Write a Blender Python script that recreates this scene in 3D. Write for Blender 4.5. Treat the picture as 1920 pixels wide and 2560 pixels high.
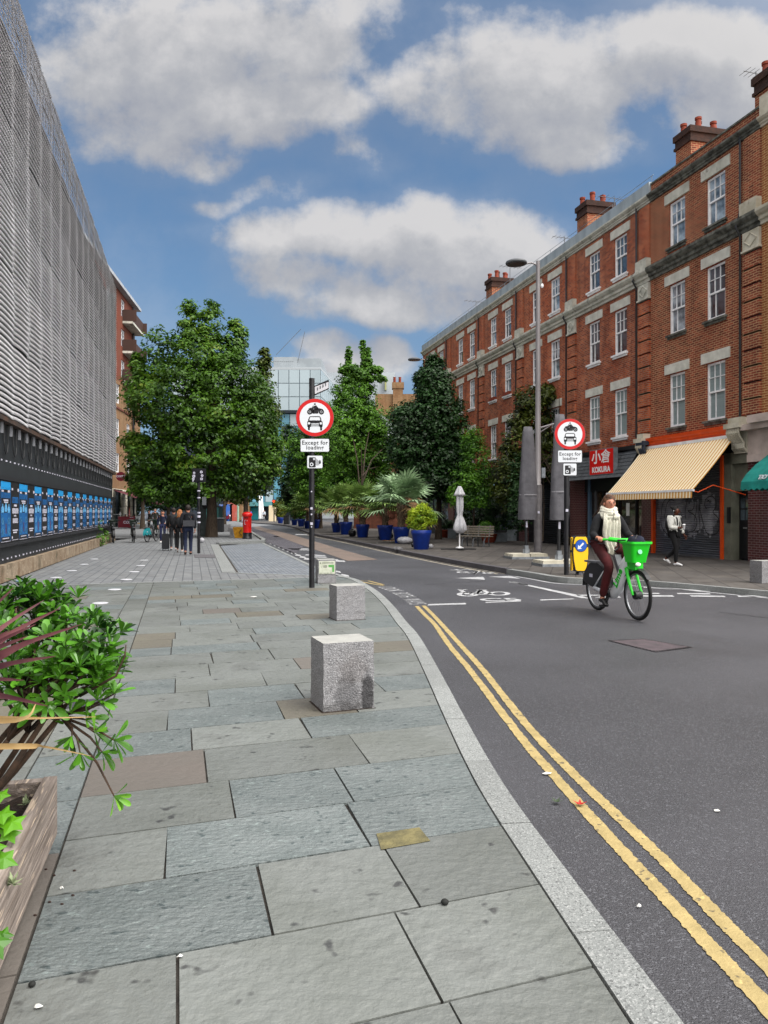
import bpy, bmesh, math, random
import numpy as np
from mathutils import Vector, Matrix
R = math.radians
sc = bpy.context.scene
for o in list(bpy.data.objects):
    bpy.data.objects.remove(o)
COL = sc.collection

# ------------------------------------------------------------ camera
F, HC = 1923.0, 1.5
cam = bpy.data.cameras.new('camera')
cam.sensor_fit = 'VERTICAL'; cam.sensor_height = 36; cam.sensor_width = 27
cam.lens = 36 * F / 2560
cam.clip_start = 0.05; cam.clip_end = 2000
co = bpy.data.objects.new('camera', cam); COL.objects.link(co)
co.location = (0, 0, HC); co.rotation_euler = (R(90), 0, 0)
sc.camera = co

# ------------------------------------------------------------ world
world = bpy.data.worlds.new('World'); sc.world = world; world.use_nodes = True
nt = world.node_tree; nt.nodes.clear()
N = nt.nodes.new; L = nt.links.new
SUN_EL, SUN_AZ = 54, 124      # azimuth measured clockwise from +Y

def wmath(op, a, b=None, c=None, clamp=False, tree=None):
    t = tree or nt
    n = t.nodes.new('ShaderNodeMath'); n.operation = op; n.use_clamp = clamp
    for i, v in enumerate((a, b, c)):
        if v is None: continue
        if isinstance(v, (int, float)): n.inputs[i].default_value = v
        else: t.links.new(v, n.inputs[i])
    return n.outputs[0]

# cloud masses as directions: centre (u, v) and radii on the unit sky window, u = x/y, v = z/y
CLOUDS = [(380,150,340,215,1.0),(640,60,330,140,1.0),(730,265,190,115,.95),(330,340,230,90,.8),(520,395,110,45,.62),(880,150,170,110,.55),
 (1330,205,390,150,1.0),(1680,150,300,120,1.0),(1450,325,190,75,1.0),(1150,250,170,80,.8),(1800,260,200,110,1.0),
 (860,410,120,50,.62),(700,475,170,38,.52),(540,500,90,34,.55),(1230,470,90,40,.42),
 (900,590,330,75,.95),(1130,620,260,125,1.0),(800,690,240,85,.85),(1000,755,290,80,.95),(620,655,90,40,.55),
 (800,880,75,50,.9),(960,900,70,48,.85),(870,930,170,60,.85),(620,930,140,70,.55),(1220,30,190,38,.55),(1500,55,190,40,.55),(1230,850,170,50,.35)]
grp = bpy.data.node_groups.new('cloud_density', 'ShaderNodeTree')
grp.interface.new_socket('Dir', in_out='INPUT', socket_type='NodeSocketVector')
grp.interface.new_socket('T', in_out='OUTPUT', socket_type='NodeSocketFloat')
gi = grp.nodes.new('NodeGroupInput'); go = grp.nodes.new('NodeGroupOutput')
sx = grp.nodes.new('ShaderNodeSeparateXYZ'); grp.links.new(gi.outputs[0], sx.inputs[0])
yy = wmath('MAXIMUM', sx.outputs[1], 0.12, tree=grp)
u_ = wmath('DIVIDE', sx.outputs[0], yy, tree=grp); v_ = wmath('DIVIDE', sx.outputs[2], yy, tree=grp)
nv = grp.nodes.new('ShaderNodeCombineXYZ'); grp.links.new(u_, nv.inputs[0]); grp.links.new(v_, nv.inputs[1])
wn = grp.nodes.new('ShaderNodeTexNoise'); wn.inputs['Scale'].default_value = 5; wn.inputs['Detail'].default_value = 3
grp.links.new(nv.outputs[0], wn.inputs['Vector'])
wsub = grp.nodes.new('ShaderNodeVectorMath'); wsub.operation = 'SUBTRACT'; grp.links.new(wn.outputs['Color'], wsub.inputs[0]); wsub.inputs[1].default_value = (.5,.5,.5)
wsc = grp.nodes.new('ShaderNodeVectorMath'); wsc.operation = 'SCALE'; grp.links.new(wsub.outputs[0], wsc.inputs[0]); wsc.inputs['Scale'].default_value = .10
wad = grp.nodes.new('ShaderNodeVectorMath'); grp.links.new(nv.outputs[0], wad.inputs[0]); grp.links.new(wsc.outputs[0], wad.inputs[1])
sx2 = grp.nodes.new('ShaderNodeSeparateXYZ'); grp.links.new(wad.outputs[0], sx2.inputs[0])
tot = None
for (cx, cy, rx, ry, a) in CLOUDS:
    du = wmath('MULTIPLY_ADD', sx2.outputs[0], F/rx, -(cx-960)/rx, tree=grp)
    dv = wmath('MULTIPLY_ADD', sx2.outputs[1], F/ry, -(1280-cy)/ry, tree=grp)
    d2 = wmath('ADD', wmath('MULTIPLY', du, du, tree=grp), wmath('MULTIPLY', dv, dv, tree=grp), tree=grp)
    b = wmath('MULTIPLY', wmath('SUBTRACT', 1.0, wmath('MULTIPLY', d2, .42, tree=grp), clamp=True, tree=grp), a, tree=grp)
    tot = b if tot is None else wmath('SMOOTH_MAX', tot, b, .25, tree=grp)
fb = wmath('MULTIPLY_ADD', sx.outputs[1], -4.0, .4, clamp=True, tree=grp)       # sky behind the street: broken cloud
tot = wmath('MAXIMUM', tot, wmath('MULTIPLY', fb, .62, tree=grp), tree=grp)
n1 = grp.nodes.new('ShaderNodeTexNoise'); n1.inputs['Scale'].default_value = 7; n1.inputs['Detail'].default_value = 12; n1.inputs['Roughness'].default_value = .6
grp.links.new(nv.outputs[0], n1.inputs['Vector'])
nn = wmath('MULTIPLY_ADD', n1.outputs[0], 1.7, -.85, tree=grp)
grp.links.new(wmath('ADD', tot, nn, tree=grp), go.inputs[0])

tc = N('ShaderNodeTexCoord')
def dens(off):
    g = N('ShaderNodeGroup'); g.node_tree = grp
    if off:
        va = N('ShaderNodeVectorMath'); va.operation = 'ADD'; va.inputs[1].default_value = off
        L(tc.outputs['Generated'], va.inputs[0]); L(va.outputs[0], g.inputs[0])
    else: L(tc.outputs['Generated'], g.inputs[0])
    return g.outputs[0]
T0 = dens(None); T1 = dens((.018, 0, .045)); 
cover = N('ShaderNodeMapRange'); cover.interpolation_type = 'SMOOTHSTEP'
L(T0, cover.inputs[0]); cover.inputs[1].default_value = .34; cover.inputs[2].default_value = .84
light = wmath('MULTIPLY_ADD', wmath('SUBTRACT', T0, T1), 1.25, .46, clamp=True)
core = N('ShaderNodeMapRange'); L(T0, core.inputs[0]); core.inputs[1].default_value = .5; core.inputs[2].default_value = 1.35
core.inputs[3].default_value = .12; core.inputs[4].default_value = -.12
light = wmath('ADD', light, core.outputs[0], clamp=True)
cr = N('ShaderNodeValToRGB'); L(light, cr.inputs[0])
cr.color_ramp.elements[0].color = (.27,.285,.33,1); cr.color_ramp.elements[1].color = (.54,.53,.53,1)
cr.color_ramp.elements.new(.5).color = (.375,.38,.40,1)
sky = N('ShaderNodeTexSky'); sky.sky_type = 'NISHITA'; sky.sun_disc = False
sky.sun_elevation = R(SUN_EL); sky.sun_rotation = R(SUN_AZ); sky.air_density = 1.0; sky.dust_density = .6; sky.ozone_density = 2.2
SKY_S = .060
skm = N('ShaderNodeVectorMath'); skm.operation = 'MULTIPLY'; L(sky.outputs[0], skm.inputs[0]); skm.inputs[1].default_value = (SKY_S*.62, SKY_S*.82, SKY_S*.92)
mx = N('ShaderNodeMix'); mx.data_type = 'RGBA'
vl = N('ShaderNodeMapRange'); vl.interpolation_type='SMOOTHSTEP'; L(T0, vl.inputs[0]); vl.inputs[1].default_value=-.25; vl.inputs[2].default_value=.55; vl.inputs[4].default_value=.15
cf = wmath('MAXIMUM', wmath('MULTIPLY', cover.outputs[0], .95), vl.outputs[0])
hz = N('ShaderNodeMix'); hz.data_type = 'RGBA'
sxy = N('ShaderNodeSeparateXYZ'); L(tc.outputs['Generated'], sxy.inputs[0])
hf = N('ShaderNodeMapRange'); L(sxy.outputs[2], hf.inputs[0]); hf.inputs[1].default_value=-.02; hf.inputs[2].default_value=.34; hf.inputs[3].default_value=.8; hf.inputs[4].default_value=.25
L(hf.outputs[0], hz.inputs[0]); L(skm.outputs[0], hz.inputs[6]); hz.inputs[7].default_value=(.092,.15,.235,1)
L(cf, mx.inputs[0]); L(hz.outputs[2], mx.inputs[6]); 
csc = N('ShaderNodeVectorMath'); csc.operation = 'SCALE'; csc.inputs['Scale'].default_value = .60; L(cr.outputs[0], csc.inputs[0]); L(csc.outputs[0], mx.inputs[7])
# unseen sky overhead and behind the camera, brightened and greyed to fill the facades
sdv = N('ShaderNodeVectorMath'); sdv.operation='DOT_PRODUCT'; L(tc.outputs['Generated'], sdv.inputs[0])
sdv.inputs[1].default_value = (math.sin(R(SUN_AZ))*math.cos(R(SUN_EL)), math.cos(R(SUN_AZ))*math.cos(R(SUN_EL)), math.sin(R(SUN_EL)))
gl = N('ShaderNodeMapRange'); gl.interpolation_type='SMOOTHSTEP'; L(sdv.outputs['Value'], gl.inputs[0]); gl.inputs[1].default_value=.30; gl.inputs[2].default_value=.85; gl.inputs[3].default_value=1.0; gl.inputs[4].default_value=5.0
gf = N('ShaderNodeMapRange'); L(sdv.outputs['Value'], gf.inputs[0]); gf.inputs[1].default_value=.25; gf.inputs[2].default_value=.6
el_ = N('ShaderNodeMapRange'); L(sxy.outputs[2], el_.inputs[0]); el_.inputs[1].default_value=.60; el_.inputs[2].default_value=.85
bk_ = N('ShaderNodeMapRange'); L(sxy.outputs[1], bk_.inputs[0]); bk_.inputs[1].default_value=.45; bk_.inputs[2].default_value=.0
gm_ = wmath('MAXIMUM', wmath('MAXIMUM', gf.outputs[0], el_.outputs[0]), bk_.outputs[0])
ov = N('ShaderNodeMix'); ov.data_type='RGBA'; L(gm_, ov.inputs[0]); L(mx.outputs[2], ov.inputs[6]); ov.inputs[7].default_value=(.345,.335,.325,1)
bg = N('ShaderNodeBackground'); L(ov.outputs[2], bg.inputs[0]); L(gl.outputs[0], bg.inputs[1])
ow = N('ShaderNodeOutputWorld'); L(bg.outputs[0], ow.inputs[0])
world.cycles.sampling_method = 'MANUAL'; world.cycles.sample_map_resolution = 512

sl = bpy.data.lights.new('sun', 'SUN'); sl.energy = 1.35; sl.angle = R(30); sl.color = (1, .965, .91)
so = bpy.data.objects.new('sun', sl); COL.objects.link(so)
sd = Vector((math.sin(R(SUN_AZ))*math.cos(R(SUN_EL)), math.cos(R(SUN_AZ))*math.cos(R(SUN_EL)), math.sin(R(SUN_EL))))
so.rotation_euler = sd.to_track_quat('Z', 'Y').to_euler(); so.location = (20, -20, 40)
sc.view_settings.view_transform = 'Standard'; sc.view_settings.look = 'None'
sc.view_settings.exposure = 1.1; sc.view_settings.gamma = 1
sc.cycles.max_bounces = 5; sc.cycles.diffuse_bounces = 3; sc.cycles.transparent_max_bounces = 6
sc.cycles.use_denoising = True

# ------------------------------------------------------------ helpers
RZ = -.10       # road level
def G(X, y, z=0.0):
    Y = F*(HC-z)/(y-1280); return Vector(((X-960)/F*Y, Y, z))
def W(X, y, Y): return Vector(((X-960)/F*Y, Y, HC+(1280-y)/F*Y))

def tag(o, label=None, cat=None, group=None, kind=None):
    for k, v in (('label', label), ('category', cat), ('group', group), ('kind', kind)):
        if v: o[k] = v
    return o
def empty(name, loc=(0,0,0), rz=0, label=None, cat=None, group=None, s=1):
    o = bpy.data.objects.new(name, None); COL.objects.link(o)
    o.location = loc; o.rotation_euler = (0, 0, rz); o.scale = (s, s, s)
    o.empty_display_size = .2
    return tag(o, label, cat, group)
def copy_tree(o, parent=None):
    c = o.copy(); COL.objects.link(c); c.parent = parent
    if parent is not None: c.matrix_parent_inverse = Matrix()
    for ch in list(o.children): copy_tree(ch, c)
    return c

class MB:
    def __init__(s, M=None): s.v=[]; s.f=[]; s.m=[]; s.M=M or Matrix(); s.mi=0
    def add(s, vs, fs, mi=None):
        b = len(s.v); s.v += [s.M @ Vector(p) for p in vs]
        s.f += [tuple(i+b for i in f) for f in fs]; s.m += [s.mi if mi is None else mi]*len(fs); return s
    def box(s, a, b, mi=None, rz=None):
        x0,y0,z0=a; x1,y1,z1=b
        vs=[(x0,y0,z0),(x1,y0,z0),(x1,y1,z0),(x0,y1,z0),(x0,y0,z1),(x1,y0,z1),(x1,y1,z1),(x0,y1,z1)]
        return s.add(vs,[(0,3,2,1),(4,5,6,7),(0,1,5,4),(1,2,6,5),(2,3,7,6),(3,0,4,7)],mi)
    def cbox(s, c, size, mi=None, M=None):
        hx,hy,hz=[k/2 for k in size]
        M2 = Matrix.Translation(c) @ (M or Matrix()); old=s.M; s.M=old@M2
        s.box((-hx,-hy,-hz),(hx,hy,hz),mi); s.M=old; return s
    def poly(s, pts, mi=None): return s.add(pts,[tuple(range(len(pts)))],mi)
    def tube(s, pts, r, n=8, mi=None, cap=True, sq=1.0):
        pts=[Vector(p) for p in pts]; k=len(pts)
        rs = r if isinstance(r,(list,tuple)) else [r]*k
        vs=[]; up=None
        for i,p in enumerate(pts):
            t=(pts[min(i+1,k-1)]-pts[max(i-1,0)]).normalized()
            if up is None:
                up = Vector((0,0,1)) if abs(t.z)<.9 else Vector((0,1,0))
            a=t.cross(up); 
            if a.length<1e-5: a=t.cross(Vector((1,0,0)))
            a.normalize(); b=a.cross(t).normalized(); up=b
            for j in range(n):
                an=2*math.pi*j/n; vs.append(p+a*math.cos(an)*rs[i]+b*math.sin(an)*rs[i]*sq)
        fs=[]
        for i in range(k-1):
            for j in range(n):
                fs.append((i*n+j,i*n+(j+1)%n,(i+1)*n+(j+1)%n,(i+1)*n+j))
        if cap: fs.append(tuple(range(n-1,-1,-1))); fs.append(tuple((k-1)*n+j for j in range(n)))
        return s.add(vs,fs,mi)
    def lathe(s, prof, c=(0,0,0), n=20, mi=None, cap=True, sy=1.0):
        vs=[]; k=len(prof)
        for r,z in prof:
            for j in range(n):
                a=2*math.pi*j/n; vs.append((c[0]+r*math.cos(a),c[1]+r*math.sin(a)*sy,c[2]+z))
        fs=[(i*n+j,i*n+(j+1)%n,(i+1)*n+(j+1)%n,(i+1)*n+j) for i in range(k-1) for j in range(n)]
        if cap: fs.append(tuple(range(n-1,-1,-1))); fs.append(tuple((k-1)*n+j for j in range(n)))
        return s.add(vs,fs,mi)
    def ell(s, c, rad, n=12, m=8, mi=None):
        vs=[(c[0],c[1],c[2]-rad[2])]
        for i in range(1,m):
            t=-math.pi/2+math.pi*i/m
            for j in range(n):
                a=2*math.pi*j/n; vs.append((c[0]+rad[0]*math.cos(t)*math.cos(a),c[1]+rad[1]*math.cos(t)*math.sin(a),c[2]+rad[2]*math.sin(t)))
        vs.append((c[0],c[1],c[2]+rad[2])); fs=[]
        for j in range(n): fs.append((0,1+(j+1)%n,1+j))
        for i in range(m-2):
            for j in range(n):
                a=1+i*n; fs.append((a+j,a+(j+1)%n,a+n+(j+1)%n,a+n+j))
        a=1+(m-2)*n
        for j in range(n): fs.append((a+j,a+(j+1)%n,len(vs)-1))
        return s.add(vs,fs,mi)
    def prism(s, pts2, y0, y1, mi=None, side=None, plane='xz'):
        # outline pts2 in a plane, extruded along the third axis
        def P(p,h): return (p[0],h,p[1]) if plane=='xz' else ((p[0],p[1],h) if plane=='xy' else (h,p[0],p[1]))
        n=len(pts2); vs=[P(p,y0) for p in pts2]+[P(p,y1) for p in pts2]
        s.add(vs,[tuple(range(n)),tuple(range(2*n-1,n-1,-1))],mi)
        return s.add(vs,[(i,i+n,(i+1)%n+n,(i+1)%n) for i in range(n)],side if side is not None else mi)
    def strip(s, pts, w, z=None, mi=None, close=False):
        pts=[Vector(p) for p in pts]; k=len(pts); vs=[]
        for i,p in enumerate(pts):
            a=pts[(i-1)%k] if (close or i>0) else p; b=pts[(i+1)%k] if (close or i<k-1) else p
            t=(b-a); t.z=0; t.normalize(); nr=Vector((-t.y,t.x,0))*w/2
            vs += [p+nr,p-nr]
        n=k if close else k-1
        return s.add(vs,[(2*i+1,(2*i+3)%(2*k),(2*i+2)%(2*k),2*i) for i in range(n)],mi)
    def text(s, body, M, size=1, mi=None, ext=0, align='CENTER', bold=0, sx=1, font=None, sp=1):
        cu=bpy.data.curves.new('t','FONT'); cu.body=body; cu.size=size; cu.align_x=align; cu.align_y='CENTER'; cu.extrude=ext; cu.offset=bold; cu.resolution_u=3; cu.space_character=sp
        ob=bpy.data.objects.new('t',cu); COL.objects.link(ob)
        dg=bpy.context.evaluated_depsgraph_get(); me=bpy.data.meshes.new_from_object(ob.evaluated_get(dg))
        old=s.M; s.M=old@M@Matrix.Diagonal((sx,1,1,1))
        s.add([v.co.copy() for v in me.vertices],[tuple(p.vertices) for p in me.polygons],mi); s.M=old
        bpy.data.objects.remove(ob); bpy.data.curves.remove(cu); bpy.data.meshes.remove(me); return s
    def build(s, name, mats, parent=None, smooth=False, label=None, cat=None, group=None, kind=None, loc=None, rz=0, fix=True):
        me=bpy.data.meshes.new(name); me.from_pydata([tuple(p) for p in s.v],[],s.f)
        if not isinstance(mats,(list,tuple)): mats=[mats]
        for m in mats: me.materials.append(m)
        if len(mats)>1: me.polygons.foreach_set('material_index',s.m)
        if smooth: me.polygons.foreach_set('use_smooth',[True]*len(me.polygons))
        me.update()
        o=bpy.data.objects.new(name,me); COL.objects.link(o)
        if loc is not None: o.location=loc
        o.rotation_euler=(0,0,rz)
        if parent is not None: o.parent=parent
        if fix:
            bm=bmesh.new(); bm.from_mesh(me); bmesh.ops.recalc_face_normals(bm,faces=bm.faces[:]); bm.to_mesh(me); bm.free()
        if smooth and smooth!='all':
            try: me.set_sharp_from_angle(angle=R(40))
            except Exception: pass
        return tag(o,label,cat,group,kind)
def np_mesh(name, V, Fq, mats, parent=None, smooth=False, midx=None):
    me=bpy.data.meshes.new(name); V=np.asarray(V,dtype=np.float32); Fq=np.asarray(Fq,dtype=np.int32); k=Fq.shape[1]
    me.vertices.add(len(V)); me.vertices.foreach_set('co',V.ravel())
    me.loops.add(Fq.size); me.loops.foreach_set('vertex_index',Fq.ravel())
    me.polygons.add(len(Fq)); me.polygons.foreach_set('loop_start',np.arange(0,Fq.size,k,dtype=np.int32)); me.polygons.foreach_set('loop_total',np.full(len(Fq),k,dtype=np.int32))
    for m in (mats if isinstance(mats,(list,tuple)) else [mats]): me.materials.append(m)
    if midx is not None: me.polygons.foreach_set('material_index',np.asarray(midx,dtype=np.int32))
    if smooth: me.polygons.foreach_set('use_smooth',np.ones(len(Fq),dtype=bool))
    me.update(calc_edges=True)
    o=bpy.data.objects.new(name,me); COL.objects.link(o)
    if parent is not None: o.parent=parent
    return o

# ------------------------------------------------------------ materials
def srgb(h):
    if isinstance(h,str):
        c=[int(h[i:i+2],16)/255 for i in (0,2,4)]
        return tuple(((x/12.92) if x<=.04045 else ((x+.055)/1.055)**2.4) for x in c)+(1,)
    return tuple(h)+((1,) if len(h)==3 else ())
def mat(name, c, rough=.7, metal=0, c2=None, ns=3, nd=4, bump=0, bs=40, isl=0, spec=.4, streak=None, emit=0, speck=None, coat=0, lo=.35, hi=.65, transl=0, alpha=1, grime=None):
    m=bpy.data.materials.new(name); m.use_nodes=True; t=m.node_tree; p=t.nodes['Principled BSDF']
    c=srgb(c); p.inputs['Base Color'].default_value=c; m.diffuse_color=c
    p.inputs['Roughness'].default_value=rough; p.inputs['Metallic'].default_value=metal; p.inputs['Specular IOR Level'].default_value=spec
    if coat: p.inputs['Coat Weight'].default_value=coat
    tcn=t.nodes.new('ShaderNodeTexCoord'); src=None; vec=tcn.outputs['Object']
    if streak:
        mp=t.nodes.new('ShaderNodeMapping'); mp.inputs['Scale'].default_value=streak; t.links.new(vec,mp.inputs[0]); vec=mp.outputs[0]
    def noise(scale,det,rg=.55,v=None):
        n=t.nodes.new('ShaderNodeTexNoise'); n.inputs['Scale'].default_value=scale; n.inputs['Detail'].default_value=det; n.inputs['Roughness'].default_value=rg
        t.links.new(v or vec,n.inputs['Vector']); return n.outputs[0]
    def mixc(f,a,b):
        x=t.nodes.new('ShaderNodeMix'); x.data_type='RGBA'
        for i,v in ((0,f),(6,a),(7,b)):
            if isinstance(v,(tuple,float,int)): x.inputs[i].default_value=v
            else: t.links.new(v,x.inputs[i])
        return x.outputs[2]
    def rng(v,a,b,c_=0,d=1):
        x=t.nodes.new('ShaderNodeMapRange'); t.links.new(v,x.inputs[0])
        for i,k in enumerate((a,b,c_,d)): x.inputs[i+1].default_value=k
        return x.outputs[0]
    cur=c
    if c2 is not None: cur=mixc(rng(noise(ns,nd),lo,hi),c,srgb(c2))
    if speck:   # (colour, scale, threshold)
        cur=mixc(rng(noise(speck[1],2,.7),speck[2],speck[2]+.06),cur,srgb(speck[0]))
        if len(speck)>3: cur=mixc(rng(noise(speck[1]*1.3,2,.7),1-speck[2],1-speck[2]-.06),cur,srgb(speck[3]))
    if grime: cur=mixc(rng(noise(grime[1],5,.6,tcn.outputs['Object']),grime[2],grime[2]+.2),cur,srgb(grime[0]))
    if isl:
        g=t.nodes.new('ShaderNodeNewGeometry'); h=t.nodes.new('ShaderNodeHueSaturation')
        v=rng(g.outputs['Random Per Island'],0,1,1-isl,1+isl); t.links.new(v,h.inputs['Value'])
        if isinstance(cur,tuple): h.inputs['Color'].default_value=cur
        else: t.links.new(cur,h.inputs['Color'])
        cur=h.outputs[0]
    if not isinstance(cur,tuple): t.links.new(cur,p.inputs['Base Color'])
    if bump:
        b=t.nodes.new('ShaderNodeBump'); b.inputs['Strength'].default_value=bump; b.inputs['Distance'].default_value=.02
        t.links.new(noise(bs,4),b.inputs['Height']); t.links.new(b.outputs[0],p.inputs['Normal'])
    if emit:
        p.inputs['Emission Color'].default_value=c; p.inputs['Emission Strength'].default_value=emit
    if alpha<1: p.inputs['Alpha'].default_value=alpha
    if transl:
        tr=t.nodes.new('ShaderNodeBsdfTranslucent'); ms=t.nodes.new('ShaderNodeMixShader'); ms.inputs[0].default_value=transl
        if isinstance(cur,tuple): tr.inputs[0].default_value=cur
        else: t.links.new(cur,tr.inputs[0])
        o=t.nodes['Material Output']; t.links.new(p.outputs[0],ms.inputs[1]); t.links.new(tr.outputs[0],ms.inputs[2]); t.links.new(ms.outputs[0],o.inputs[0])
    return m

def brick_mat(name, c1, c2, mortar, bw=.225, bh=.075, ms=.009, blotch='3a1d12', amt=.6, rough=.85, rot=0, plane='xz', bump=.4, spec=.3, bias=0, off=.5):
    m=bpy.data.materials.new(name); m.use_nodes=True; t=m.node_tree; p=t.nodes['Principled BSDF']; lk=t.links.new
    tcn=t.nodes.new('ShaderNodeTexCoord'); mp=t.nodes.new('ShaderNodeMapping'); lk(tcn.outputs['Object'],mp.inputs[0])
    if plane=='xz':
        s=t.nodes.new('ShaderNodeSeparateXYZ'); lk(mp.outputs[0],s.inputs[0]); a=t.nodes.new('ShaderNodeMath'); a.operation='ADD'
        lk(s.outputs[0],a.inputs[0]); lk(s.outputs[1],a.inputs[1]); cb=t.nodes.new('ShaderNodeCombineXYZ'); lk(a.outputs[0],cb.inputs[0]); lk(s.outputs[2],cb.inputs[1]); vec=cb.outputs[0]
    else:
        mp.inputs['Rotation'].default_value=(0,0,rot); vec=mp.outputs[0]
    b=t.nodes.new('ShaderNodeTexBrick');  lk(vec,b.inputs['Vector']); b.inputs['Scale'].default_value=1
    b.inputs['Brick Width'].default_value=bw; b.inputs['Row Height'].default_value=bh; b.inputs['Mortar Size'].default_value=ms; b.inputs['Mortar Smooth'].default_value=.1
    b.inputs['Color1'].default_value=srgb(c1); b.inputs['Color2'].default_value=srgb(c2); b.inputs['Mortar'].default_value=srgb(mortar); b.inputs['Bias'].default_value=bias; b.offset=off
    n=t.nodes.new('ShaderNodeTexNoise'); n.inputs['Scale'].default_value=.9; n.inputs['Detail'].default_value=6; n.inputs['Roughness'].default_value=.62; lk(tcn.outputs['Object'],n.inputs['Vector'])
    r=t.nodes.new('ShaderNodeMapRange'); lk(n.outputs[0],r.inputs[0]); r.inputs[1].default_value=.42; r.inputs[2].default_value=.68; r.inputs[4].default_value=amt
    x=t.nodes.new('ShaderNodeMix'); x.data_type='RGBA'; x.blend_type='MULTIPLY'; lk(r.outputs[0],x.inputs[0]); lk(b.outputs[0],x.inputs[6]); x.inputs[7].default_value=tuple(min(1,k*6+.12) for k in srgb(blotch)[:3])+(1,)
    n2=t.nodes.new('ShaderNodeTexNoise'); m2=t.nodes.new('ShaderNodeMapping'); m2.inputs['Scale'].default_value=(2.6,2.6,.28); lk(tcn.outputs['Object'],m2.inputs[0]); lk(m2.outputs[0],n2.inputs['Vector']); n2.inputs['Scale'].default_value=1.4; n2.inputs['Detail'].default_value=7
    r2=t.nodes.new('ShaderNodeMapRange'); lk(n2.outputs[0],r2.inputs[0]); r2.inputs[1].default_value=.46; r2.inputs[2].default_value=.74; r2.inputs[4].default_value=amt*.95
    x2=t.nodes.new('ShaderNodeMix'); x2.data_type='RGBA'; x2.blend_type='MULTIPLY'; lk(r2.outputs[0],x2.inputs[0]); lk(x.outputs[2],x2.inputs[6]); x2.inputs[7].default_value=(.36,.33,.33,1)
    x=x2
    lk(x.outputs[2],p.inputs['Base Color']); p.inputs['Roughness'].default_value=rough; p.inputs['Specular IOR Level'].default_value=spec
    bp=t.nodes.new('ShaderNodeBump'); bp.inputs['Strength'].default_value=bump; bp.inputs['Distance'].default_value=.01; bp.invert=True; lk(b.outputs['Fac'],bp.inputs['Height']); lk(bp.outputs[0],p.inputs['Normal'])
    return m

def leaf_mat(name, dark, light, scale=.55, transl=.3, rough=.5, tip=None):
    m=bpy.data.materials.new(name); m.use_nodes=True; t=m.node_tree; p=t.nodes['Principled BSDF']; lk=t.links.new
    tcn=t.nodes.new('ShaderNodeTexCoord'); n=t.nodes.new('ShaderNodeTexNoise'); n.inputs['Scale'].default_value=scale; n.inputs['Detail'].default_value=4; lk(tcn.outputs['Object'],n.inputs['Vector'])
    g=t.nodes.new('ShaderNodeNewGeometry'); a=t.nodes.new('ShaderNodeMath'); a.operation='MULTIPLY_ADD'; lk(g.outputs['Random Per Island'],a.inputs[0]); a.inputs[1].default_value=.28; lk(n.outputs[0],a.inputs[2])
    cr=t.nodes.new('ShaderNodeValToRGB'); lk(a.outputs[0],cr.inputs[0]); cr.color_ramp.elements[0].position=.42; cr.color_ramp.elements[0].color=srgb(dark); cr.color_ramp.elements[1].position=.86; cr.color_ramp.elements[1].color=srgb(light)
    if tip: cr.color_ramp.elements.new(1.0).color=srgb(tip); cr.color_ramp.elements[1].position=.8
    lk(cr.outputs[0],p.inputs['Base Color']); p.inputs['Roughness'].default_value=rough; p.inputs['Specular IOR Level'].default_value=.35
    tr=t.nodes.new('ShaderNodeBsdfTranslucent'); lk(cr.outputs[0],tr.inputs[0]); ms=t.nodes.new('ShaderNodeMixShader'); ms.inputs[0].default_value=transl
    o=t.nodes['Material Output']; lk(p.outputs[0],ms.inputs[1]); lk(tr.outputs[0],ms.inputs[2]); lk(ms.outputs[0],o.inputs[0])
    return m

M = {}
M['black']=mat('black_paint','0c0c10',.35,c2='1a1a1f',ns=8)
M['dark']=mat('dark_interior','0b0b0d',.6)
M['white']=mat('white_paint','f0f0f2',.45,c2='dcdcde',ns=4)
M['glossw']=mat('sign_white','c9cdd2',.35)
M['red']=mat('sign_red','b80509',.35)
M['steel']=mat('galvanised_steel','8d9298',.45,.5,c2='6f747a',ns=6)
M['greypole']=mat('grey_pole','8f8b8c',.5,.25,c2='777375',ns=3,streak=(1,1,.2))
M['stone']=mat('painted_stone','c6c5ba',.8,c2='a2a297',ns=2.4,bump=.15,bs=20,grime=('4a483e',3.2,.56))
M['stonec']=mat('cream_stone','c9c4b4',.8,c2='a59f8d',ns=2,bump=.1,grime=('5b5648',2.5,.6))
M['stonedk']=mat('weathered_stone','6f7068',.9,c2='3a3a35',ns=5,bump=.3,bs=25)
M['lead']=mat('lead_fascia','9aa5ac',.6,c2='7d888f',ns=1.5,streak=(1,1,.3))
M['wood']=mat('weathered_wood','6f5a4c',.8,c2='9b8474',ns=7,nd=6,streak=(1,1,1))
M['rubber']=mat('tyre_rubber','0d0d0e',.75)
M['chrome']=mat('bright_metal','a8aaad',.3,.9)
M['plastic']=mat('dark_plastic','17181b',.5)
M['greyplastic']=mat('grey_plastic','55585c',.55)
M['paper']=mat('paper','d8d8d2',.7)
M['skin']=mat('skin_light','b07a62',.55,c2='a06a55',ns=20)
M['skind']=mat('skin_brown','5a3020',.5,c2='4c281a',ns=20)
M['glass']=mat('window_glass','232a30',.05,c2='55626c',ns=.8,spec=.9,lo=.4,hi=.6)
M['glasslit']=mat('window_glass_curtain','a3b0ba',.08,c2='3f4a52',ns=1.3,spec=.9,lo=.42,hi=.60)
M['trunk']=mat('bark','4b3f33',.9,c2='2e261e',ns=8,streak=(3,3,.6),bump=.5,bs=30)
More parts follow.
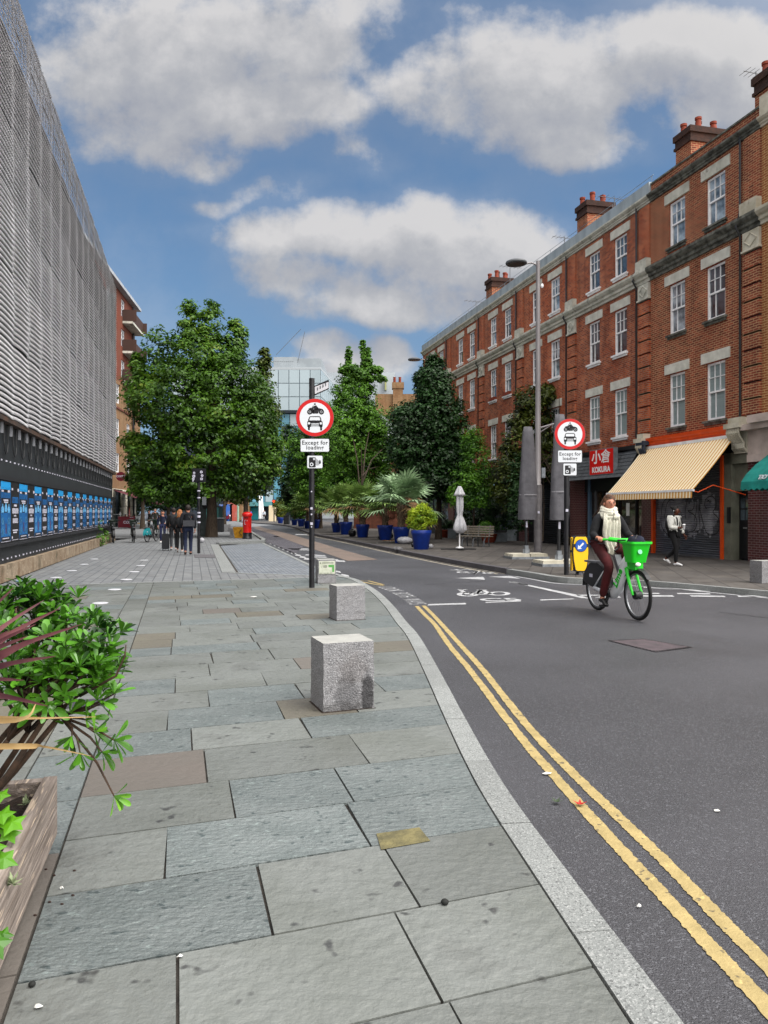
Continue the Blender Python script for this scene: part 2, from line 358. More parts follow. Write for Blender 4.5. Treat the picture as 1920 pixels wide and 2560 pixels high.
# ============================================================ GROUND
rnd = random.Random(7)
M['asphalt']=mat('asphalt','2b2b2f',.55,c2='404045',ns=.3,nd=8,bump=.6,bs=140,speck=('595a5f',85,.57,'1c1c20'),spec=.5,grime=('2c2b2e',.35,.56))
M['asphalt2']=mat('asphalt_patch','3c3a41',.82,c2='47444b',ns=1.2,nd=6,bump=.5,bs=150,speck=('77777d',95,.57,'222227'))
M['redstrip']=mat('buff_surfacing','6f6058',.7,c2='60564f',ns=1.3,nd=6,bump=.3,bs=90,speck=('7f7269',60,.62,'4d443f'))
M['slab']=mat('yorkstone_slab','595c58',.44,c2='696c6a',ns=1.1,nd=7,bump=.7,bs=16,isl=.13,speck=('3a3b3a',7,.64),spec=.55,grime=('434440',1.1,.56))
M['slabblue']=mat('blue_grey_slab','555c5c',.5,c2='626868',ns=2.2,nd=7,bump=1.0,bs=22,isl=.12,speck=('3c4546',11,.62,'6c7574'),spec=.55,streak=(1,1.6,1))
M['slabtan']=mat('buff_slab','5e5b50',.55,c2='57534b',ns=1.6,nd=7,bump=.6,bs=18,isl=.10,speck=('45423a',8,.64),spec=.5)
M['slabpink']=mat('pinkish_slab','5d5752',.55,c2='5a5651',ns=1.6,nd=7,bump=.4,bs=18,isl=.08)
M['joint']=mat('slab_joint','262320',.95,c2='3d3934',ns=9,bump=.4)
M['kerb']=mat('granite_kerb','7c7f7e',.6,c2='727574',ns=2,bump=.4,bs=90,speck=('5a5c5c',75,.56,'959796'),isl=.08)
M['kerbdk']=mat('dark_granite_kerb','3d3b40',.8,c2='4b494d',ns=2,bump=.3,bs=90,speck=('66656a',60,.62))
M['yellow']=mat('yellow_line_paint','9e8c5e',.7,c2='8a7a50',ns=9,nd=6,bump=.3,bs=60,speck=('5f5540',16,.63,'b29c66'))
M['wline']=mat('white_line_paint','a5a6a8',.7,c2='8a8b8d',ns=6,nd=6,bump=.2,bs=60,speck=('6c6d70',14,.67))
M['blocks']=brick_mat('block_paving','727475','66686a','4d5052',.42,.21,.012,'65676a',.5,rot=R(76),plane='xy',bump=.3)
M['blocks2']=brick_mat('bay_setts','777c82','686d72','4d5157',.22,.11,.010,'4a4f55',.5,rot=R(76),plane='xy',bump=.3)
M['rpave']=brick_mat('right_paving','57534f','4c4947','343130',.9,.6,.012,'423e3c',.55,rot=R(104),plane='xy',bump=.25)
M['pale']=mat('pale_paving','747678',.7,c2='636567',ns=.3,nd=6,isl=.05)

MB().poly([(-500,-60,RZ),(500,-60,RZ),(500,900,RZ),(-500,900,RZ)]).build('road',M['asphalt'],kind='structure')

KO=[(1.35,-1.2),(1.16,0.2),(1.0,1.2),(.877,2.255),(.762,3.247),(.66,4.221),(.591,5.57),(.526,7.23),(.43,9.22),(.298,10.6),(.15,12.33),(-.08,14.3),(-.348,15.9),(-.56,17.0),(-.81,17.7),(-1.2,18.05),(-1.7,18.35)]
def smooth_path(P, k=5):
    P=[Vector(p).to_3d() if len(p)==2 else Vector(p) for p in P]; out=[]
    for i in range(len(P)-1):
        p0=P[max(i-1,0)];p1=P[i];p2=P[i+1];p3=P[min(i+2,len(P)-1)]
        for j in range(k):
            t=j/k; out.append(.5*((2*p1)+(p2-p0)*t+(2*p0-5*p1+4*p2-p3)*t*t+(3*p1-p0-3*p2+p3)*t**3))
    out.append(P[-1]); return out
KOs=smooth_path(KO,6)
def offs(P,d):
    out=[]
    for i,p in enumerate(P):
        t=P[min(i+1,len(P)-1)]-P[max(i-1,0)]; t.z=0; t.normalize(); out.append(p+Vector((-t.y,t.x,0))*d)
    return out
KIs=offs(KOs,.145)
def xk(Y):
    for a,b in zip(KIs,KIs[1:]):
        if a.y<=Y<=b.y: return a.x+(b.x-a.x)*(Y-a.y)/(b.y-a.y+1e-9)
    return KIs[0].x if Y<KIs[0].y else -1.2-(Y-18)*.0
# base sheet of the left pavement
WALLX=lambda Y:-3.975-.25*Y
jd=Vector((-.2588,.966,0)); rd=Vector((math.cos(R(20)),math.sin(R(20)),0)); O0=Vector((-1.457,3.507,0))
def PP(a,b,z=0): v=O0+rd*a+jd*b; return Vector((v.x,v.y,z))
base=[(p.x,p.y,-.014) for p in KIs]+[(-3.6,19.1,-.014),(-7.55,35.4,-.014),(-6.1,38.6,-.014),(-6.35,40,-.014),(-13.1,72,-.014),(-24,126,-.014),(-90,126,-.014),(-90,44,-.014),(-14,44,-.014),(WALLX(-1),-1.2,-.014)]
MB().poly(base).build('pavement_bed',M['joint'],kind='structure')
# stone slabs, row by row, cut to the kerb line
def cut_right(b, a0=0):
    lo,hi=a0,9.0
    for _ in range(40):
        m=(lo+hi)/2; p=PP(m,b)
        if p.x<xk(p.y): lo=m
        else: hi=m
    return lo
def cut_left(b):
    lo,hi=-14.0,0.0
    for _ in range(40):
        m=(lo+hi)/2; p=PP(m,b)
        if p.x<WALLX(p.y)+.02: lo=m
        else: hi=m
    return hi
rows=[-3.3,-2.75,-2.2,-1.65,-1.1,-.53,0,.55,1.17,1.69,2.25,2.81,3.39,3.96,4.58,5.08]
while rows[-1]<13.0: rows.append(rows[-1]+rnd.uniform(.5,.62))
rows[-1]=13.35
S=MB()
TINT=[0,0,0,0,1,1,0,0,2,0,1,0,0,1,0,3,1,0,2,0]
def slab(pts,mi):
    dz=[rnd.uniform(-.0015,.0015) for _ in pts]; top=[Vector((p.x,p.y,d)) for p,d in zip(pts,dz)]; bot=[Vector((p.x,p.y,-.02)) for p in pts]; n=len(pts)
    S.add(top+bot,[tuple(range(n))]+[(i,i+n,(i+1)%n+n,(i+1)%n) for i in range(n)],mi)
for b0,b1 in zip(rows,rows[1:]):
    g=.0052; e0=cut_right(b0+g)-.01; e1=cut_right(b1-g)-.01; a=0.0+.006
    off=rnd.uniform(.2,.7); first=True
    while True:
        w=rnd.uniform(.55,.98) if not first else off+.2
        first=False
        an=a+w
        rem=min(e0,e1)-a; last = rem<1.02
        if not last and rem-w<.40: an=a+rem*.52
        mi=rnd.choice(TINT)
        if b0==-.53 and 1.1<a<2.6: mi=1
        sk=rnd.uniform(-.012,.012)
        if last:
            slab([PP(a,b0+g),PP(e0,b0+g),PP(e1,b1-g),PP(a,b1-g)],mi); break
        slab([PP(a,b0+g),PP(an-g,b0+g),PP(an-g+sk,b1-g),PP(a,b1-g)],mi); a=an+g
    # left field beyond the drain band
    w0=cut_left(b0+g); a=-.33
    while a>w0+.3:
        w=rnd.uniform(.7,1.2); an=max(a-w,w0)
        if an-w0<.35: an=w0
        slab([PP(an+g,b0+g),PP(a-g,b0+g),PP(a-g,b1-g),PP(an+g,b1-g)],rnd.choice([0,0,0,1,2,0])); a=an
b=-3.3
while b<13.3:
    l=rnd.uniform(.6,.95); l=min(l,13.34-b); slab([PP(-.325,b+.005),PP(-.006,b+.005),PP(-.006,b+l-.005),PP(-.325,b+l-.005)],rnd.choice([0,0,1,3])); b+=l
S.build('pavement',[M['slab'],M['slabblue'],M['slabtan'],M['slabpink']],kind='structure')
# kerb stones
K=MB(); acc=0; seg=[0]
for i in range(len(KOs)-1):
    acc+=(KOs[i+1]-KOs[i]).length
    if acc>.88 or i==len(KOs)-2: seg.append(i+1); acc=0
for s0,s1 in zip(seg,seg[1:]):
    P0=KOs[s0:s1+1]; P1=KIs[s0:s1+1]; n=len(P0)
    t0=(P0[1]-P0[0]).normalized()*.004; t1=(P0[-1]-P0[-2]).normalized()*.004
    P0=[p.copy() for p in P0];P1=[p.copy() for p in P1]
    P0[0]+=t0;P1[0]+=t0;P0[-1]-=t1;P1[-1]-=t1
    z=.003+rnd.uniform(-.002,.002)
    vs=[Vector((p.x,p.y,z)) for p in P0]+[Vector((p.x,p.y,z)) for p in P1]+[Vector((p.x,p.y,RZ-.01)) for p in P0]+[Vector((p.x,p.y,-.02)) for p in P1]
    fs=[]
    for i in range(n-1): fs+=[(i,i+1,n+i+1,n+i),(i,2*n+i,2*n+i+1,i+1),(n+i,n+i+1,3*n+i+1,3*n+i)]
    fs+=[(0,n,3*n,2*n),(n-1,2*n-1,4*n-1,3*n-1)]
    K.add(vs,fs)
K.build('kerb',M['kerb'],kind='structure')
# far field: small block paving, bay, strips
cl0=PP(-13,13.36); 
blk=[PP(cut_left(13.36),13.36,-.004),PP(-.33,13.36,-.004),PP(2.2,13.36,-.004),(-1.25,17.75,-.004),(-1.75,18.2,-.004),(-3.7,19.0,-.004),(-7.62,35.4,-.004),(-6.1,38.6,-.004),(-6.35,40,-.004),(-13.1,72,-.004),(-24,126,-.004),(-90,126,-.004),(-90,44,-.004),(-14.4,44,-.004),(WALLX(41),41,-.004)]
MB().poly(blk).build('block_pavement',M['blocks'],kind='structure')
B_=[(-1.75,18.2),(-3.71,19.1),(-7.62,35.4),(-6.06,38.5),(-4.78,32.8),(-2.12,22.1),(-1.0,18.2)]
MB().poly([(x,y,-.060) for x,y in B_]).build('parking_bay_paving',M['blocks2'],kind='structure')
k=MB()
def kstrip(a,b,w,z0,z1,mi=0):
    a=Vector(a).to_3d() if len(a)==2 else Vector(a); b=Vector(b).to_3d() if len(b)==2 else Vector(b)
    t=(b-a).normalized(); nr=Vector((-t.y,t.x,0))*w/2
    p=[a-nr,b-nr,b+nr,a+nr]; k.add([Vector((q.x,q.y,z0)) for q in p]+[Vector((q.x,q.y,z1)) for q in p],[(4,5,6,7),(0,1,5,4),(1,2,6,5),(2,3,7,6),(3,0,4,7)],mi)
kstrip((-3.85,19.1),(-7.78,35.3),.34,-.09,.012)
kstrip((-1.7,18.15),(-3.8,19.0),.14,-.09,.004)
kstrip((-.95,18.4),(-2.1,22.2),.13,-.09,-.05); kstrip((-2.1,22.2),(-6.0,38.2),.13,-.09,-.05)
kstrip((-7.7,35.6),(-6.1,38.55),.22,-.09,.09); kstrip((-6.1,38.6),(-6.4,41),.2,-.09,.09); kstrip((-6.4,41),(-13.1,72),.2,-.09,.06)
kstrip(PP(cut_left(13.4),13.4),PP(3.3,13.4),.07,-.02,.003)
k.build('bay_kerb',M['kerb'],kind='structure')
# right pavement
KR=[(-24,125),(-17,104),(-11.9,90),(-8.6,75),(-4.95,53.8),(-2.0,41.5),(-.24,33.9),(1.08,28.2),(2.24,23.6),(3.32,19.9)]
KRs=smooth_path(KR,4)
KR2=[(3.32,19.9),(3.75,18.6),(4.09,17.5),(4.75,17.1),(5.82,16.75),(7.27,14.7),(9.2,11.6),(13,5)]
KR2s=smooth_path(KR2,4)
FX=lambda Y:16.87-.25*Y
rp=[(p.x,p.y,0) for p in KRs]+[(p.x,p.y,0) for p in KR2s[1:]]+[(18,5,0),(FX(15)+.3,15,0),(FX(58),58,0),(4,62,0),(0,75,0),(-6,105,0),(-10,125,0)]
MB().poly(rp).build('right_pavement',M['rpave'],kind='structure')
k=MB()
def kerbrun(P,w,top,mi,sl=.9):
    In=offs(P,-w)
    for i in range(len(P)-1):
        a,b,c,d=P[i],P[i+1],In[i+1],In[i]
        k.add([Vector((q.x,q.y,z)) for z in (top,RZ-.01) for q in (a,b,c,d)],[(0,1,2,3),(0,4,5,1),(3,2,6,7),(0,3,7,4),(1,5,6,2)],mi)
kerbrun([p+Vector((-.02,0,0)) for p in KRs],.17,.045,0); kerbrun(KR2s[:12],.17,.028,1); kerbrun(KR2s[11:],.14,.006,1)
k.build('right_kerb',[M['kerbdk'],M['kerb']],kind='structure')
# surfacing sheets
def zp(pts,z,ox=0,oy=0,sc_=1): return [G(ox+x/sc_,oy+y/sc_,z) for x,y in pts]
MB().poly(zp([(-40,290),(55,290),(60,298),(400,380),(700,465),(1080,580),(1580,720),(1190,738),(760,590),(560,520),(240,400),(0,325)],RZ+.008,640,1260,5.184)).build('buff_road_strip',M['redstrip'],kind='structure')
MB().poly([G(x,y,RZ+.012) for x,y in [(540,1326),(610,1321),(652,1315),(706,1311),(700,1303),(560,1303),(500,1308)]]).build('raised_crossing',M['pale'],kind='structure')
MB().poly([G(x,y,RZ+.004) for x,y in [(600,1318),(652,1323),(690,1338),(760,1366),(735,1385),(660,1352),(610,1330)]]).build('road_patch',M['asphalt2'],kind='structure')
for pp_ in ():
    MB().poly([G(x,y,RZ+.003) for x,y in pp_]).build('road_patch',M['asphalt2'],kind='structure')
crk=MB(); r_c=random.Random(3)
for (xa,ya,xb,yb) in ((1060,1462,1215,1452),(1420,1425,1240,1405),(1800,1530,1920,1545)):
    P_=[G(xa+(xb-xa)*i/14,ya+(yb-ya)*i/14+r_c.uniform(-1,1),RZ+.003) for i in range(15)]; crk.strip(P_,.025)
crk.build('road_cracks',mat('tar_seam','1a191c',.6),kind='structure')
# manhole cover in the road
mh=[G(x,y,RZ+.006) for x,y in [(1518,1601),(1610,1597),(1732,1618),(1640,1630)]]
h=MB(); h.poly(mh,0)
for i in range(4):
    a,b=mh[i],mh[(i+1)%4]; n=14
    for j in range(n):
        p=a.lerp(b,(j+.2)/n); q=a.lerp(b,(j+.75)/n); c_=(mh[0]+mh[2])/2; w=.10
        h.poly([p+Vector((0,0,.003)),q+Vector((0,0,.003)),q.lerp(c_,w)+Vector((0,0,.003)),p.lerp(c_,w)+Vector((0,0,.003))],1)
h.build('manhole_cover',[mat('rusty_iron','4c4146',.7,c2='3b3438',ns=9,bump=.4,bs=50),mat('iron_slots','1b191b',.8)],kind=None,label='flat iron manhole cover set in the asphalt before the cyclist',cat='manhole cover')
gr=MB(); gp=[G(x,y,.005) for x,y in [(487,1394),(544,1394),(540,1386),(484,1386)]]; gr.poly(gp); gr.build('drain_cover',mat('iron_cover','4b494c',.7,c2='5b595c',ns=20),label='rectangular iron cover in the paving by the signal post foot',cat='drain cover')
dg=MB(); dg.poly([PP(-.33,2.55,.005),PP(-.03,2.55,.005),PP(-.03,2.8,.005),PP(-.33,2.8,.005)],0); dg.build('drain_grate',mat('small_grate','3c3a44',.6,c2='2b2a30',ns=30),label='small dark metal grate in the drain band beside the shrub',cat='drain grate')
bs=MB(); 
bs.poly([G(x,y,.004) for x,y in [(941,2084),(1048,2068),(1076,2102),(953,2124)]]); bs.build('paving_patch',mat('gold_patch','6a6342',.9,c2='4f4b34',ns=12,bump=.5),kind='structure')

# painted markings -------------------------------------------------
rm=MB()
def zpath(pts,ox=0,oy=0,s=1,z=RZ+.004): return [G(ox+x/s,oy+y/s,z) for x,y in pts]
y1=smooth_path(zpath([(560,455),(640,540),(735,632)],900,1400,3.95)+zpath([(1124.7,1614.8),(1174,1674),(1297.7,1837),(1376.8,1928.7),(1495.5,2062),(1629,2205.5),(1777,2366),(1920,2519.4)])+[Vector((1.33,1.5,RZ+.004))],6)
y2=smooth_path(zpath([(628,450),(720,540),(805,632)],900,1400,3.95)+zpath([(1165,1627),(1211,1679),(1317.5,1812.5),(1446,1946),(1545,2040),(1668.5,2158.6),(1792,2287),(1920,2415.6)])+[Vector((1.46,1.5,RZ+.004))],6)
def ragged(P,w,mi):
    out=[]
    for i in range(len(P)-1):
        for j in range(6): out.append(P[i].lerp(P[i+1],j/6))
    vs=[];n=len(out)
    for i,p in enumerate(out):
        t=out[min(i+1,n-1)]-out[max(i-1,0)]; t.z=0; t.normalize(); nr=Vector((-t.y,t.x,0))
        vs+=[p+nr*(w/2+rnd.uniform(-.005,.004)),p-nr*(w/2+rnd.uniform(-.005,.004))]
    rm.add(vs,[(2*i+1,2*i+3,2*i+2,2*i) for i in range(n-1)],mi)
ragged(y1,.070,0); ragged(y2,.070,0)
rm.strip(zpath([(0,205),(80,205),(230,243)],900,1400,3.95),.07,mi=0); rm.strip(zpath([(20,215),(130,237),(235,252)],900,1400,3.95),.07,mi=0)
# right kerb lines
Pk=[p+Vector((-.18,-.05,0)) for p in KRs]; rm.strip([Vector((p.x,p.y,RZ+.004)) for p in Pk],.10,mi=2)
Pk=[p+Vector((-.40,-.10,0)) for p in KRs[16:]]; rm.strip([Vector((p.x,p.y,RZ+.004)) for p in Pk],.08,mi=2)
rm.strip([Vector((p.x-.25,p.y-.25,RZ+.004)) for p in KR2s[2:]],.09,mi=1)
def q(pts,ox=0,oy=0,s=1,mi=1): rm.poly(zpath(pts,ox,oy,s),mi)
def bar(x0,y0_,x1,y1_,t=2.2,mi=1,**k_): q([(x0,y0_-t),(x1,y1_-t),(x1+3,y1_+t),(x0-3,y0_+t)],mi=mi)
for i in range(9):
    x=678.6+(773-678.6)*i/8.5; y=1359.3+(1399-1359.3)*i/8.5; t=.7+i*.16; bar(x-3-i*.3,y,x+3+i*.4,y+1.2,t)
bar(838,1428,850,1430,2.0); bar(854,1437,871,1440,2.2)
bar(722,1371.5,769,1372,.8); bar(730,1374,775,1375,.8); bar(652,1354,662,1354.6,.8); bar(686,1341,714,1342,1.0); bar(740,1336,767,1337,1.0)
bar(765,1387,812,1389,1.2); bar(775,1392,815,1393,1.2); bar(836,1402,861,1403,1.8); bar(838,1399,844,1399.4,1.2)
bar(676/3.95+900,442/3.95+1400,1040/3.95+900,430/3.95+1400,1.8)
q([(935,178),(1215,165),(1235,195)],900,1400,3.95); q([(1265,165),(1490,157),(1585,185)],900,1400,3.95)
q([(1465,217),(1490,213),(1659,243),(1659,252)],900,1400,3.95)
Z=(1240,1420,2.44)
q([(80,83),(110,84),(520,168),(570,186),(520,183)],*Z); q([(270,192),(470,186),(478,190),(272,198)],*Z)
q([(490,163),(640,163),(640,168),(500,170)],*Z); q([(640,172),(750,172),(765,181),(600,181)],*Z)
q([(830,96),(1190,100),(1180,108),(880,103)],*Z); q([(900,112),(1310,138),(1305,144),(900,119)],*Z); q([(1100,152),(1305,155),(1310,161),(1110,159)],*Z)
q([(1180,166),(1390,169),(1402,177),(1192,174)],*Z); q([(880,151),(990,152),(1003,158),(880,158)],*Z); q([(860,166),(1075,166),(1090,175),(870,174)],*Z)
q([(1440,138),(1670,140),(1670,148),(1460,147)],*Z); q([(1468,165),(1670,167),(1670,176),(1480,176)],*Z); q([(1230,103),(1520,121),(1670,128),(1670,132),(1230,108)],*Z); q([(1520,122),(1670,131),(1670,136),(1520,127)],*Z)
# bicycle symbols drawn as strokes on the road
def pstroke(pts,ox,oy,s,w=.07,close=False): rm.strip(zpath(pts,ox,oy,s),w,mi=1,close=close)
def ringpx(cx,cy,rx,ry,w,**k_): pstroke([(cx+rx*math.cos(a),cy+ry*math.sin(a)) for a in [2*math.pi*i/20 for i in range(20)]],900,1400,3.95,w,True)
ringpx(1065,338,86,18,.10); ringpx(1372,331,88,16,.10); ringpx(1205,332,38,8,.07)
for p_ in ([(975,297),(1055,292)],[(985,290),(1005,305),(1065,338)],[(1020,318),(1190,325)],[(1050,325),(1150,322),(1200,297)],[(1150,297),(1255,296)],[(1190,296),(1170,330)],[(1220,300),(1290,335)],[(1130,330),(1100,345)]):
    pstroke(p_,900,1400,3.95,.09)
ringpx(1015,120,48,7,.08); ringpx(1268,128,46,8,.08)
for p_ in ([(1020,122),(1140,120),(1160,108)],[(1060,126),(1120,138),(1180,110),(1260,108)],[(1150,110),(1130,138)],[(1220,115),(1290,132)],[(890,97),(975,103)],[(940,92),(1000,104)],[(1000,98),(1060,93),(1095,98)]):
    pstroke(p_,900,1400,3.95,.08)
o=G(900+1240/3.95,1400+400/3.95,RZ+.004)
rm.text('C5',Matrix.Translation(G(1251,1499,RZ+.0045))@Matrix.Rotation(R(6),4,'Z')@Matrix.Diagonal((1,.95,1,1)),.62,1,bold=.018,sx=1.05)
q([(1238,414),(1590,401),(1592,408),(1240,423)],900,1400,3.95)
# LOOK BOTH WAYS beside the kerb
for wd,pa,pb in (('LOOK',(945,1467),(975,1479)),('BOTH',(981,1482),(1004,1494.5)),('WAYS',(1008,1497),(1027,1512))):
    a=G(*pa,RZ+.004); b=G(*pb,RZ+.004); c_=(a+b)/2; an=math.atan2(b.y-a.y,b.x-a.x); l=(b-a).length
    rm.text(wd,Matrix.Translation(c_+Vector((.12,.05,0)))@Matrix.Rotation(an,4,'Z'),.46,1,bold=.0,sx=l/1.42,sp=1.12)
rm.build('road_markings',[M['yellow'],M['wline'],mat('pale_yellow_line','a89f8c',.75,c2='8f8879',ns=5)],kind='structure',fix=False)
# litter, gum and studs
sd_=[(286.5,1474,.13),(316,1449,.14),(335.6,1429.6,.15),(351.6,1414,.16),(360,1400.7,.16),(90,1469,.11),(140,1444,.13),(179,1427,.14),(210,1411,.15),(236,1398,.16),(250.6,1508,.13)]
M['stud']=mat('white_stud','bcbdc2',.35)
first=None
for i,(x,y,r) in enumerate(sd_):
    if first is None:
        m_=MB(); m_.lathe([(.125,0),(.125,.006),(.115,.009)],n=24); first=m_.build('pavement_disc',M['stud'])
        o=first
    else: o=first.copy(); COL.objects.link(o)
    o.location=G(x,y,.001)
    nm=['nearest the drain band','second from','third from','fourth from','fifth from'][i] if i<5 else ''
    tag(o,('white disc in the paving, %s in the row of discs along the drain band'%['first','second','third','fourth','farthest'][i]) if i<5 else ('white disc in the paving, %s in the row of discs along the stone plinth'%['first','second','third','fourth','farthest'][i-5]) if i<10 else 'white disc in the paving just behind the leafy shrub, closest of all','paving light','white discs set in the paving')
lt=mat('litter_white','c8c8c4',.7)
def scrap(x,y,z,s,mt,label,cat='litter',name='litter'):
    m_=MB(); n=7
    s*=.75
    pts=[(s*(.6+.4*rnd.random())*math.cos(2*math.pi*i/n),s*.7*(.6+.4*rnd.random())*math.sin(2*math.pi*i/n),rnd.uniform(.003,.012)) for i in range(n)]
    m_.add(pts+[(0,0,.016)],[(i,(i+1)%n,n) for i in range(n)]); m_.build(name,mt,loc=G(x,y,z),label=label,cat=cat,fix=False)
scrap(1366,1936,RZ+.004,.045,lt,'crumpled white paper scrap touching the left yellow line')
scrap(1794,2030,RZ,.03,lt,'small white scrap on the open asphalt right of the yellow lines')
scrap(634,1493,0,.11,lt,'pale paper scrap lying alone mid pavement beyond the granite blocks')
scrap(154,2225,0,.012,lt,'tiny white pebble on the dark slab by the wooden planter')
scrap(97,2522,0,.025,lt,'white gum scrap near the bottom left corner of the paving')
scrap(48,1453,0,.16,mat('blue_scrap','7fa3c8',.6),'pale blue crushed packet at the foot of the stone plinth')
scrap(450,2396,0,.02,lt,'white flattened gum on the slab near the planter')
scrap(1597,2268,RZ+.004,.018,lt,'white speck of gum between kerb and yellow lines')
M['redleaf']=mat('red_leaf','9c150c',.5); M['deadleaf']=mat('green_leaf_fallen','2b3a22',.6)
def fallen(x,y,s,mt,label,rz=0):
    pts=[]; 
    for i in range(10):
        a=R(-90)+i*math.pi*2/10; r=s if i%2==0 else s*.36
        pts.append((r*math.cos(a),r*math.sin(a),.012 if i%2 else .022))
    m_=MB(); m_.add(pts+[(0,0,.006)],[(i,(i+1)%10,10) for i in range(10)]); m_.build('fallen_leaf',mt,loc=G(x,y,RZ+.006),rz=rz,label=label,cat='leaf',fix=False)
fallen(1450,2014,.042,M['redleaf'],'bright red star-shaped leaf lying on the left yellow line',.4)
fallen(1392,2008,.040,M['deadleaf'],'dark green fallen leaf on asphalt beside the red leaf',1.2)
def pebble(x,y,r,label):
    MB().ell((0,0,r*.7),(r,r*.9,r*.75),8,6).build('seed_pod',mat('dark_pod','141614',.8),loc=G(x,y,0),smooth='all',label=label,cat='seed pod')
pebble(1112,2262,.016,'round black seed pod on the big blue-grey slab')
pebble(80,2467,.012,'dark little seed pod near the bottom left slab edge')
for i,(x,y) in enumerate([(135,2190),(115,2175),(186,2178),(124,2257),(155,2262),(88,2290),(182,2240)]): 
    MB().ell((0,0,.003),(.0075,.005,.004),6,4).build('soil_crumb',mat('soil_crumb_%d'%i,'2a1a14',.9),loc=G(x,y,0),smooth='all',label='crumb of dark soil spilled on the slabs beside the wooden planter',cat='soil crumb',group='soil crumbs spilled by the planter')
# ============================================================ BRICK TERRACE (right)
TH = math.atan2(.9701,-.2425)
def fbase(Y): return (16.87-.25*Y, Y, 0)
def floc(X,y,Y0,p=0.0):
    s=(X-960)/F; Y=(16.87-p*1.0308)/(s+.25)   # plane offset p metres towards the street
    xx=s*Y; fx,fy=fbase(Y0)[:2]; dx,dy=xx-fx,Y-fy
    return (dx*math.cos(TH)+dy*math.sin(TH), p, HC+(1280-y)/F*Y)
M['brick']=brick_mat('red_brick','7e3423','b8623c','94806c',ms=.011,blotch='4c2c1e',amt=.8)
M['brick2']=brick_mat('orange_red_brick','8a3a25','c0643a','94806a',ms=.011,blotch='553322',amt=.78)
M['brickbr']=brick_mat('brown_brick_pale_mortar','682c22','9a4c36','b0916c',ms=.011,blotch='43221a',amt=.55)
M['brickyl']=brick_mat('stock_brick','915a34','8a4c2c','b89a6c',ms=.012,blotch='4a2c18',amt=.4)
M['brickgl']=brick_mat('glazed_dark_red_brick','4d181c','5f2024','8b7f7c',ms=.008,blotch='260c10',amt=.4,rough=.35,spec=.6)
M['soot']=mat('sooty_brick','3c241b',.9,c2='2a1a15',ns=6,bump=.4,bs=30)
M['orange']=mat('orange_paint','e4500e',.45,c2='d0450b',ns=4)
M['shutter']=mat('shutter_metal','6c6e74',.45,.3,c2='55575d',ns=3,streak=(.4,1,6))
M['spray']=mat('spray_painted_shutter','b6b7be',.5,.1,c2='7c7d85',ns=2.2)
M['shdark']=mat('dark_shutter','26272c',.5,.2,c2='1c1d21',ns=4)
M['tile']=mat('slate_grey_tile','484c50',.6,c2='383b3f',ns=8,isl=.25)
M['terr']=mat('terracotta','8a3a22',.8,c2='6a2a1a',ns=8)
M['terrdk']=mat('sooted_pot','4c3a30',.85,c2='3a2a22',ns=8)
M['blueframe']=mat('blue_grey_paint','4c6378',.5)
M['cream']=mat('awning_cream','efe2c2',.85); M['ochre']=mat('awning_ochre','cf9648',.85); M['lint']=mat('painted_lintel','cfcec4',.75,c2='b3b2a8',ns=3,grime=('6b6a60',3,.66))
M['teal']=mat('teal_canvas','158a80',.75,c2='0e6e66',ns=3)
M['blind']=mat('window_blind','6d7b7c',.6,c2='8e9a9b',ns=30,streak=(.01,.01,3))

def opening_wall(mb, x0,x1,z0,z1, ops, depth=.14, mi=0, rmi=None):
    xs=sorted({x0,x1,*[o[0] for o in ops],*[o[1] for o in ops]}); zs=sorted({z0,z1,*[o[2] for o in ops],*[o[3] for o in ops]})
    for a,b in zip(xs,xs[1:]):
        for c,d in zip(zs,zs[1:]):
            mx_,mz=(a+b)/2,(c+d)/2
            if any(o[0]<mx_<o[1] and o[2]<mz<o[3] for o in ops): continue
            mb.add([(a,0,c),(b,0,c),(b,0,d),(a,0,d)],[(0,1,2,3)],mi)
    r=mi if rmi is None else rmi
    for a,b,c,d in ops:
        mb.add([(a,0,c),(b,0,c),(b,0,d),(a,0,d),(a,-depth,c),(b,-depth,c),(b,-depth,d),(a,-depth,d)],[(0,4,5,1),(1,5,6,2),(2,6,7,3),(3,7,4,0)],r)

_win={}
def sash_window(parent,x0,x1,z0,z1,kind='curtain',depth=.085,bars=3):
    w,h=x1-x0,z1-z0; key=(round(w,2),round(h,2),kind,bars)
    if key not in _win:
        f=MB(); t=.065
        for a,b in (((0,-.05,0),(t,.03,h)),((w-t,-.05,0),(w,.03,h)),((t,-.05,0),(w-t,.03,t*1.3)),((t,-.05,h-t),(w-t,.03,h)),((t,-.03,h*.5-.035),(w-t,.035,h*.5+.02))): f.box(a,b)
        f.box((t,-.02,t*1.3),(t+.035,.018,h*.5-.035)); f.box((w-t-.035,-.02,t*1.3),(w-t,.018,h*.5-.035))
        for i in range(1,bars): x=t+(w-2*t)*i/bars; f.box((x-.011,-.02,h*.5+.02),(x+.011,.02,h-t))
        f.box((t,-.02,h*.75-.011),(w-t,.02,h*.75+.011)); x=t+(w-2*t)*.62; f.box((x-.011,-.022,t*1.3),(x+.011,.012,h*.5-.035))
        fo=f.build('window',M['white'],None)
        g=MB(); g.add([(t,-.024,t),(w-t,-.024,t),(w-t,-.024,h*.5),(t,-.024,h*.5)],[(0,1,2,3)],0); g.add([(t,-.012,h*.5),(w-t,-.012,h*.5),(w-t,-.012,h-t),(t,-.012,h-t)],[(0,1,2,3)],0)
        go_=g.build('pane',{'curtain':M['glasslit'],'dark':M['glass'],'blind':M['blind']}[kind],fo)
        _win[key]=fo; o=fo
    else: o=copy_tree(_win[key])
    o.parent=parent; o.location=(x0,-depth,z0); return o
def part_box(name,a,b,m,parent): return MB().box(a,b).build(name,m,parent)
_lin={}
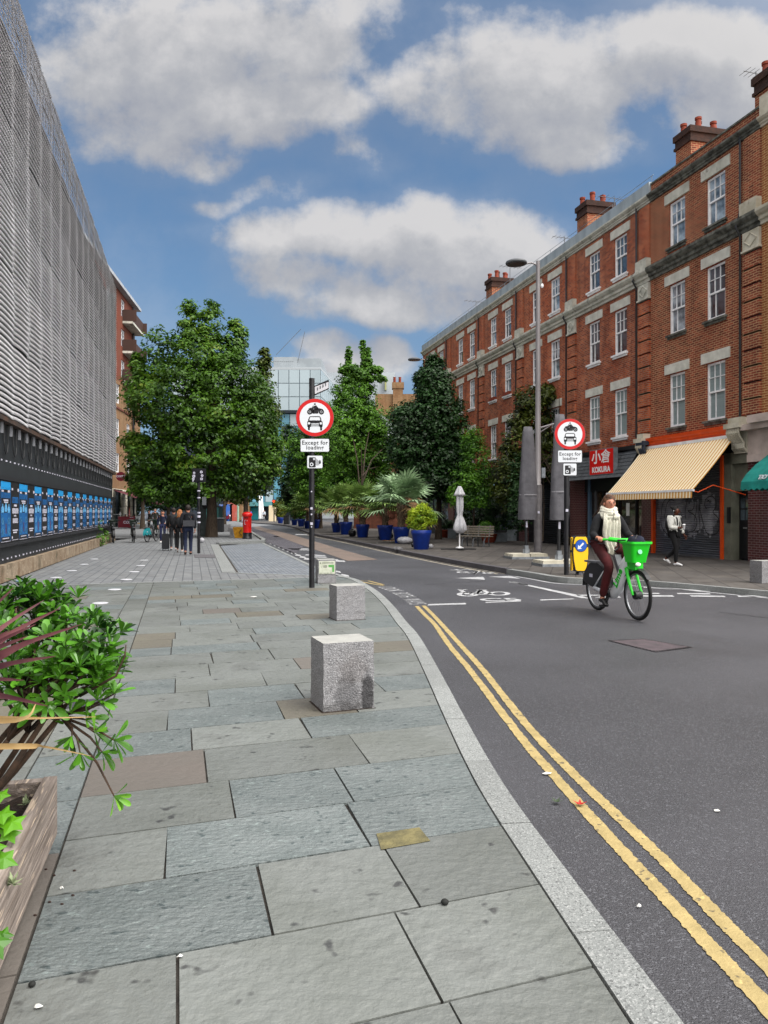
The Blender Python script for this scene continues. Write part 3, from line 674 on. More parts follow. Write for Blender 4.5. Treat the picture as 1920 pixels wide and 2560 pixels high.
def lintel(parent,x0,x1,z0,z1,m,proud=.035):
    mb=MB(); n=5; t=.16
    mb.box((x0,-.1,z0),(x1,proud,z1)); return mb.build('lintel',m,parent)
def sill(parent,x0,x1,z,m):
    mb=MB(); mb.box((x0-.1,-.1,z-.07),(x1+.1,.10,z)); mb.box((x0-.05,-.1,z-.15),(x1+.05,.05,z-.072)); return mb.build('sill',m,parent)
def cornice(parent,x0,x1,z0,z1,m,d=.22,name='cornice'):
    h=z1-z0; pr=[(0,z0),(.06,z0),(.06,z0+h*.22),(d*.5,z0+h*.30),(d*.5,z0+h*.5),(d*.8,z0+h*.62),(d,z0+h*.80),(d,z1),(0,z1)]
    mb=MB(); n=len(pr); vs=[(x0,y,z) for y,z in pr]+[(x1,y,z) for y,z in pr]
    mb.add(vs,[(i,i+1,i+1+n,i+n) for i in range(n-1)]+[tuple(range(n)),tuple(range(2*n-1,n-1,-1))]); return mb.build(name,m,parent)
def chimney(parent,x,d0,d1,ztop,npots=5,wid=.9,z0=12.5):
    st=MB(); st.box((x-wid/2,-d1,z0),(x+wid/2,-d0,ztop-.55),0); st.box((x-wid/2-.06,-d1-.06,ztop-.55),(x+wid/2+.06,-d0+.06,ztop-.45),1); st.box((x-wid/2-.02,-d1-.02,ztop-.45),(x+wid/2+.02,-d0+.02,ztop-.22),1)
    st.box((x-wid/2-.08,-d1-.08,ztop-.22),(x+wid/2+.08,-d0+.08,ztop),1); c=st.build('chimney',[M['brickbr'],M['soot']],parent)
    for i in range(npots):
        t=(i+.5)/npots; xx=x+(-.22 if i%2 else .2); dd=-(d0+(d1-d0)*t); hh=.44+.10*((i*7)%3)
        hh*=.85; MB().lathe([(.13,0),(.11,.08),(.10,hh-.1),(.125,hh-.08),(.125,hh),(.09,hh),(.09,hh-.1)],(xx,dd,ztop),12).build('chimney_pot',M['terr'] if i%4!=2 else M['terrdk'],c,smooth=True)
    return c
WZ=[(4.47,6.33),(7.73,9.47),(10.8,12.36)]
def house(i,Yb,w,brick,label,kinds,fascia='lead',stone='stone',pil=True,dkc=False,sillm=None,uw=None,boxes=False):
    e=empty('terraced_house',fbase(Yb),TH,label,'house','brick terraced houses above the shops')
    wx=uw or [(1.62,2.54),(3.66,4.56)]
    ops=[(a,b,c,d) for a,b in wx for c,d in WZ]
    wl=MB(); opening_wall(wl,0,w,4.0,13.5,ops,.17); wl.box((0,-9,13.3),(w,-.3,13.34)); wl.add([(0,0,4),(0,-9,4),(0,-9,13.4),(0,0,13.5)],[(0,1,2,3)]); wl.add([(w,0,4),(w,-9,4),(w,-9,13.4),(w,0,13.5)],[(0,1,2,3)]); wl.add([(0,-9,0),(w,-9,0),(w,-9,13.4),(0,-9,13.4)],[(0,1,2,3)])
    wl.build('wall',brick,e)
    MB().box((.05,-.9,4.1),(w-.05,-.6,13.2)).build('interior',M['dark'],e)
    st=M[stone]
    for li,(c,d) in enumerate(WZ):
        for wi,(a,b) in enumerate(wx):
            sash_window(e,a,b,c,d,kinds[li*2+wi])
            lintel(e,a-.24,b+.24,d+.03,d+.37,M['lint'] if (li<2 or fascia=='lead') else st)
            sill(e,a,b,c-.005,sillm or M['white'])
            if boxes and li==1: MB().box((a+.05,-.08,c),(b-.05,.12,c+.17)).build('window_box',M['terr'],e)
    if pil:
        pm=MB(); z=4.45
        while z<9.25: pm.box((.02,-.02,z),(.74,.085,min(z+.43,9.3)),0); pm.box((.02,-.02,z+.43),(.74,.03,z+.49),1); z+=.49
        pm.box((.04,-.02,10.5),(.70,.05,12.85),0); pm.build('pilaster',[M['brickbr' if dkc else 'brick2'],M['soot']],e)
        db=MB(); db.box((.0,-.02,9.36),(.76,.13,9.42),0); db.box((.03,-.02,9.42),(.73,.09,9.96),0)
        for s_ in (1,):
            cx,cz=.38,9.69; pts=[(cx-.27,cz),(cx,cz-.2),(cx+.27,cz),(cx,cz+.2)]
            for k2 in range(4):
                p,q_=pts[k2],pts[(k2+1)%4]; db.tube([(p[0],.10,p[1]),(q_[0],.10,q_[1])],.022,4)
        db.build('capital_block',M['stonec'] if dkc or i==0 else M['stone'],e)
        MB().box((.02,-.02,10.47),(.74,.2,10.85)).build('pedestal_block',M['stonec'] if i<2 else M['stone'],e)
    cornice(e,0,w,10.0,10.45,M['stonedk'] if i==1 else (M['stonec'] if i==0 else M['stone']),.26)
    cornice(e,0,w,12.87,13.14,M['stonedk'] if i==1 else (M['stonec'] if i==0 else M['stone']),.2)
    if fascia=='lead': MB().box((0,-.25,13.15),(w,.09,13.62)).build('parapet_fascia',M['lead'],e); MB().tube([(0,-.1,13.9),(w,-.1,13.9)],.012,4).tube([(0.1,-.1,13.6),(0.1,-.1,13.9)],.012,4).tube([(w*.5,-.1,13.6),(w*.5,-.1,13.9)],.012,4).build('roof_rail',M['steel'],e)
    elif fascia=='brick': MB().box((0,-.3,13.5),(w,.04,13.56)).build('coping',M['stonedk'],e)
    else: MB().box((0,-.3,13.15),(w,.10,13.75)).build('parapet_fascia',M['stonec'],e)
    MB().tube([(.86,.07,4.3),(.86,.07,9.95),(.86,.22,10.2),(.86,.12,10.5),(.86,.07,10.7),(.86,.07,13.1)],.035,6).build('downpipe',M['black'],e,smooth=True)
    return e
KN=['curtain','dark','blind']
YB=[17.2,22.75,28.25,33.7,39.05,44.3,50.0]
WD=[5.72,5.67,5.62,5.515,5.41,5.87,6.3]
H=[]
lab=['pale-capped brick house at the right edge above the teal awning','brown brick house with pale mortar above the striped awning','red brick house above the grey tiled shopfront with the red sign','red brick house directly behind the tall lamp post','red brick house with terracotta window boxes on its middle windows','red brick house above the dark round-crowned tree, last but one of the row','farthest red brick house at the end of the terrace']
H.append(house(0,YB[0],WD[0],M['brickyl'],lab[0],['dark']*6,'cream','stonec',dkc=True))
H.append(house(1,YB[1],WD[1],M['brickbr'],lab[1],['blind','blind','dark','curtain','curtain','curtain'],'brick','stone',dkc=True,sillm=M['stonedk']))
H.append(house(2,YB[2],WD[2],M['brick'],lab[2],['blind','blind','dark','dark','dark','dark']))
H.append(house(3,YB[3],WD[3],M['brick2'],lab[3],['dark','blind','curtain','dark','curtain','dark']))
H.append(house(4,YB[4],WD[4],M['brick'],lab[4],['dark','curtain','curtain','dark','dark','curtain'],boxes=True))
H.append(house(5,YB[5],WD[5],M['brick2'],lab[5],['dark','dark','curtain','dark','dark','dark']))
H.append(house(6,YB[6],WD[6],M['brick'],lab[6],['dark','dark','dark','dark','curtain','dark']))
chimney(H[1],.0+5.6,1.3,2.9,15.6,5); chimney(H[2],5.6,.25,1.5,15.0,5); chimney(H[4],5.35,.25,1.5,14.9,5); chimney(H[0],5.75,.15,1.6,14.6,4)
# flemish side wall closes the far end
# ---- ground floors
def shop_common(e,w,x0=.0,m=None):
    MB().box((.01,-.6,0),(w-.01,-.55,4.1)).build('shop_interior',M['dark'],e)
# H1 : orange shop with shutter
e=H[1]; Y0=YB[1]
MB().box((-.6,-.5,0),(.62,-.02,3.0)).build('brick_pier',M['brickgl'],e)
MB().box((.62,-.5,0),(5.67,-.40,4.0)).build('shop_backing',M['dark'],e)
st=MB(); st.box((1.33,-.38,0),(1.68,-.0,3.35)); st.box((.62,-.35,2.15),(1.33,-.12,3.35)); st.box((.62,-.35,0),(.72,-.1,2.15)); st.box((-.6,-.3,3.0),(1.7,.0,3.35)); st.build('door_surround',mat('grey_green_stone','77786a',.85,c2='5f6054',ns=2),e)
dm=MB(); dm.box((.74,-.33,.03),(1.31,-.27,2.12),0)
for a in (.84,1.06): 
    for z in (1.25,1.62): dm.box((a,-.268,z),(a+.18,-.262,z+.32),1)
d_=dm.build('door',[M['black'],M['glass']],e); MB().box((.95,-.262,.98),(1.12,-.25,1.03)).build('letterbox',M['chrome'],d_)
MB().box((1.36,.0,1.15),(1.47,.06,1.65)).build('entry_phone',M['plastic'],e)
sh=MB(); z=.05
nx=40; x0s,x1s=1.82,5.45
while z<3.25:
    for j in range(nx):
        a=x0s+(x1s-x0s)*j/nx; b=x0s+(x1s-x0s)*(j+1)/nx; mx_=(a+b)/2
        mi=0
        for (ex,ez,rx,rz) in ((4.75,1.45,.55,.75),(4.05,1.45,.5,.6),(3.3,1.25,.45,.65),(2.5,1.4,.42,.72)):
            if ((mx_-ex)/rx)**2+((z-ez)/rz)**2<1+.25*math.sin(j*2.1+z*3): mi=1
        sh.add([(a,-.06,z),(b,-.06,z),(b,-.035,z+.035),(a,-.035,z+.035),(b,-.06,z+.07),(a,-.06,z+.07)],[(0,1,2,3),(3,2,4,5)],mi)
    z+=.075
sh.box((x0s,-.08,0),(x1s,-.03,.06),0); shut=sh.build('roller_shutter',[M['shutter'],M['spray']],e,fix=False)
gm=MB()
def gst(pts,w=.028):
    P=[floc(1340+x*.3496,980+y*.3496,Y0,-.02) for x,y in pts]; P=[Vector((p[0],-.026,p[2])) for p in P]
    for a,b in zip(P,P[1:]):
        t=(b-a); 
        if t.length<1e-4: continue
        t.normalize(); nr=Vector((-t.z,0,t.x))*w/2; gm.add([a+nr,b+nr,b-nr,a-nr],[(0,1,2,3)])
def gcurve(pts,**k_): 
    P=smooth_path([Vector((x,y,0)) for x,y in pts],5); gst([(p.x,p.y) for p in P],**k_)
gcurve([(960,770),(930,765),(905,800),(895,870),(895,950),(930,1010),(985,1020)]); gcurve([(985,775),(960,770),(935,800),(925,850),(915,900)])
gcurve([(1080,770),(1065,860),(1070,905)]); gcurve([(1075,770),(1110,755),(1130,790),(1120,840),(1085,850),(1130,880),(1150,930),(1130,990),(1090,1000)])
gcurve([(1135,1000),(1170,980),(1165,880),(1165,810)]); gcurve([(1165,820),(1185,900),(1210,990),(1240,1020),(1290,1010),(1312,960),(1300,900),(1265,860),(1285,820),(1282,770),(1250,745),(1215,765),(1205,810),(1220,835)])
gcurve([(1225,770),(1245,790),(1250,765)]); gcurve([(1220,785),(1240,770)]); gcurve([(1150,780),(1145,850),(1130,920)])
gm.build('graffiti',M['black'],shut)
MB().box((1.69,-.10,0),(1.81,.05,3.3)).build('orange_post',M['orange'],e); MB().box((5.46,-.10,0),(5.60,.05,3.9)).build('orange_post',M['orange'],e)
of=MB(); n_=8; pr=[(0,3.86),(.10,3.86),(.12,3.94),(.16,3.97),(.16,4.05),(.22,4.10),(.25,4.19),(.0,4.19)]
vs=[(1.15,y,z) for y,z in pr]+[(5.75,y,z) for y,z in pr]; of.add(vs,[(i,(i+1)%8,(i+1)%8+8,i+8) for i in range(8)]+[tuple(range(8)),tuple(range(15,7,-1))]); of.build('fascia_board',M['orange'],e)
MB().box((1.68,-.1,3.3),(5.67,.0,3.85)).build('shop_fascia',M['dark'],e)
for (xa,xb) in ((.55,1.12),(5.72,6.12)):
    cb=MB()
    cb.box((xa-.06,0,4.05),(xb+.06,.42,4.2)); cb.box((xa,0,4.2),(xb,.3,4.38))
    n_=7
    for k_ in range(n_):
        x=xa+(xb-xa)*(k_+.5)/n_; cb.tube([(x,.34,4.04),(x,.36,3.9),(x,.28,3.75),(x,.16,3.6),(x,.16,3.45),(x,.06,3.35)],.038,6,cap=True)
    cb.box((xa,0,3.3),(xb,.08,4.05))
    cb.build('console_bracket',M['stonec'],e)
lc=MB(); lc.box((-1.2,0,3.0),(.5,.12,3.22)); lc.box((-1.6,0,3.22),(.55,.05,3.95)); lc.box((-1.6,0,3.95),(.55,.32,4.12)); lc.box((-1.6,0,4.12),(.1,.45,4.35)); lc.build('shop_cornice',mat('pinkish_white_paint','c3b3ab',.7,c2='a5978e',ns=2),e)
# striped awning
aw=empty('awning',(0,0,0)); aw.parent=e
xa,xb=1.02,5.98; n_=64; fa=MB()
def yz(t): return (.12+(1.6-.12)*t, 3.84+(2.18-3.84)*t - .05*math.sin(math.pi*t))
for i in range(n_):
    a=xa+(xb-xa)*i/n_; b=xa+(xb-xa)*(i+1)/n_; mi=0 if i%2 else 1
    if i%2==0: a+= .0; b-=.02
    prev=None
    if i%2==1: a-=.02
    for k_ in range(5):
        y0_,z0_=yz(k_/4)
        if prev: fa.add([(a,prev[0],prev[1]),(b,prev[0],prev[1]),(b,y0_,z0_),(a,y0_,z0_)],[(0,1,2,3)],mi)
        prev=(y0_,z0_)
fa.build('canopy',[M['cream'],M['ochre']],aw,fix=False)
va=MB()
for i in range(n_//1):
    a=xa+(xb-xa)*i/n_; b=xa+(xb-xa)*(i+1)/n_
    va.add([(a,1.63,2.15),(b,1.63,2.15),(b,1.64,1.93),(a,1.64,1.93)],[(0,1,2,3)],0 if i%2 else 1)
va.build('valance',[M['cream'],M['ochre']],aw,fix=False)
MB().box((xa-.03,1.57,2.13),(xb+.03,1.64,2.20)).box((xa-.03,.05,3.80),(xb+.03,.16,3.90)).build('front_bar',M['white'],aw)
MB().tube([(1.05,1.58,2.15),(1.0,1.45,2.10),(.95,.95,2.32),(.66,.03,2.02)],.017,6).tube([(5.9,1.55,2.15),(5.8,.8,2.3),(5.75,.05,2.1)],.017,6).build('folding_arm',M['orange'],aw)
# H2 : tiled pent roof shop
e=H[2]
MB().box((0,-.5,0),(.62,-.0,3.9)).build('brick_pier',M['brickgl'],e); MB().box((4.95,-.5,0),(5.62,-.0,3.9)).build('brick_pier',M['brickgl'],e)
MB().box((.62,-.55,0),(4.95,-.50,4.0)).build('shop_backing',M['dark'],e)
tl=MB()
for r_ in range(7):
    t0,t1=r_/7,(r_+1)/7
    y0_,z0_=.10+.62*t0,3.88-1.02*t0; y1_,z1_=.10+.62*t1+.03,3.88-1.02*t1-.03
    nx=int(5.2/.11)
    for j in range(nx):
        a=.55+j*.11; vs=[]
        for k_ in range(5):
            w_=.022*math.sin(math.pi*k_/4)
            vs+= [(a+.11*k_/4,y0_+w_,z0_+w_*.4),(a+.11*k_/4,y1_+w_+.03,z1_+w_*.4-.02*math.sin(math.pi*k_/4))]
        tl.add(vs,[(2*k_,2*k_+2,2*k_+3,2*k_+1) for k_ in range(4)])
tl.box((.55,-.0,2.88),(5.72,.66,2.94)); tl.build('tiled_roof',M['tile'],e,fix=False)
MB().box((.3,-.02,3.88),(5.7,.24,4.02)).build('gutter',M['plastic'],e)
sf=MB(); sf.box((4.45,-.12,0),(4.62,.02,2.9),0); sf.box((.62,-.12,2.35),(4.95,-.02,2.9),1); sf.box((.62,-.12,0),(4.95,-.03,.45),1)
for x in (1.0,2.2,3.4): sf.box((x,-.12,.45),(x+.09,-.02,2.35),1)
sf.box((4.0,-.12,0),(4.08,.0,2.4),2); sf.build('shop_frame',[M['blueframe'],M['black'],M['greyplastic']],e)
MB().box((.65,-.10,.45),(4.9,-.08,2.35)).build('shop_window',mat('shop_glass','1d1712',.05,c2='3a2b20',ns=1.2,spec=.8),e)
MB().box((1.55,-.075,1.35),(1.78,-.07,1.85)).box((3.55,-.075,1.6),(3.7,-.07,1.8)).build('menu_sheet',M['paper'],e)
dd=MB(); dd.box((4.63,-.2,0.02),(4.93,-.14,2.1),0)
for z in (1.1,1.5): dd.box((4.68,-.138,z),(4.88,-.13,z+.32),1)
dd.build('door',[M['black'],M['glasslit']],e)
cb=MB(); xa,xb=-.12,.28
cb.box((xa,0,3.95),(xb+.1,.4,4.1),0)
for k_ in range(4): x=xa+(xb-xa)*(k_+.5)/4; cb.tube([(x,.32,3.95),(x,.34,3.8),(x,.2,3.5),(x,.08,3.3)],.045,6,mi=0)
cb.build('console_bracket',[mat('navy_stone','2b3442',.7)],e)
sg=MB(); sw,sh_=1.84,1.02; Ms=Matrix.Translation((2.36,.62,3.48))
sg.M=Ms; sg.box((-sw/2,-.12,-sh_/2),(sw/2,.06,sh_/2),1); sg.box((-sw/2+.03,.06,-sh_/2+.03),(sw/2-.03,.068,sh_/2-.03),0)
TM=Matrix.Rotation(math.pi,4,'Z')@Matrix.Rotation(R(90),4,'X')
sg.text('小',Matrix.Translation((.36,.074,.17))@TM,.56,2,bold=.016,sx=1.3); sg.text('倉',Matrix.Translation((-.36,.074,.17))@TM,.56,2,bold=.007,sx=1.3)
sg.text('KOKURA',Matrix.Translation((0,.074,-.31))@TM,.30,2,bold=.014,sx=1.12)
sg.build('shop_sign',[mat('sign_bright_red','d30a0e',.35),M['steel'],mat('sign_letter_white','e8e6e6',.4)],e,fix=False)
# other dark ground floors
def plain_shop(e,w,shutter):
    mb=MB(); mb.box((0,-.4,0),(.6,-.0,3.9)); mb.build('brick_pier',M['brickgl'],e); MB().box((w-.35,-.4,0),(w,-.0,3.9)).build('brick_pier',M['brickgl'],e)
    MB().box((.6,-.5,0),(w-.35,-.45,4.0)).build('shop_backing',M['dark'],e)
    MB().box((.1,-.02,3.1),(w-.1,.22,3.95)).build('fascia_board',M['black'],e)
    mb=MB(); z=.03
    while z<3.05: mb.add([(.62,-.1,z),(w-.37,-.1,z),(w-.37,-.07,z+.05),(.62,-.07,z+.05),(w-.37,-.1,z+.1),(.62,-.1,z+.1)],[(0,1,2,3),(3,2,4,5)]); z+=.10
    if shutter: mb.build('roller_shutter',M['shdark'],e,fix=False)
    else:
        MB().box((.62,-.12,.5),(w-.37,-.1,3.0)).build('shop_window',M['glass'],e)
        MB().box((.62,-.1,0),(w-.37,-.04,.5)).box((2.4,-.1,.5),(2.5,-.04,3.0)).box((4.0,-.1,.5),(4.1,-.04,3.0)).build('shop_frame',M['black'],e)
plain_shop(H[3],WD[3],True); plain_shop(H[4],WD[4],False); plain_shop(H[5],WD[5],False); plain_shop(H[6],WD[6],False)
plain_shop(H[0],WD[0]-.7,False)
# teal dutch awning on the nearest house
e=H[0]; aw=empty('awning',(0,0,0)); aw.parent=e
u1=(22.3-17.2)/.9701; u0=u1-4.4; pr=[(.05,3.22),(.22,3.14),(.62,2.86),(.94,2.58),(1.1,2.36)]
c=MB(); n=len(pr); vs=[(u0,y,z) for y,z in pr]+[(u1-.0,y,z) for y,z in pr]; c.add(vs,[(i,i+1,i+1+n,i+n) for i in range(n-1)])
c.add([(u1,.05,3.22)]+[(u1,y,z) for y,z in pr[1:]]+[(u1,.05,2.36)],[tuple(range(n+1))]); c.build('canopy',M['teal'],aw,fix=False)
v=MB(); k_=40
top=[]; 
for i in range(k_+1):
    x=u1-4.4*i/k_; top.append(((x,1.1,2.36),(x,1.12,2.16-.05*abs(math.sin(math.pi*i/2)))))
for a,b in zip(top,top[1:]): v.add([a[0],b[0],b[1],a[1]],[(0,1,2,3)])
side=[((u1,1.1-1.05*i/10,2.36),(u1+.01,1.12-1.05*i/10,2.15-.05*abs(math.sin(math.pi*i/2)))) for i in range(11)]
for a,b in zip(side,side[1:]): v.add([a[0],b[0],b[1],a[1]],[(0,1,2,3)])
v.build('valance',M['teal'],aw,fix=False)
t=MB(); t.text("TIO'",Matrix.Translation((u1-.82,1.06,2.46))@TM@Matrix.Rotation(R(-34),4,'X'),.20,0,align='CENTER',sx=.95,bold=.004,ext=.012); t.build('lettering',M['glossw'],aw,fix=False)
# aerials on the roofs
def aerial(X,y,Y,h,label,s=1):
    p=W(X,y,Y); e=empty('roof_aerial',(p.x,p.y,13.3),.3,label,'aerial','television aerials on the terrace roof')
    hh=p.z-13.3
    MB().tube([(0,0,0),(0,0,hh)],.018,5).build('mast',M['greyplastic'],e)
    m_=MB(); m_.tube([(-.8*s,0,hh-.05),(.9*s,0,hh-.05)],.012,4)
    for i in range(6): m_.tube([(-.7*s+i*.28*s,-.25,hh-.05),(-.7*s+i*.28*s,.25,hh-.05)],.008,4)
    m_.build('antenna',M['greyplastic'],e)
aerial(1536,493,32.2,1,'spindly aerial rising beside the second chimney from the right')
aerial(1411,592,37,1,'thin aerial on the roof edge left of the lamp head, over the window boxes',.8)
aerial(1275,665,43,1,'thin aerial standing between lamp head and the third chimney',.8)
aerial(1190,752,49,1,'low aerial with wide crossbar on the far part of the roof')
aerial(1890,180,24.5,1,'branching aerial by the chimney at the top right corner',.6)
# ============================================================ MESH CLAD BUILDING (left)
M['clad']=mat('cladding_metal','e8e7ea',.55,0,c2='d8d7db',ns=2,isl=.10)
M['darkwall']=mat('charcoal_hoarding','24282c',.6,c2='1d2024',ns=2,grime=('34383b',1.5,.6))
M['plinth']=mat('stained_limestone','8d7f6c',.9,c2='6f5c48',ns=2.5,nd=7,bump=.5,bs=14,grime=('45402f',1.6,.55),speck=('a99b86',9,.62))
M['pblue']=mat('poster_blue','0e5f9c',.5,c2='0a4c84',ns=6); M['pblue2']=mat('poster_bright_blue','1b8ac8',.5); M['pfig']=mat('poster_pale_figures','6fb2da',.5,c2='3f86bd',ns=14)
M['pblack']=mat('poster_black','17161a',.5); M['ptext']=mat('poster_white_text','b5b4c2',.6); M['pred']=mat('poster_dull_red','7a3a33',.6)
TW=math.atan2(.9701,-.2425)
def lb(Y,p=0): return Vector((-3.975-.25*Y+.9701*p, Y+.2425*p, 0))
Yb0=9.0
e=empty('mesh_clad_building',lb(Yb0),TW,'large building clad in pale metal mesh above a charcoal wall','building')
# local x: along the street away from the camera; local y: away from the street; -y: towards it
LEN=(40.2-Yb0)/.9701; ZT,ZB=13.35,3.56
core=MB(); core.box((0,.45,ZB+.02),(LEN-.05,14,ZT-.35),0); core.build('inner_wall',mat('dark_backing','08080a',.9),e)
# cladding: small tilted metal tabs, panel by panel
V=[];Q=[]; ph=.118; pw=.10; prow=1.58
nr_=int((ZT-ZB)/ph); ncol=int(LEN/pw)
rng=np.random.RandomState(3)
cnt=0
off_panel={}
for r_ in range(nr_):
    z=ZB+r_*ph; pr_=int((z-ZB)/prow); fz=((z-ZB)%prow)/prow
    for c_ in range(ncol):
        x=c_*pw; pc=int(x/1.62); fx=(x%1.62)/1.62
        key=(pr_,pc)
        if key not in off_panel: off_panel[key]=rng.uniform(-.02,.02,3)
        o=off_panel[key]
        bulge=-.035*math.sin(math.pi*fz)*(.35+.65*fx)-.035*fx+o[0]*.5
        dz=.028*math.sin(math.pi*fx)+.03*fx*math.sin(2.2*pr_+pc)+o[1]*.5
        tilt=.013+.005*math.sin(math.pi*fx)
        w_=pw*.88; h_=ph*.68
        y0_=bulge-tilt; y1_=bulge+.012
        x0_=x+.25*pw*(r_%2)
        b=len(V)
        V+=[(x0_,y0_,z+dz),(x0_+w_,y0_,z+dz),(x0_+w_,y1_,z+dz+h_),(x0_,y1_,z+dz+h_),(x0_,y0_+.035,z+dz),(x0_+w_,y0_+.035,z+dz)]
        Q+=[(b,b+1,b+2,b+3),(b+4,b+5,b+1,b)]
np_mesh('mesh_cladding',V,Q,M['clad'],e)
# light frame behind the free top edge, and end trim
fr=MB()
for i in range(int(LEN/.41)): fr.box((i*.41,.06,ZT-1.2),(i*.41+.02,.08,ZT+.12))
for z in (ZT-.8,ZT-.4,ZT): fr.box((0,.06,z),(LEN,.085,z+.025))
fr.build('top_rail',mat('grey_rail','6d7076',.5,.3),e); MB().box((LEN-.02,.0,ZB),(LEN+.01,.45,ZT-.4)).build('end_trim',M['steel'],e)
MB().box((0,-.02,3.44),(LEN,.5,3.54)).build('soffit_edge',mat('rusty_soffit','4c3527',.8,c2='2a2421',ns=5),e)
dw=MB(); dw.box((0,.16,.30),(LEN,.4,3.5)); dw.build('hoarding_wall',M['darkwall'],e)
MB().box((0,.02,0),(LEN,.44,.36)).build('stone_plinth',M['plinth'],e)
MB().box((0,.06,.74),(LEN,.17,.80)).box((0,.08,2.20),(LEN,.17,2.28)).box((0,.11,.80),(LEN,.165,2.20)).build('poster_board',mat('board_charcoal','1b1c20',.6),e)
rv=MB(); i=0
for k_ in range(int(LEN/.42)):
    w_=.05 if k_%2 else .10
    rv.box((k_*.42,.145,2.62),(k_*.42+w_,.165,2.655)); rv.box((k_*.42+.1,.145,.44),(k_*.42+.1+w_,.165,.475))
rv.build('rivet_row',M['ptext'],e)
hm=None
for k_ in range(int(LEN/.86)):
    if hm is None:
        m_=MB(); m_.box((0,.07,3.20),(.05,.12,3.46)); hm=m_.build('hanger',mat('hanger_grey','8d8f95',.5),e)
        m2=MB(); m2.tube([(.35,.12,3.45),(.35,.12,3.0),(.40,.12,2.84),(.52,.12,2.78),(.64,.12,2.84),(.69,.12,3.0),(.69,.12,3.45)],.014,6); m2.build('cable_loop',M['plastic'],hm)
    else:
        c_=hm.copy(); COL.objects.link(c_); c_.parent=e; c_.location.x=k_*.86
        d_=hm.children[0].copy(); COL.objects.link(d_); d_.parent=c_
# posters
def poster_blue():
    m=MB(); m.box((0,0,0),(.98,.004,1.36),0)
    def r(a,b,c,d,mi): m.box((a,-.003,c),(b,-.001,d),mi)
    r(.03,.95,1.20,1.34,2); r(.03,.95,1.17,1.21,5)
    m.box((.02,-.003,.04),(.05,-.001,1.16),1); m.box((.93,-.003,.04),(.96,-.001,1.16),1)
    r(.08,.9,.98,1.10,1)
    for k in range(6): m.box((.12+k*.13,-.005,.99),(.15+k*.13,-.0035,1.09),0)
    r(.10,.30,1.115,1.155,4); r(.68,.88,1.11,1.16,4); r(.28,.72,.92,.95,4); r(.34,.70,.875,.905,4)
    for a,zs in ((.10,(.16,.40,.64)),(.68,(.16,.40,.64)),(.40,(.68,))):
        for z in zs:
            m.prism([(a,z),(a+.2,z),(a+.22,z+.09),(a+.17,z+.15),(a+.13,z+.16),(a+.13,z+.21),(a+.07,z+.21),(a+.07,z+.16),(a+.02,z+.14),(a-.01,z+.08)],-.003,-.001,3,3)
    r(.06,.92,.13,.66,1); r(.46,.56,.20,.42,6); r(.2,.8,.085,.105,4); r(.05,.93,.02,.03,4)
    return m
def poster_dark():
    m=MB(); m.box((0,0,0),(.80,.004,1.30),0)
    def r(a,b,c,d,mi): m.box((a,-.003,c),(b,-.001,d),mi)
    r(.10,.70,.88,1.02,1)
    for k in range(4): m.box((.16+k*.14,-.005,.90),(.19+k*.14,-.0035,1.0),0)
    r(.26,.54,.80,.85,4); r(.1,.7,.64,.76,4); r(.26,.52,.57,.61,4); r(.14,.66,.42,.53,4)
    for k in range(5): m.box((.16+k*.11,-.005,.43),(.18+k*.11,-.0035,.75),0)
    r(.14,.66,.24,.27,4); r(.2,.56,.19,.22,4); r(.02,.16,1.17,1.22,4); r(.64,.78,1.15,1.22,4); r(.05,.7,.03,.04,4); r(.05,.14,.07,.12,4)
    return m
pm=[M['pblack'],M['pblue'],M['pblue2'],M['pfig'],M['ptext'],M['pblue2'],M['pred']]
pb=pd=None; ords=['first','second','third','fourth','fifth','sixth','seventh','eighth','ninth','tenth','eleventh','twelfth','thirteenth','fourteenth','fifteenth']
import itertools
ang=TW
for i in range(-2,13):
    Yp=16.42+i*1.775
    for kind in (0,1):
        Y=Yp+(1.0 if kind else 0)+.02
        p=lb(Y,.0); p=p+Vector((.9701,.2425,0))*(-.105)
        if kind==0:
            if pb is None: pb=o=poster_blue().build('poster',pm,fix=False)
            else: o=pb.copy(); COL.objects.link(o)
        else:
            if pd is None: pd=o=poster_dark().build('poster',pm,fix=False)
            else: o=pd.copy(); COL.objects.link(o)
        o.location=(p.x,p.y,.825); o.rotation_euler=(0,0,TW)
        tag(o,('blue poster with pale bottle shapes, %s blue one from the near end of the wall'%ords[i+2]) if kind==0 else ('black poster with grey lettering, %s black one from the near end of the wall'%ords[i+2]),'poster','posters pasted along the charcoal wall')
# weeds by the plinth end are built with the plants
# ============================================================ BRICK APARTMENT BLOCK WITH CAFE (beyond)
M['tanbrick']=brick_mat('tan_brick','7a5c3e','8a6a4a','7c6c54',blotch='5c442e',amt=.5,bump=.1)
M['redbr']=brick_mat('russet_brick','6e3a2a','7c4632','5a3a2e',blotch='6c2c1a',amt=.5,bump=.1)
TC=math.atan2(1,-.12)-math.pi
BSC=1.29
e=empty('apartment_block',((-18.6-.12*25.3)*BSC,66.8*BSC,-.43),TC,'tall russet and tan brick block with balconies and a cafe below','apartment building')
Lc=29.5
ops=[(x,x+1.3,z,z+1.5) for x in (2,6,10,14.5,18.2) for z in (4.6,7.3,10.0)]
w=MB(); w.M=Matrix(); opening_wall(w,0,25.5,3.2,11.8,ops,.15); w.box((-4,-8,3.2),(0,-1.2+.9,11.6)); w.add([(0,0,3.2),(0,-9,3.2),(0,-9,19),(0,0,19)],[(0,1,2,3)]); w.add([(25.5,0,0),(25.5,-9,0),(25.5,-9,11.8),(25.5,0,11.8)],[(0,1,2,3)]); w.build('lower_wall',M['tanbrick'],e)
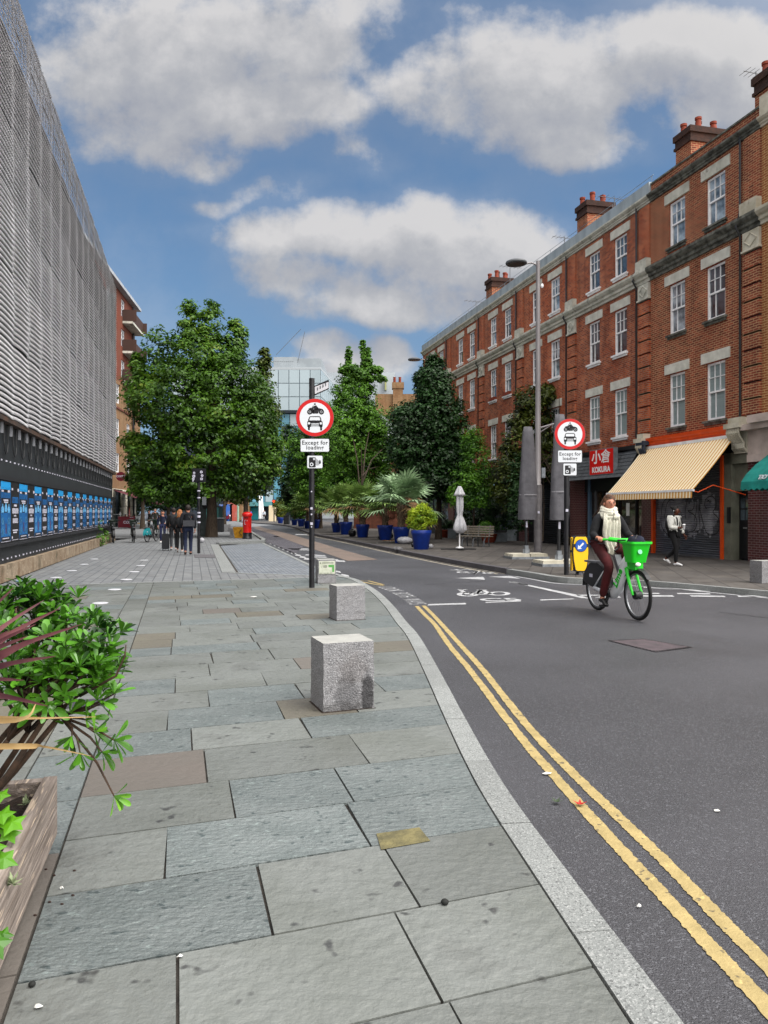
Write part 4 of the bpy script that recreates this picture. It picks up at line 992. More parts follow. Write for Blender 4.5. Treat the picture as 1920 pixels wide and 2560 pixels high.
w=MB(); ops2=[(x,x+1.4,z,z+1.4) for x in (4,9,14.5,19.5,23) for z in (12.3,14.8,17.2)]
opening_wall(w,0,25.5,11.8,19.0,ops2,.15); w.add([(25.5,0,11.8),(25.5,-9,11.8),(25.5,-9,19),(25.5,0,19)],[(0,1,2,3)]); w.build('upper_wall',M['redbr'],e)
MB().box((0,-.9,0),(25.4,-.5,18.9)).build('interior',M['dark'],e)
MB().box((-.5,-10,19.0),(26.6,.45,19.25)).build('roof_slab',mat('white_roof_edge','a9adb2',.7,c2='8f9398',ns=2),e)
for a,b,c,d in ops+ops2: sash_window(e,a,b,c,d,'dark',.1,2)
MB().box((0,0,9.55),(25.6,.08,9.7)).box((-4.0,-.4,9.55),(0,-.22,9.7)).build('string_course',mat('dark_red_course','5c2e1e',.8),e)
for z in (11.9,14.3,16.7):
    b=MB(); b.box((.3,-.1,z),(4.9,.8,z+.18),1); b.box((.3,.7,z+.18),(4.9,.78,z+1.1),0); b.box((4.8,0,z+.18),(4.9,1.08,z+1.1),0); b.box((.3,0,z+.18),(.4,1.08,z+1.1),0); b.build('balcony',[mat('balcony_brown_%d'%z,'3a241c',.7),M['stone']],e)
MB().tube([(1.3,.14,.2),(1.3,.14,18.9)],.09,8).build('drainpipe',M['black'],e)
g=MB()
for x in (0,3.6,8.6,13,18,23.5): 
    for z in range(5): g.box((x,-.1,z*.65+.02),(x+1.5,.10+.01*(z%2),z*.65+.64))
g.box((0,-.12,3.25),(25.5,.05,3.3)); g.build('stone_pier',M['stonec'],e)
g=MB(); g.box((0,-.35,0),(25.4,-.3,3.2)); g.build('cafe_window',M['glass'],e)
for (xa,xb) in ((4.3,8.5),(-.3,3.7)):
    a=empty('awning'); a.parent=e
    MB().add([(xa,.1,3.15),(xb,.1,3.15),(xb,2.3,2.35),(xa,2.3,2.35)],[(0,1,2,3)]).add([(xa,2.31,2.35),(xb,2.31,2.35),(xb,2.31,2.15),(xa,2.31,2.15)],[(0,1,2,3)]).build('canopy',mat('maroon_canvas_%d'%xa,'4c0f1d',.8),a,fix=False)
    MB().box((xa,2.28,2.3),(xb,2.36,2.4)).build('front_bar',mat('awning_bar_%d'%xa,'8d6a6a',.6),a)
# round hanging sign
Msn=Matrix.Translation((14.1,.75,4.0))@Matrix.Rotation(R(90)-TC+R(90)-R(6),4,'Z')
ps=W(302,1191,73); sn=MB(); sn.M=Matrix.Translation(ps)
def disc_y(m,r,y0,y1,mi,n=32,cx=0,cz=0): m.prism([(cx+r*math.cos(2*math.pi*i/n),cz+r*math.sin(2*math.pi*i/n)) for i in range(n)],y0,y1,mi)
sn.M=Matrix(); disc_y(sn,.34,-.05,.05,0); sn.text('COSTA',Matrix.Translation((0,-.056,0))@Matrix.Rotation(R(90),4,'X'),.2,1,bold=.006)
sgn=sn.build('cafe_sign',[mat('maroon_sign','5e0d22',.5),M['ptext']],None,fix=False)
sgn.parent=e; mw=Matrix.Translation(((-18.6-.12*25.3)*BSC,66.8*BSC,-.43))@Matrix.Rotation(TC,4,'Z')@Matrix.Scale(BSC,4); e.scale=(BSC,)*3; lm=mw.inverted()@Matrix.Translation(ps); sgn.location=lm.to_translation(); sgn.rotation_euler=lm.to_euler()
# ============================================================ GLASS HOSPITAL-LIKE BLOCK (far)
M['gpanel']=mat('pale_glass_panel','8c9ba2',.3,c2='9aa8ae',ns=.05,isl=.05,spec=.6); M['gmull']=mat('dark_mullion','4a5c68',.6)
M['gblue']=mat('blue_glass','3f6f84',.25,c2='5a8a9c',ns=.3,isl=.25,spec=.6); M['gyel']=mat('yellow_glass','8f9260',.3); M['gdark']=mat('dark_glass_recess','27303b',.4)
e=empty('glass_office_block',(0,150,0),0,'large pale glass office block closing the end of the street','office building')
def grid_wall(name,P0,P1,z0,z1,cw,rh,pm_,mm,parent,t=.12,sub=None):
    P0=Vector(P0);P1=Vector(P1); d=(P1-P0); Ln=d.length; d.normalize(); nrm=Vector((d.y,-d.x,0))
    nc=max(1,round(Ln/cw)); nrw=max(1,round((z1-z0)/rh)); cw=Ln/nc; rh=(z1-z0)/nrw; m=MB()
    for i in range(nc):
        for j in range(nrw):
            a=P0+d*(i*cw+t/2); b=P0+d*((i+1)*cw-t/2); za=z0+j*rh+t/2; zb=z0+(j+1)*rh-t/2
            mi=0
            if sub: mi=sub(i,j)
            m.add([(a.x,a.y,za),(b.x,b.y,za),(b.x,b.y,zb),(a.x,a.y,zb)],[(0,1,2,3)],mi)
    m.build(name,pm_,parent,fix=False)
    b=MB(); q0,q1=P0-nrm*.15,P1-nrm*.15; b.add([(q0.x,q0.y,z0),(q1.x,q1.y,z0),(q1.x,q1.y,z1),(q0.x,q0.y,z1)],[(0,1,2,3)]); b.build('mullion_grid',mm,parent,fix=False)
def L0(X,Y): return ((X-960)/F*Y, Y-150, 0)
zt=HC+(1280-924)/F*150; zl=HC+(1280-1026)/F*150
grid_wall('glass_facade',L0(430,150),L0(802,150),zl,zt,2.05,2.3,[M['gpanel']],M['gmull'],e)
grid_wall('side_facade',L0(802,150),L0(862,185),zl,zt,2.6,2.3,[M['gpanel']],M['gmull'],e)
MB().box((L0(430,150)[0],.3,zl),(L0(802,150)[0],30,zl-.4)).build('soffit',M['gdark'],e)
a=L0(802,150);b=L0(862,185); r=MB(); r.box((L0(430,150)[0],.2,zt),(a[0],30,zt+.5)); r.prism([(a[0],a[1]),(b[0],b[1]),(b[0]-30,b[1]),(a[0]-20,a[1]+.5)],zt-.01,zt+.35,plane='xy'); r.build('roof_edge',mat('pale_roof','9aa1a6',.7),e)
p=MB(); zr=HC+(1280-895)/F*158; x0_=L0(684,158)[0]; x1_=L0(742,158)[0]; x2_=L0(803,158)[0]; p.box((x0_,8,zt),(x1_,25,zr+.2)); p.box((x1_+.01,8.5,zt),(x2_,26,zr))
for k_ in range(18): p.box((L0(650,152)[0]+k_*.42,3,zt+.5),(L0(650,152)[0]+k_*.42+.12,3.1,zt+2.2))
p.box((L0(650,152)[0],3,zt+2.1),(x1_,3.12,zt+2.3)); p.build('roof_plant_room',mat('grey_plant_room','8f969b',.7,c2='7f868b',ns=.3),e)
z2=HC+(1280-1255)/F*148
grid_wall('tower_glass',L0(560,151),L0(745,151),z2,zl-.5,1.6,2.5,[M['gblue'],M['gyel'],M['gpanel'],M['gdark']],M['gmull'],e,.16,lambda i,j:(1 if (i*7+j*5)%13==0 else 2 if (i*3+j)%5==0 else 3 if (i+j*4)%9==0 else 0))
MB().box((L0(400,152)[0],2,0),(L0(745,152)[0],30,zl)).build('tower_core',M['gdark'],e)
MB().box((L0(600,149)[0],-1.5,z2-.8),(L0(745,149)[0],2,z2)).build('entrance_canopy',mat('canopy_teal','4d8288',.5),e)
MB().box((L0(620,151)[0],.8,0),(L0(660,151)[0],1.2,z2-1)).build('teal_doors',mat('teal_glass','1f8a94',.4),e)
MB().box((L0(430,175)[0],25,0),(L0(985,190)[0],45,HC+(1280-950)/F*185)).build('rear_wing',mat('rear_wing_grey','8d949a',.7,c2='9fa6ab',ns=.2),e)
MB().box((L0(962,180)[0],24,HC+(1280-985)/F*180),(L0(966,180)[0],25,HC+(1280-952)/F*180)).build('yellow_panel',M['gyel'],e)
MB().tube([L0(690,155)[:2]+(zr,),L0(752,155)[:2]+(zr+5.2,)],.05,4).tube([L0(744,158)[:2]+(zr-1,),L0(762,158)[:2]+(zr+5.4,)],.05,4).build('crane_jib',M['greyplastic'],e)
# yellow brick house with chimney in the middle distance
Y=78; e=empty('distant_brick_house',W(985,1280,Y).to_2d().to_3d(),0,'yellow brick gable with a tall chimney beyond the trees','house')
w=MB(); w.box((-1.9,0,0),(6,8,HC+(1280-985)/F*Y),0); w.build('wall',M['tanbrick'],e)
zt_=HC+(1280-957)/F*Y
c=MB(); c.box((-.1,-.3,8),(.9,.7,zt_-.6)); c.box((-.2,-.4,zt_-.6),(1.0,.8,zt_)); ch=c.build('chimney',M['tanbrick'],e)
for x in (.05,.6): MB().lathe([(.14,0),(.13,.5),(.16,.6)],(x,.2,zt_),10).build('chimney_pot',M['terr'],ch,smooth=True)
Y=70; e=empty('distant_red_house',W(950,1280,Y).to_2d().to_3d(),0,'low red brick building glimpsed between the trees','house')
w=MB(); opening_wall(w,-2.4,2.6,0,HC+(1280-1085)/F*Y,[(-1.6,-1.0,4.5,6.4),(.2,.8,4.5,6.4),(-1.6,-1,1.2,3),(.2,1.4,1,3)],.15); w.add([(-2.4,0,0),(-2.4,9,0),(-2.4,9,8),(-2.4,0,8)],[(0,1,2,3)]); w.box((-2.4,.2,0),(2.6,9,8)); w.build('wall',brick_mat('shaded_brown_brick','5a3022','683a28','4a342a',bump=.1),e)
r=MB(); r.prism([(-2.7,8.4),(0,10.4),(2.9,8.4)],-.3,9.3); r.build('roof',mat('pale_roof_sheet','a9b0b5',.6),e)
for a,c in ((-1.6,4.5),(.2,4.5)): sash_window(e,a,a+.6,c,c+1.9,'curtain')
# ============================================================ VEGETATION
def unit(rs,n):
    v=rs.normal(size=(n,3)); return v/np.linalg.norm(v,axis=1,keepdims=True)
def leaves_np(C,Nn,size,rs,aspect=.55,fold=.25,droop=0,shape='leaf'):
    # C centres, Nn facing directions; each leaf is a folded rhomb of 2 triangles-as-quads
    n=len(C); t=unit(rs,n); a=np.cross(Nn,t); a/=np.linalg.norm(a,axis=1,keepdims=True)+1e-9; b=np.cross(Nn,a)
    s=size*(.65+.7*rs.rand(n,1)); 
    p0=C-a*s*.5; p1=C+a*s*.5-Nn*s*droop; mL=C+b*s*aspect*.5+Nn*s*fold*.3; mR=C-b*s*aspect*.5+Nn*s*fold*.3
    V=np.stack([p0,mL,p1,mR],1).reshape(-1,3); k=np.arange(n)*4
    return V,np.stack([k,k+1,k+2,k+3],1)
def crown_points(lobes,n,clump,rs,per=26,inner=.45):
    # lobes: (cx,cy,cz,rx,ry,rz); returns leaf centres and facing
    vol=np.array([max(2.2*min(1,n/30000),(l[3]*l[4]*l[5]))**(2/3) for l in lobes]); pr=vol/vol.sum(); nc=max(1,n//per); Cs=[];Ns=[]
    idx=rs.choice(len(lobes),nc,p=pr)
    for i in idx:
        l=lobes[i]; d=unit(rs,1)[0]; r=inner+(1.02-inner)*rs.rand()**.55
        c=np.array(l[:3])+d*np.array(l[3:6])*r; cr=min(clump,.75*min(l[3],l[5]))*(.55+.8*rs.rand())
        m=int(per*(.6+.8*rs.rand())); dd=unit(rs,m); rad=cr*rs.rand(m,1)**.4
        pts=c+dd*rad*np.array([1,1,.62]); nn=dd*.6+d*.5+np.array([0,0,.75])+rs.normal(size=(m,3))*.35; nn/=np.linalg.norm(nn,axis=1,keepdims=True)
        Cs.append(pts); Ns.append(nn)
    return np.concatenate(Cs),np.concatenate(Ns)
def trunk_mesh(base,top,r0,r1,limbs,lean=(0,0)):
    m=MB(); n=7; pts=[]
    for i in range(n):
        t=i/(n-1); pts.append((base[0]+lean[0]*t+.05*math.sin(3*t+base[0]),base[1]+lean[1]*t,base[2]+(top-base[2])*t))
    m.tube(pts,[r0*(1.25 if i==0 else 1)*(1-t_)+r1*t_ for i,t_ in enumerate([k/(n-1) for k in range(n)])],10)
    for (z0,x,y,z,r) in limbs:
        t=(z0-base[2])/(top-base[2]); s=(base[0]+lean[0]*t,base[1]+lean[1]*t,z0); mid=((s[0]*2+x)/3,(s[1]*2+y)/3,(s[2]+z)/2+.15)
        m.tube([s,mid,(x,y,z)],[r,r*.7,r*.25],6)
    return m
def pxlobe(X,y,rx,ry,Y,depth=None):
    p=W(X,y,Y); k=Y/F; return (p.x,p.y,p.z,rx*k,(depth or rx*k),ry*k)
def tree(name,label,basepos,lobes,n,leaf,lm,clump=.5,r0=.25,top=None,seed=1,group='street trees',aspect=.6,inner=.45,nl=9,trunkm=None,cat='tree',per=26):
    rs=np.random.RandomState(seed); bx,by,bz=basepos
    e=empty(name,(bx,by,bz),0,label,cat,group)
    L2=[(l[0]-bx,l[1]-by,l[2]-bz,l[3],l[4],l[5]) for l in lobes]
    C,Nn=crown_points(L2,n,clump,rs,per,inner); keep=C[:,2]>.12; C=C[keep];Nn=Nn[keep]
    V,Q=leaves_np(C,Nn,leaf,rs,aspect); np_mesh('crown',V,Q,lm,e)
    tz=top or max(l[2] for l in L2); limbs=[]
    for i in range(nl):
        lz=max(q[2] for q in L2); lc=[q for q in L2 if q[2]<.68*lz] or L2; l=lc[rs.randint(len(lc))]; limbs.append((max(.2,tz*(.22+.5*rs.rand())),l[0]+rs.uniform(-.5,.5)*l[3],l[1]+rs.uniform(-.5,.5)*l[4],l[2]+rs.uniform(-.4,.5)*l[5],r0*.4))
    trunk_mesh((0,0,0),tz,r0,r0*.12,limbs).build('trunk',trunkm or M['trunk'],e,smooth=True); return e
M['lf1']=leaf_mat('sweetgum_leaf','132d0b','50781a',.45,.36,tip='76802c')
M['lf2']=leaf_mat('dark_evergreen_leaf','0e230d','2c5020',.8,.2)
M['lf3']=leaf_mat('ginkgo_leaf','1a3c12','68992c',.5,.4)
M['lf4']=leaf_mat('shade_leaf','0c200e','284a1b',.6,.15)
M['lf5']=leaf_mat('fresh_leaf','1c4010','5f9022',1.2,.3)
# big street tree (left)
Yt=46.2
lob=[pxlobe(X,y,rx,ry,Yt,dp) for X,y,rx,ry,dp in [(470,1010,105,120,3.2),(560,1000,95,115,3.0),(400,1010,70,85,2.6),(620,1080,75,85,2.4),(510,1130,120,80,3.4),(400,1150,75,62,2.6),(630,1170,70,70,2.4),(500,1210,110,45,3.0),(355,980,38,62,1.6),
 (405,880,38,72,1.3),(475,820,24,66,.9),(527,810,25,62,.9),(590,850,22,58,.9),(500,890,80,60,2.2),(345,915,14,36,.6),(560,900,45,60,1.6),(345,1105,34,24,1.4),(355,1195,34,22,1.4),(675,1120,34,50,1.3),(600,960,50,60,1.8),(420,1225,80,30,2.6),(650,1010,30,60,1.4)]]
tree('street_tree','big spreading green street tree with spiky top behind the walking people',G(529,1342.5),lob,68000,.22,M['lf1'],.60,.31,seed=4,nl=16,inner=.55,per=34)
Yt=62
lob=[pxlobe(X,y,rx,ry,Yt) for X,y,rx,ry in [(655,985,26,100),(640,1060,45,85),(615,1150,60,80),(655,1150,45,70),(600,1220,60,38),(660,900,12,34),(668,1040,30,60)]]
tree('street_tree','narrow green tree with brownish tip rising behind the big tree, right side',G(614,1327),lob,16000,.30,leaf_mat('autumn_leaf','142608','5a6a1c',.4,.3,tip='8a6a30'),.6,.2,seed=5)
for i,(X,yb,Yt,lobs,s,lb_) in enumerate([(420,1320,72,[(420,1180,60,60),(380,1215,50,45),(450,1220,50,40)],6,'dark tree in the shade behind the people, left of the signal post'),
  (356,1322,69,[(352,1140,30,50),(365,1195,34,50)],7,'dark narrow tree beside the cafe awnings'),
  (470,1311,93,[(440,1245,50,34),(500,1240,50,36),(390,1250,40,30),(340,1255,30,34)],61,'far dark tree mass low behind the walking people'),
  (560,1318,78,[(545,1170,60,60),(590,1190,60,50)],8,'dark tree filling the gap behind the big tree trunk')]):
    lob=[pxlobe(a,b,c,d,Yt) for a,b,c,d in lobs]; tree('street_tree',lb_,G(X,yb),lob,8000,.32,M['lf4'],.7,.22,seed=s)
# trees right of the centre
Yt=58
lob=[pxlobe(X,y,rx,ry,Yt) for X,y,rx,ry in [(908,880,7,46),(918,905,10,40),(905,935,30,16),(925,945,45,10),(910,970,24,30),(905,1010,48,36),(930,1045,52,40),(890,1070,70,45),(950,1080,38,50),(870,1130,75,55),(930,1150,60,60),(890,1200,70,45),(960,1190,34,50),(880,920,18,8),(940,925,18,8),(970,1120,34,60),(850,1210,50,40),(940,1230,50,30),(905,1060,50,50)]]
tree('street_tree','airy green tree with the tallest feathery spire, left of the dense dark tree',G(903,1334),lob,46000,.20,M['lf3'],.5,.15,seed=11,nl=5,inner=.0,top=6)
Yt=64
lob=[pxlobe(X,y,rx,ry,Yt) for X,y,rx,ry in [(872,900,7,36),(868,925,20,12),(872,955,24,20),(860,990,34,36),(840,1040,50,40),(815,1090,60,46),(850,1130,60,50),(800,1160,60,50),(835,1210,60,46),(760,1120,50,50),(780,1200,60,50),(820,1050,40,40),(870,1180,50,60)]]
tree('street_tree','airy green tree with the lower of two spires beside the round sign',G(866,1326),lob,38000,.22,M['lf3'],.5,.14,seed=12,nl=5,inner=.0,top=6)
Yt=72
lob=[pxlobe(X,y,rx,ry,Yt) for X,y,rx,ry in [(760,1140,45,70),(735,1190,40,50),(790,1190,50,60),(750,1240,50,30),(800,1120,40,50),(725,1090,18,30),(722,1225,30,26)]]
tree('street_tree','low dark leafy tree behind the central sign post',G(800,1321),lob,16000,.27,M['lf2'],.55,.2,seed=13)
Yt=41.5
lob=[pxlobe(X,y,rx,ry,Yt) for X,y,rx,ry in [(1085,925,20,42),(1085,970,45,60),(1095,1030,66,66),(1060,1060,60,62),(1120,1085,58,70),(1060,1130,70,66),(1125,1150,58,60),(1075,1200,78,50),(1030,1170,40,60),(1130,1210,40,40),(1060,950,20,30),(1020,1110,50,70),(1015,1050,34,44),(1140,1140,40,60)]]
tree('street_tree','dense dark egg-shaped tree in front of the brick terrace',G(1096,1348),lob,60000,.17,M['lf2'],.42,.17,seed=14,inner=.5,nl=12)
Yt=37
lob=[pxlobe(X,y,rx,ry,Yt) for X,y,rx,ry in [(1180,1110,22,40),(1195,1160,38,50),(1170,1200,38,46),(1205,1220,30,36),(1150,1235,26,30),(1185,1250,40,22)]]
tree('young_tree','slender light green tree with drooping leaves behind the white parasol',G(1183,1352),lob,7000,.16,M['lf5'],.34,.06,seed=15,aspect=.35)
Yt=36
lob=[pxlobe(X,y,rx,ry,Yt) for X,y,rx,ry in [(1325,1000,34,36),(1345,1040,40,40),(1300,1060,26,40),(1370,985,22,24),(1290,1110,34,40),(1275,1160,40,50),(1265,1210,40,50),(1360,1100,30,30),(1290,1250,36,36),(1375,1140,24,60)]]
tree('street_tree','loose olive green tree against the brick wall behind the lamp post',(8.0,35.2,0),lob,15000,.16,leaf_mat('olive_leaf','152208','58651f',.8,.25),.36,.07,seed=16,inner=.4,aspect=.5)
# shrubs and pots on the right pavement
def shrub(X,yb,Yl,lobs,n,leaf,lm,label,seed,pot=None,pname='shrub',clump=.16,group=None,**k_):
    e=tree(pname,label,Yl,[pxlobe(a,b,c,d,Yl[1]) for a,b,c,d in lobs],n,leaf,lm,clump,.03,seed=seed,group=group,cat='shrub',nl=4,**k_); return e
def zinc_planter(X0,X1,yt,yb,label,m='steel'):
    p=G((X0+X1)/2,yb); w_=(X1-X0)/F*p.y; h_=(yb-yt)/F*p.y
    e=empty('planter_box',(p.x,p.y+w_*.4,0),R(-6),label,'planter','grey metal planters by the shopfronts')
    b=MB(); b.box((-w_/2,-w_*.4,0),(w_/2,w_*.4,h_)); b.box((-w_/2-.02,-w_*.4-.02,h_-.05),(w_/2+.02,w_*.4+.02,h_+.01)); b.build('box',M['zinc'],e)
    MB().box((-w_/2+.04,-w_*.4+.04,h_-.06),(w_/2-.04,w_*.4-.04,h_+.02)).build('soil',M['soil'],e); return p,w_,h_
M['zinc']=mat('zinc','7e868c',.5,.3,c2='666d73',ns=4); M['soil']=mat('soil','1c130e',.95,c2='2c1f17',ns=30,bump=.8,bs=60)
zinc_planter(1236,1269,1332,1354,'low zinc planter box under the dark round bush'); zinc_planter(1270,1300,1320,1352,'taller zinc planter box nearest the covered parasol')
zinc_planter(1120,1140,1322,1346,'small pale planter box behind the white parasol')
shrub(0,0,(5.6,38.2,.5),[(1243,1290,32,26),(1250,1315,34,20),(1235,1270,22,16)],7000,.09,M['lf2'],'rounded dark clipped bush above the low zinc planter',21)
shrub(0,0,(4.75,36.2,.35),[(1214,1318,15,14)],2200,.06,M['lf5'],'small clipped green ball shrub in the terracotta bowl',22)
p=G(1222,1356); e=empty('plant_pot',p,0,'wide terracotta bowl behind the bench','plant pot'); MB().lathe([(.26,0),(.34,.12),(.40,.34),(.42,.36),(.42,.42),(.36,.42)],n=20).build('bowl',M['terr'],e,smooth=True); MB().lathe([(.01,.38),(.36,.38)],n=16,cap=False).build('soil',M['soil'],e)
p=G(1111,1344); e=empty('plant_pot',p,0,'round clay pot with dark shrub beside the tree trunk','plant pot'); MB().lathe([(.2,0),(.3,.1),(.34,.4),(.36,.42),(.32,.46)],n=18).build('bowl',M['terr'],e,smooth=True)
shrub(0,0,(p.x,p.y,.4),[(1111,1308,20,18),(1128,1312,18,14)],2600,.09,M['lf4'],'dark leafy shrub in the clay pot near the tree trunk',23)
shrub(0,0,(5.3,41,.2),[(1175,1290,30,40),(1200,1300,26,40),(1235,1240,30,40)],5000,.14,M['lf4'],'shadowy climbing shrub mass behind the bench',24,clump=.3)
shrub(0,0,(7.1,34.4,.2),[(1300,1190,26,60),(1300,1270,24,60),(1330,1180,12,80)],6000,.12,M['lf4'],'dark climbing plant against the shopfront beside the covered parasol',25,clump=.3)
# blue planters and palms
M['pblu']=mat('cobalt_plastic','0b2f86',.42,c2='0a2872',ns=3,grime=('1a3a78',3,.68)); 
BP=[(1053,1373.4,51.7,'nearest blue planter holding the yellow green bamboo'),(1003,1358,44,'blue planter half behind the nearest one, white rubbish bag beside it'),(963,1350,40,'blue planter with black rubbish bags at its foot'),(906.5,1343.4,35,'fourth blue planter along the kerb, palm with orange base'),(865,1336.3,34,'blue planter behind the dark bag of litter'),(841,1331,22,'blue planter overlapped by its right neighbour in the middle group'),
 (790,1321,24,'blue planter just right of the central sign post'),(770,1321.7,16,'narrow-looking blue planter just left of the central sign post'),(753,1316.4,20,'blue planter with bright green bush, left of the post'),(736,1313,15,'dark blue planter in shade left of the post'),(701,1308.4,16,'farthest blue planter at the road end with the bushy yellow plant')]
proto=None; BW={}
def planter_proto():
    e=empty('blue_planter')
    MB().lathe([(.30,0),(.315,.02),(.40,.60),(.415,.62),(.415,.66),(.435,.68),(.44,.80),(.425,.82),(.395,.82),(.385,.72)],n=28).build('pot',M['pblu'],e,smooth=True)
    MB().lathe([(.01,.74),(.39,.74)],n=20,cap=False).build('soil',M['soil'],e)
    MB().lathe([(.402,.608),(.404,.618)],n=28,cap=False).build('pot_band',mat('pot_edge_line','6b4a4a',.6),e); return e
for i,(X,y,w_,lb_) in enumerate(BP):
    p=G(X,y); s=w_/F*p.y/.88
    if proto is None: proto=planter_proto(); o=proto
    else: o=copy_tree(proto)
    s=min(max(s,.85),1.25); o.location=p; o.scale=(s,s,s); tag(o,lb_,'planter','blue planters along the kerb'); BW[i]=(p,s)
M['palm']=mat('palm_leaf','4a682c',.55,c2='86a254',ns=1.5,isl=.3,transl=.2); M['palm2']=mat('palm_leaf_grey','5c7a54',.55,c2='9cb68c',ns=1.5,isl=.3,transl=.2); M['palmdead']=mat('palm_dead_leaf','7a6240',.8,isl=.3); M['ptrunk']=mat('palm_stem','4e4034',.9,c2='7c6a55',ns=14,streak=(3,3,1),bump=.6)
def palm(pos,s,label,seed,h=1.0,r=1.0,m='palm',nfan=46):
    rs=random.Random(seed); e=empty('palm',pos,rs.uniform(0,6),label,'palm','palms in the blue planters')
    tk=MB(); tk.tube([(0,0,0),(.02,0,h*.5),(0,.03,h)],[.14,.10,.09],9)
    for i in range(26):
        a=rs.uniform(0,6.28); z=h*(.1+.9*rs.random()); tk.tube([(.08*math.cos(a),.08*math.sin(a),z),(.16*math.cos(a),.16*math.sin(a),z+.16),(.14*math.cos(a),.14*math.sin(a),z+.30)],[.022,.018,.008],4)
    tk.build('trunk',M['ptrunk'],e)
    m_=MB()
    for i in range(nfan):
        a=rs.uniform(0,6.28); el=rs.uniform(-.35,1.35); 
        d=Vector((math.cos(a)*math.cos(el),math.sin(a)*math.cos(el),math.sin(el))); st=Vector((0,0,h)); l=r*rs.uniform(.4,.85); c_=st+d*l+Vector((0,0,-.08 if el<.3 else 0))
        m_.tube([st,st+d*l*.5+Vector((0,0,.03)),c_],[.012,.010,.008],3,mi=0)
        side=d.cross(Vector((0,0,1))); side=side.normalized() if side.length>.1 else Vector((1,0,0)); up=side.cross(d).normalized()
        dead=1 if (el<0 and rs.random()<.5) else 0
        nb=15; fl=r*rs.uniform(.55,.8)
        for k in range(nb):
            t=(k/(nb-1)-.5)*2; an=t*1.9; bd=(d*math.cos(an)+side*math.sin(an)).normalized(); L_=fl*(1-.28*abs(t))*rs.uniform(.85,1.1)
            droop=Vector((0,0,-.30*L_*(1-el*.4)))*rs.uniform(.4,1.3); wv=bd.cross(up).normalized()*.042*r
            p1=c_+bd*L_*.55+up*.02; p2=c_+bd*L_+droop
            m_.add([c_,p1+wv,p2,p1-wv],[(0,1,2,3)],dead)
    m_.build('fronds',[M[m],M['palmdead']],e,fix=False); e.scale=(1.35,1.35,1.2); return e
PL=[(1,1.0,1.15,'palm2','large grey green fan palm, nearest of the palms'),(2,.95,.9,'palm','fan palm above the black rubbish bags'),(3,1.0,.95,'palm','fan palm with brownish lower leaves over its orange base'),(4,1.05,1.0,'palm','spreading fan palm above the dark bag of litter'),(5,1.0,1.0,'palm','fan palm behind its bigger neighbour in the middle group'),(6,1.2,1.1,'palm2','drooping palm right of the central sign post'),(7,1.2,1.15,'palm','drooping palm left of the central sign post'),(9,1.0,1.3,'palm','shaded palm further left of the sign post')]
for i,hh,rr,mm,lb_ in PL:
    p,s=BW[i]; palm((p.x,p.y,.74*s),s,lb_,40+i,hh,rr,mm)
# bamboo-like shrub in the nearest planter
M['bamb']=leaf_mat('bamboo_leaf','3c6a08','b2c62a',2.2,.35,tip='c9cf4a')
def spray(name,label,pos,lobes,n,leaf,lm,seed,nst=40,clump=.1,aspect=.22,cat='shrub'):
    rs=np.random.RandomState(seed); e=empty(name,pos,0,label,cat)
    C,Nn=crown_points(lobes,n,clump,rs,14,.2); C=C[C[:,2]>-.02]; Nn=Nn[:len(C)]
    V,Q=leaves_np(C,Nn,leaf,rs,aspect,.2,.25); np_mesh('foliage',V,Q,lm,e)
    m_=MB()
    for i in range(nst):
        l=lobes[rs.randint(len(lobes))]; d=unit(rs,1)[0]*.8; q_=(l[0]+d[0]*l[3],l[1]+d[1]*l[4],max(.2,l[2]+d[2]*l[5])); m_.tube([(rs.uniform(-.12,.12),rs.uniform(-.12,.12),0),(q_[0]*.45,q_[1]*.45,q_[2]*.6),q_],[.008,.006,.003],4)
    m_.build('stems',mat(name+'_stem%d'%seed,'5a4a2c',.8),e); return e
p,s=BW[0]; spray('bamboo_shrub','bright yellow green bamboo-like shrub in the nearest blue planter',(p.x,p.y,.72*s),[(0,0,.55,.50,.46,.50),(.25,0,.62,.36,.3,.36),(-.22,.05,.42,.36,.3,.34),(.05,0,.95,.25,.25,.26),(.45,0,.5,.2,.2,.2),(-.3,0,.75,.2,.2,.2)],9500,.115,M['bamb'],31)
p,s=BW[10]; spray('olive_bush','loose bush with a yellow right side at the far road end',(p.x,p.y,.72*s),[(0,0,1.5,1.0,.8,1.2),(.9,0,1.6,.8,.6,.7),(0,0,.6,.6,.5,.4)],5000,.2,leaf_mat('yellow_bush_leaf','26380c','8a9222',.5,.3),32,clump=.3,aspect=.5)
p,s=BW[8]; spray('green_bush','fresh green bush in a blue planter left of the sign post',(p.x,p.y,.72*s),[(0,0,.7,.8,.6,.7),(.5,0,.9,.5,.4,.5),(-.6,0,1.2,.7,.6,1.1)],4500,.18,leaf_mat('mid_green_leaf','1c3a0c','5a8a20',.6,.3),33,clump=.25,aspect=.4)
# weeds along the plinth
for i,(X,y,s_) in enumerate([(262,1322,.5),(270,1345,.22),(255,1358,.16),(268,1335,.3)]):
    p=lb(0)*0+W(X,1280,Y=2884.5/(y-1280) if y>1335 else 34); p=lb(p.y,-.08) if i!=0 else lb(34.5,-.1)
    q_=lb(33.5+i*.9,-.12); spray('weed','green weed sprouting at the far end of the stone plinth, number %s tuft'%['tallest','second','low','broad'][i] if False else ['tallest bushy weed at the far end of the stone plinth','low weed tuft beside the parked bicycles at the plinth','broad low weed hugging the stone plinth foot','small weed tuft past the tallest weed by the plinth'][i],(q_.x,q_.y,0),[(0,0,s_*1.1,s_*.6,s_*.5,s_*1.2)],500,.12,M['lf5'],60+i,8,.12,.3,'weed')
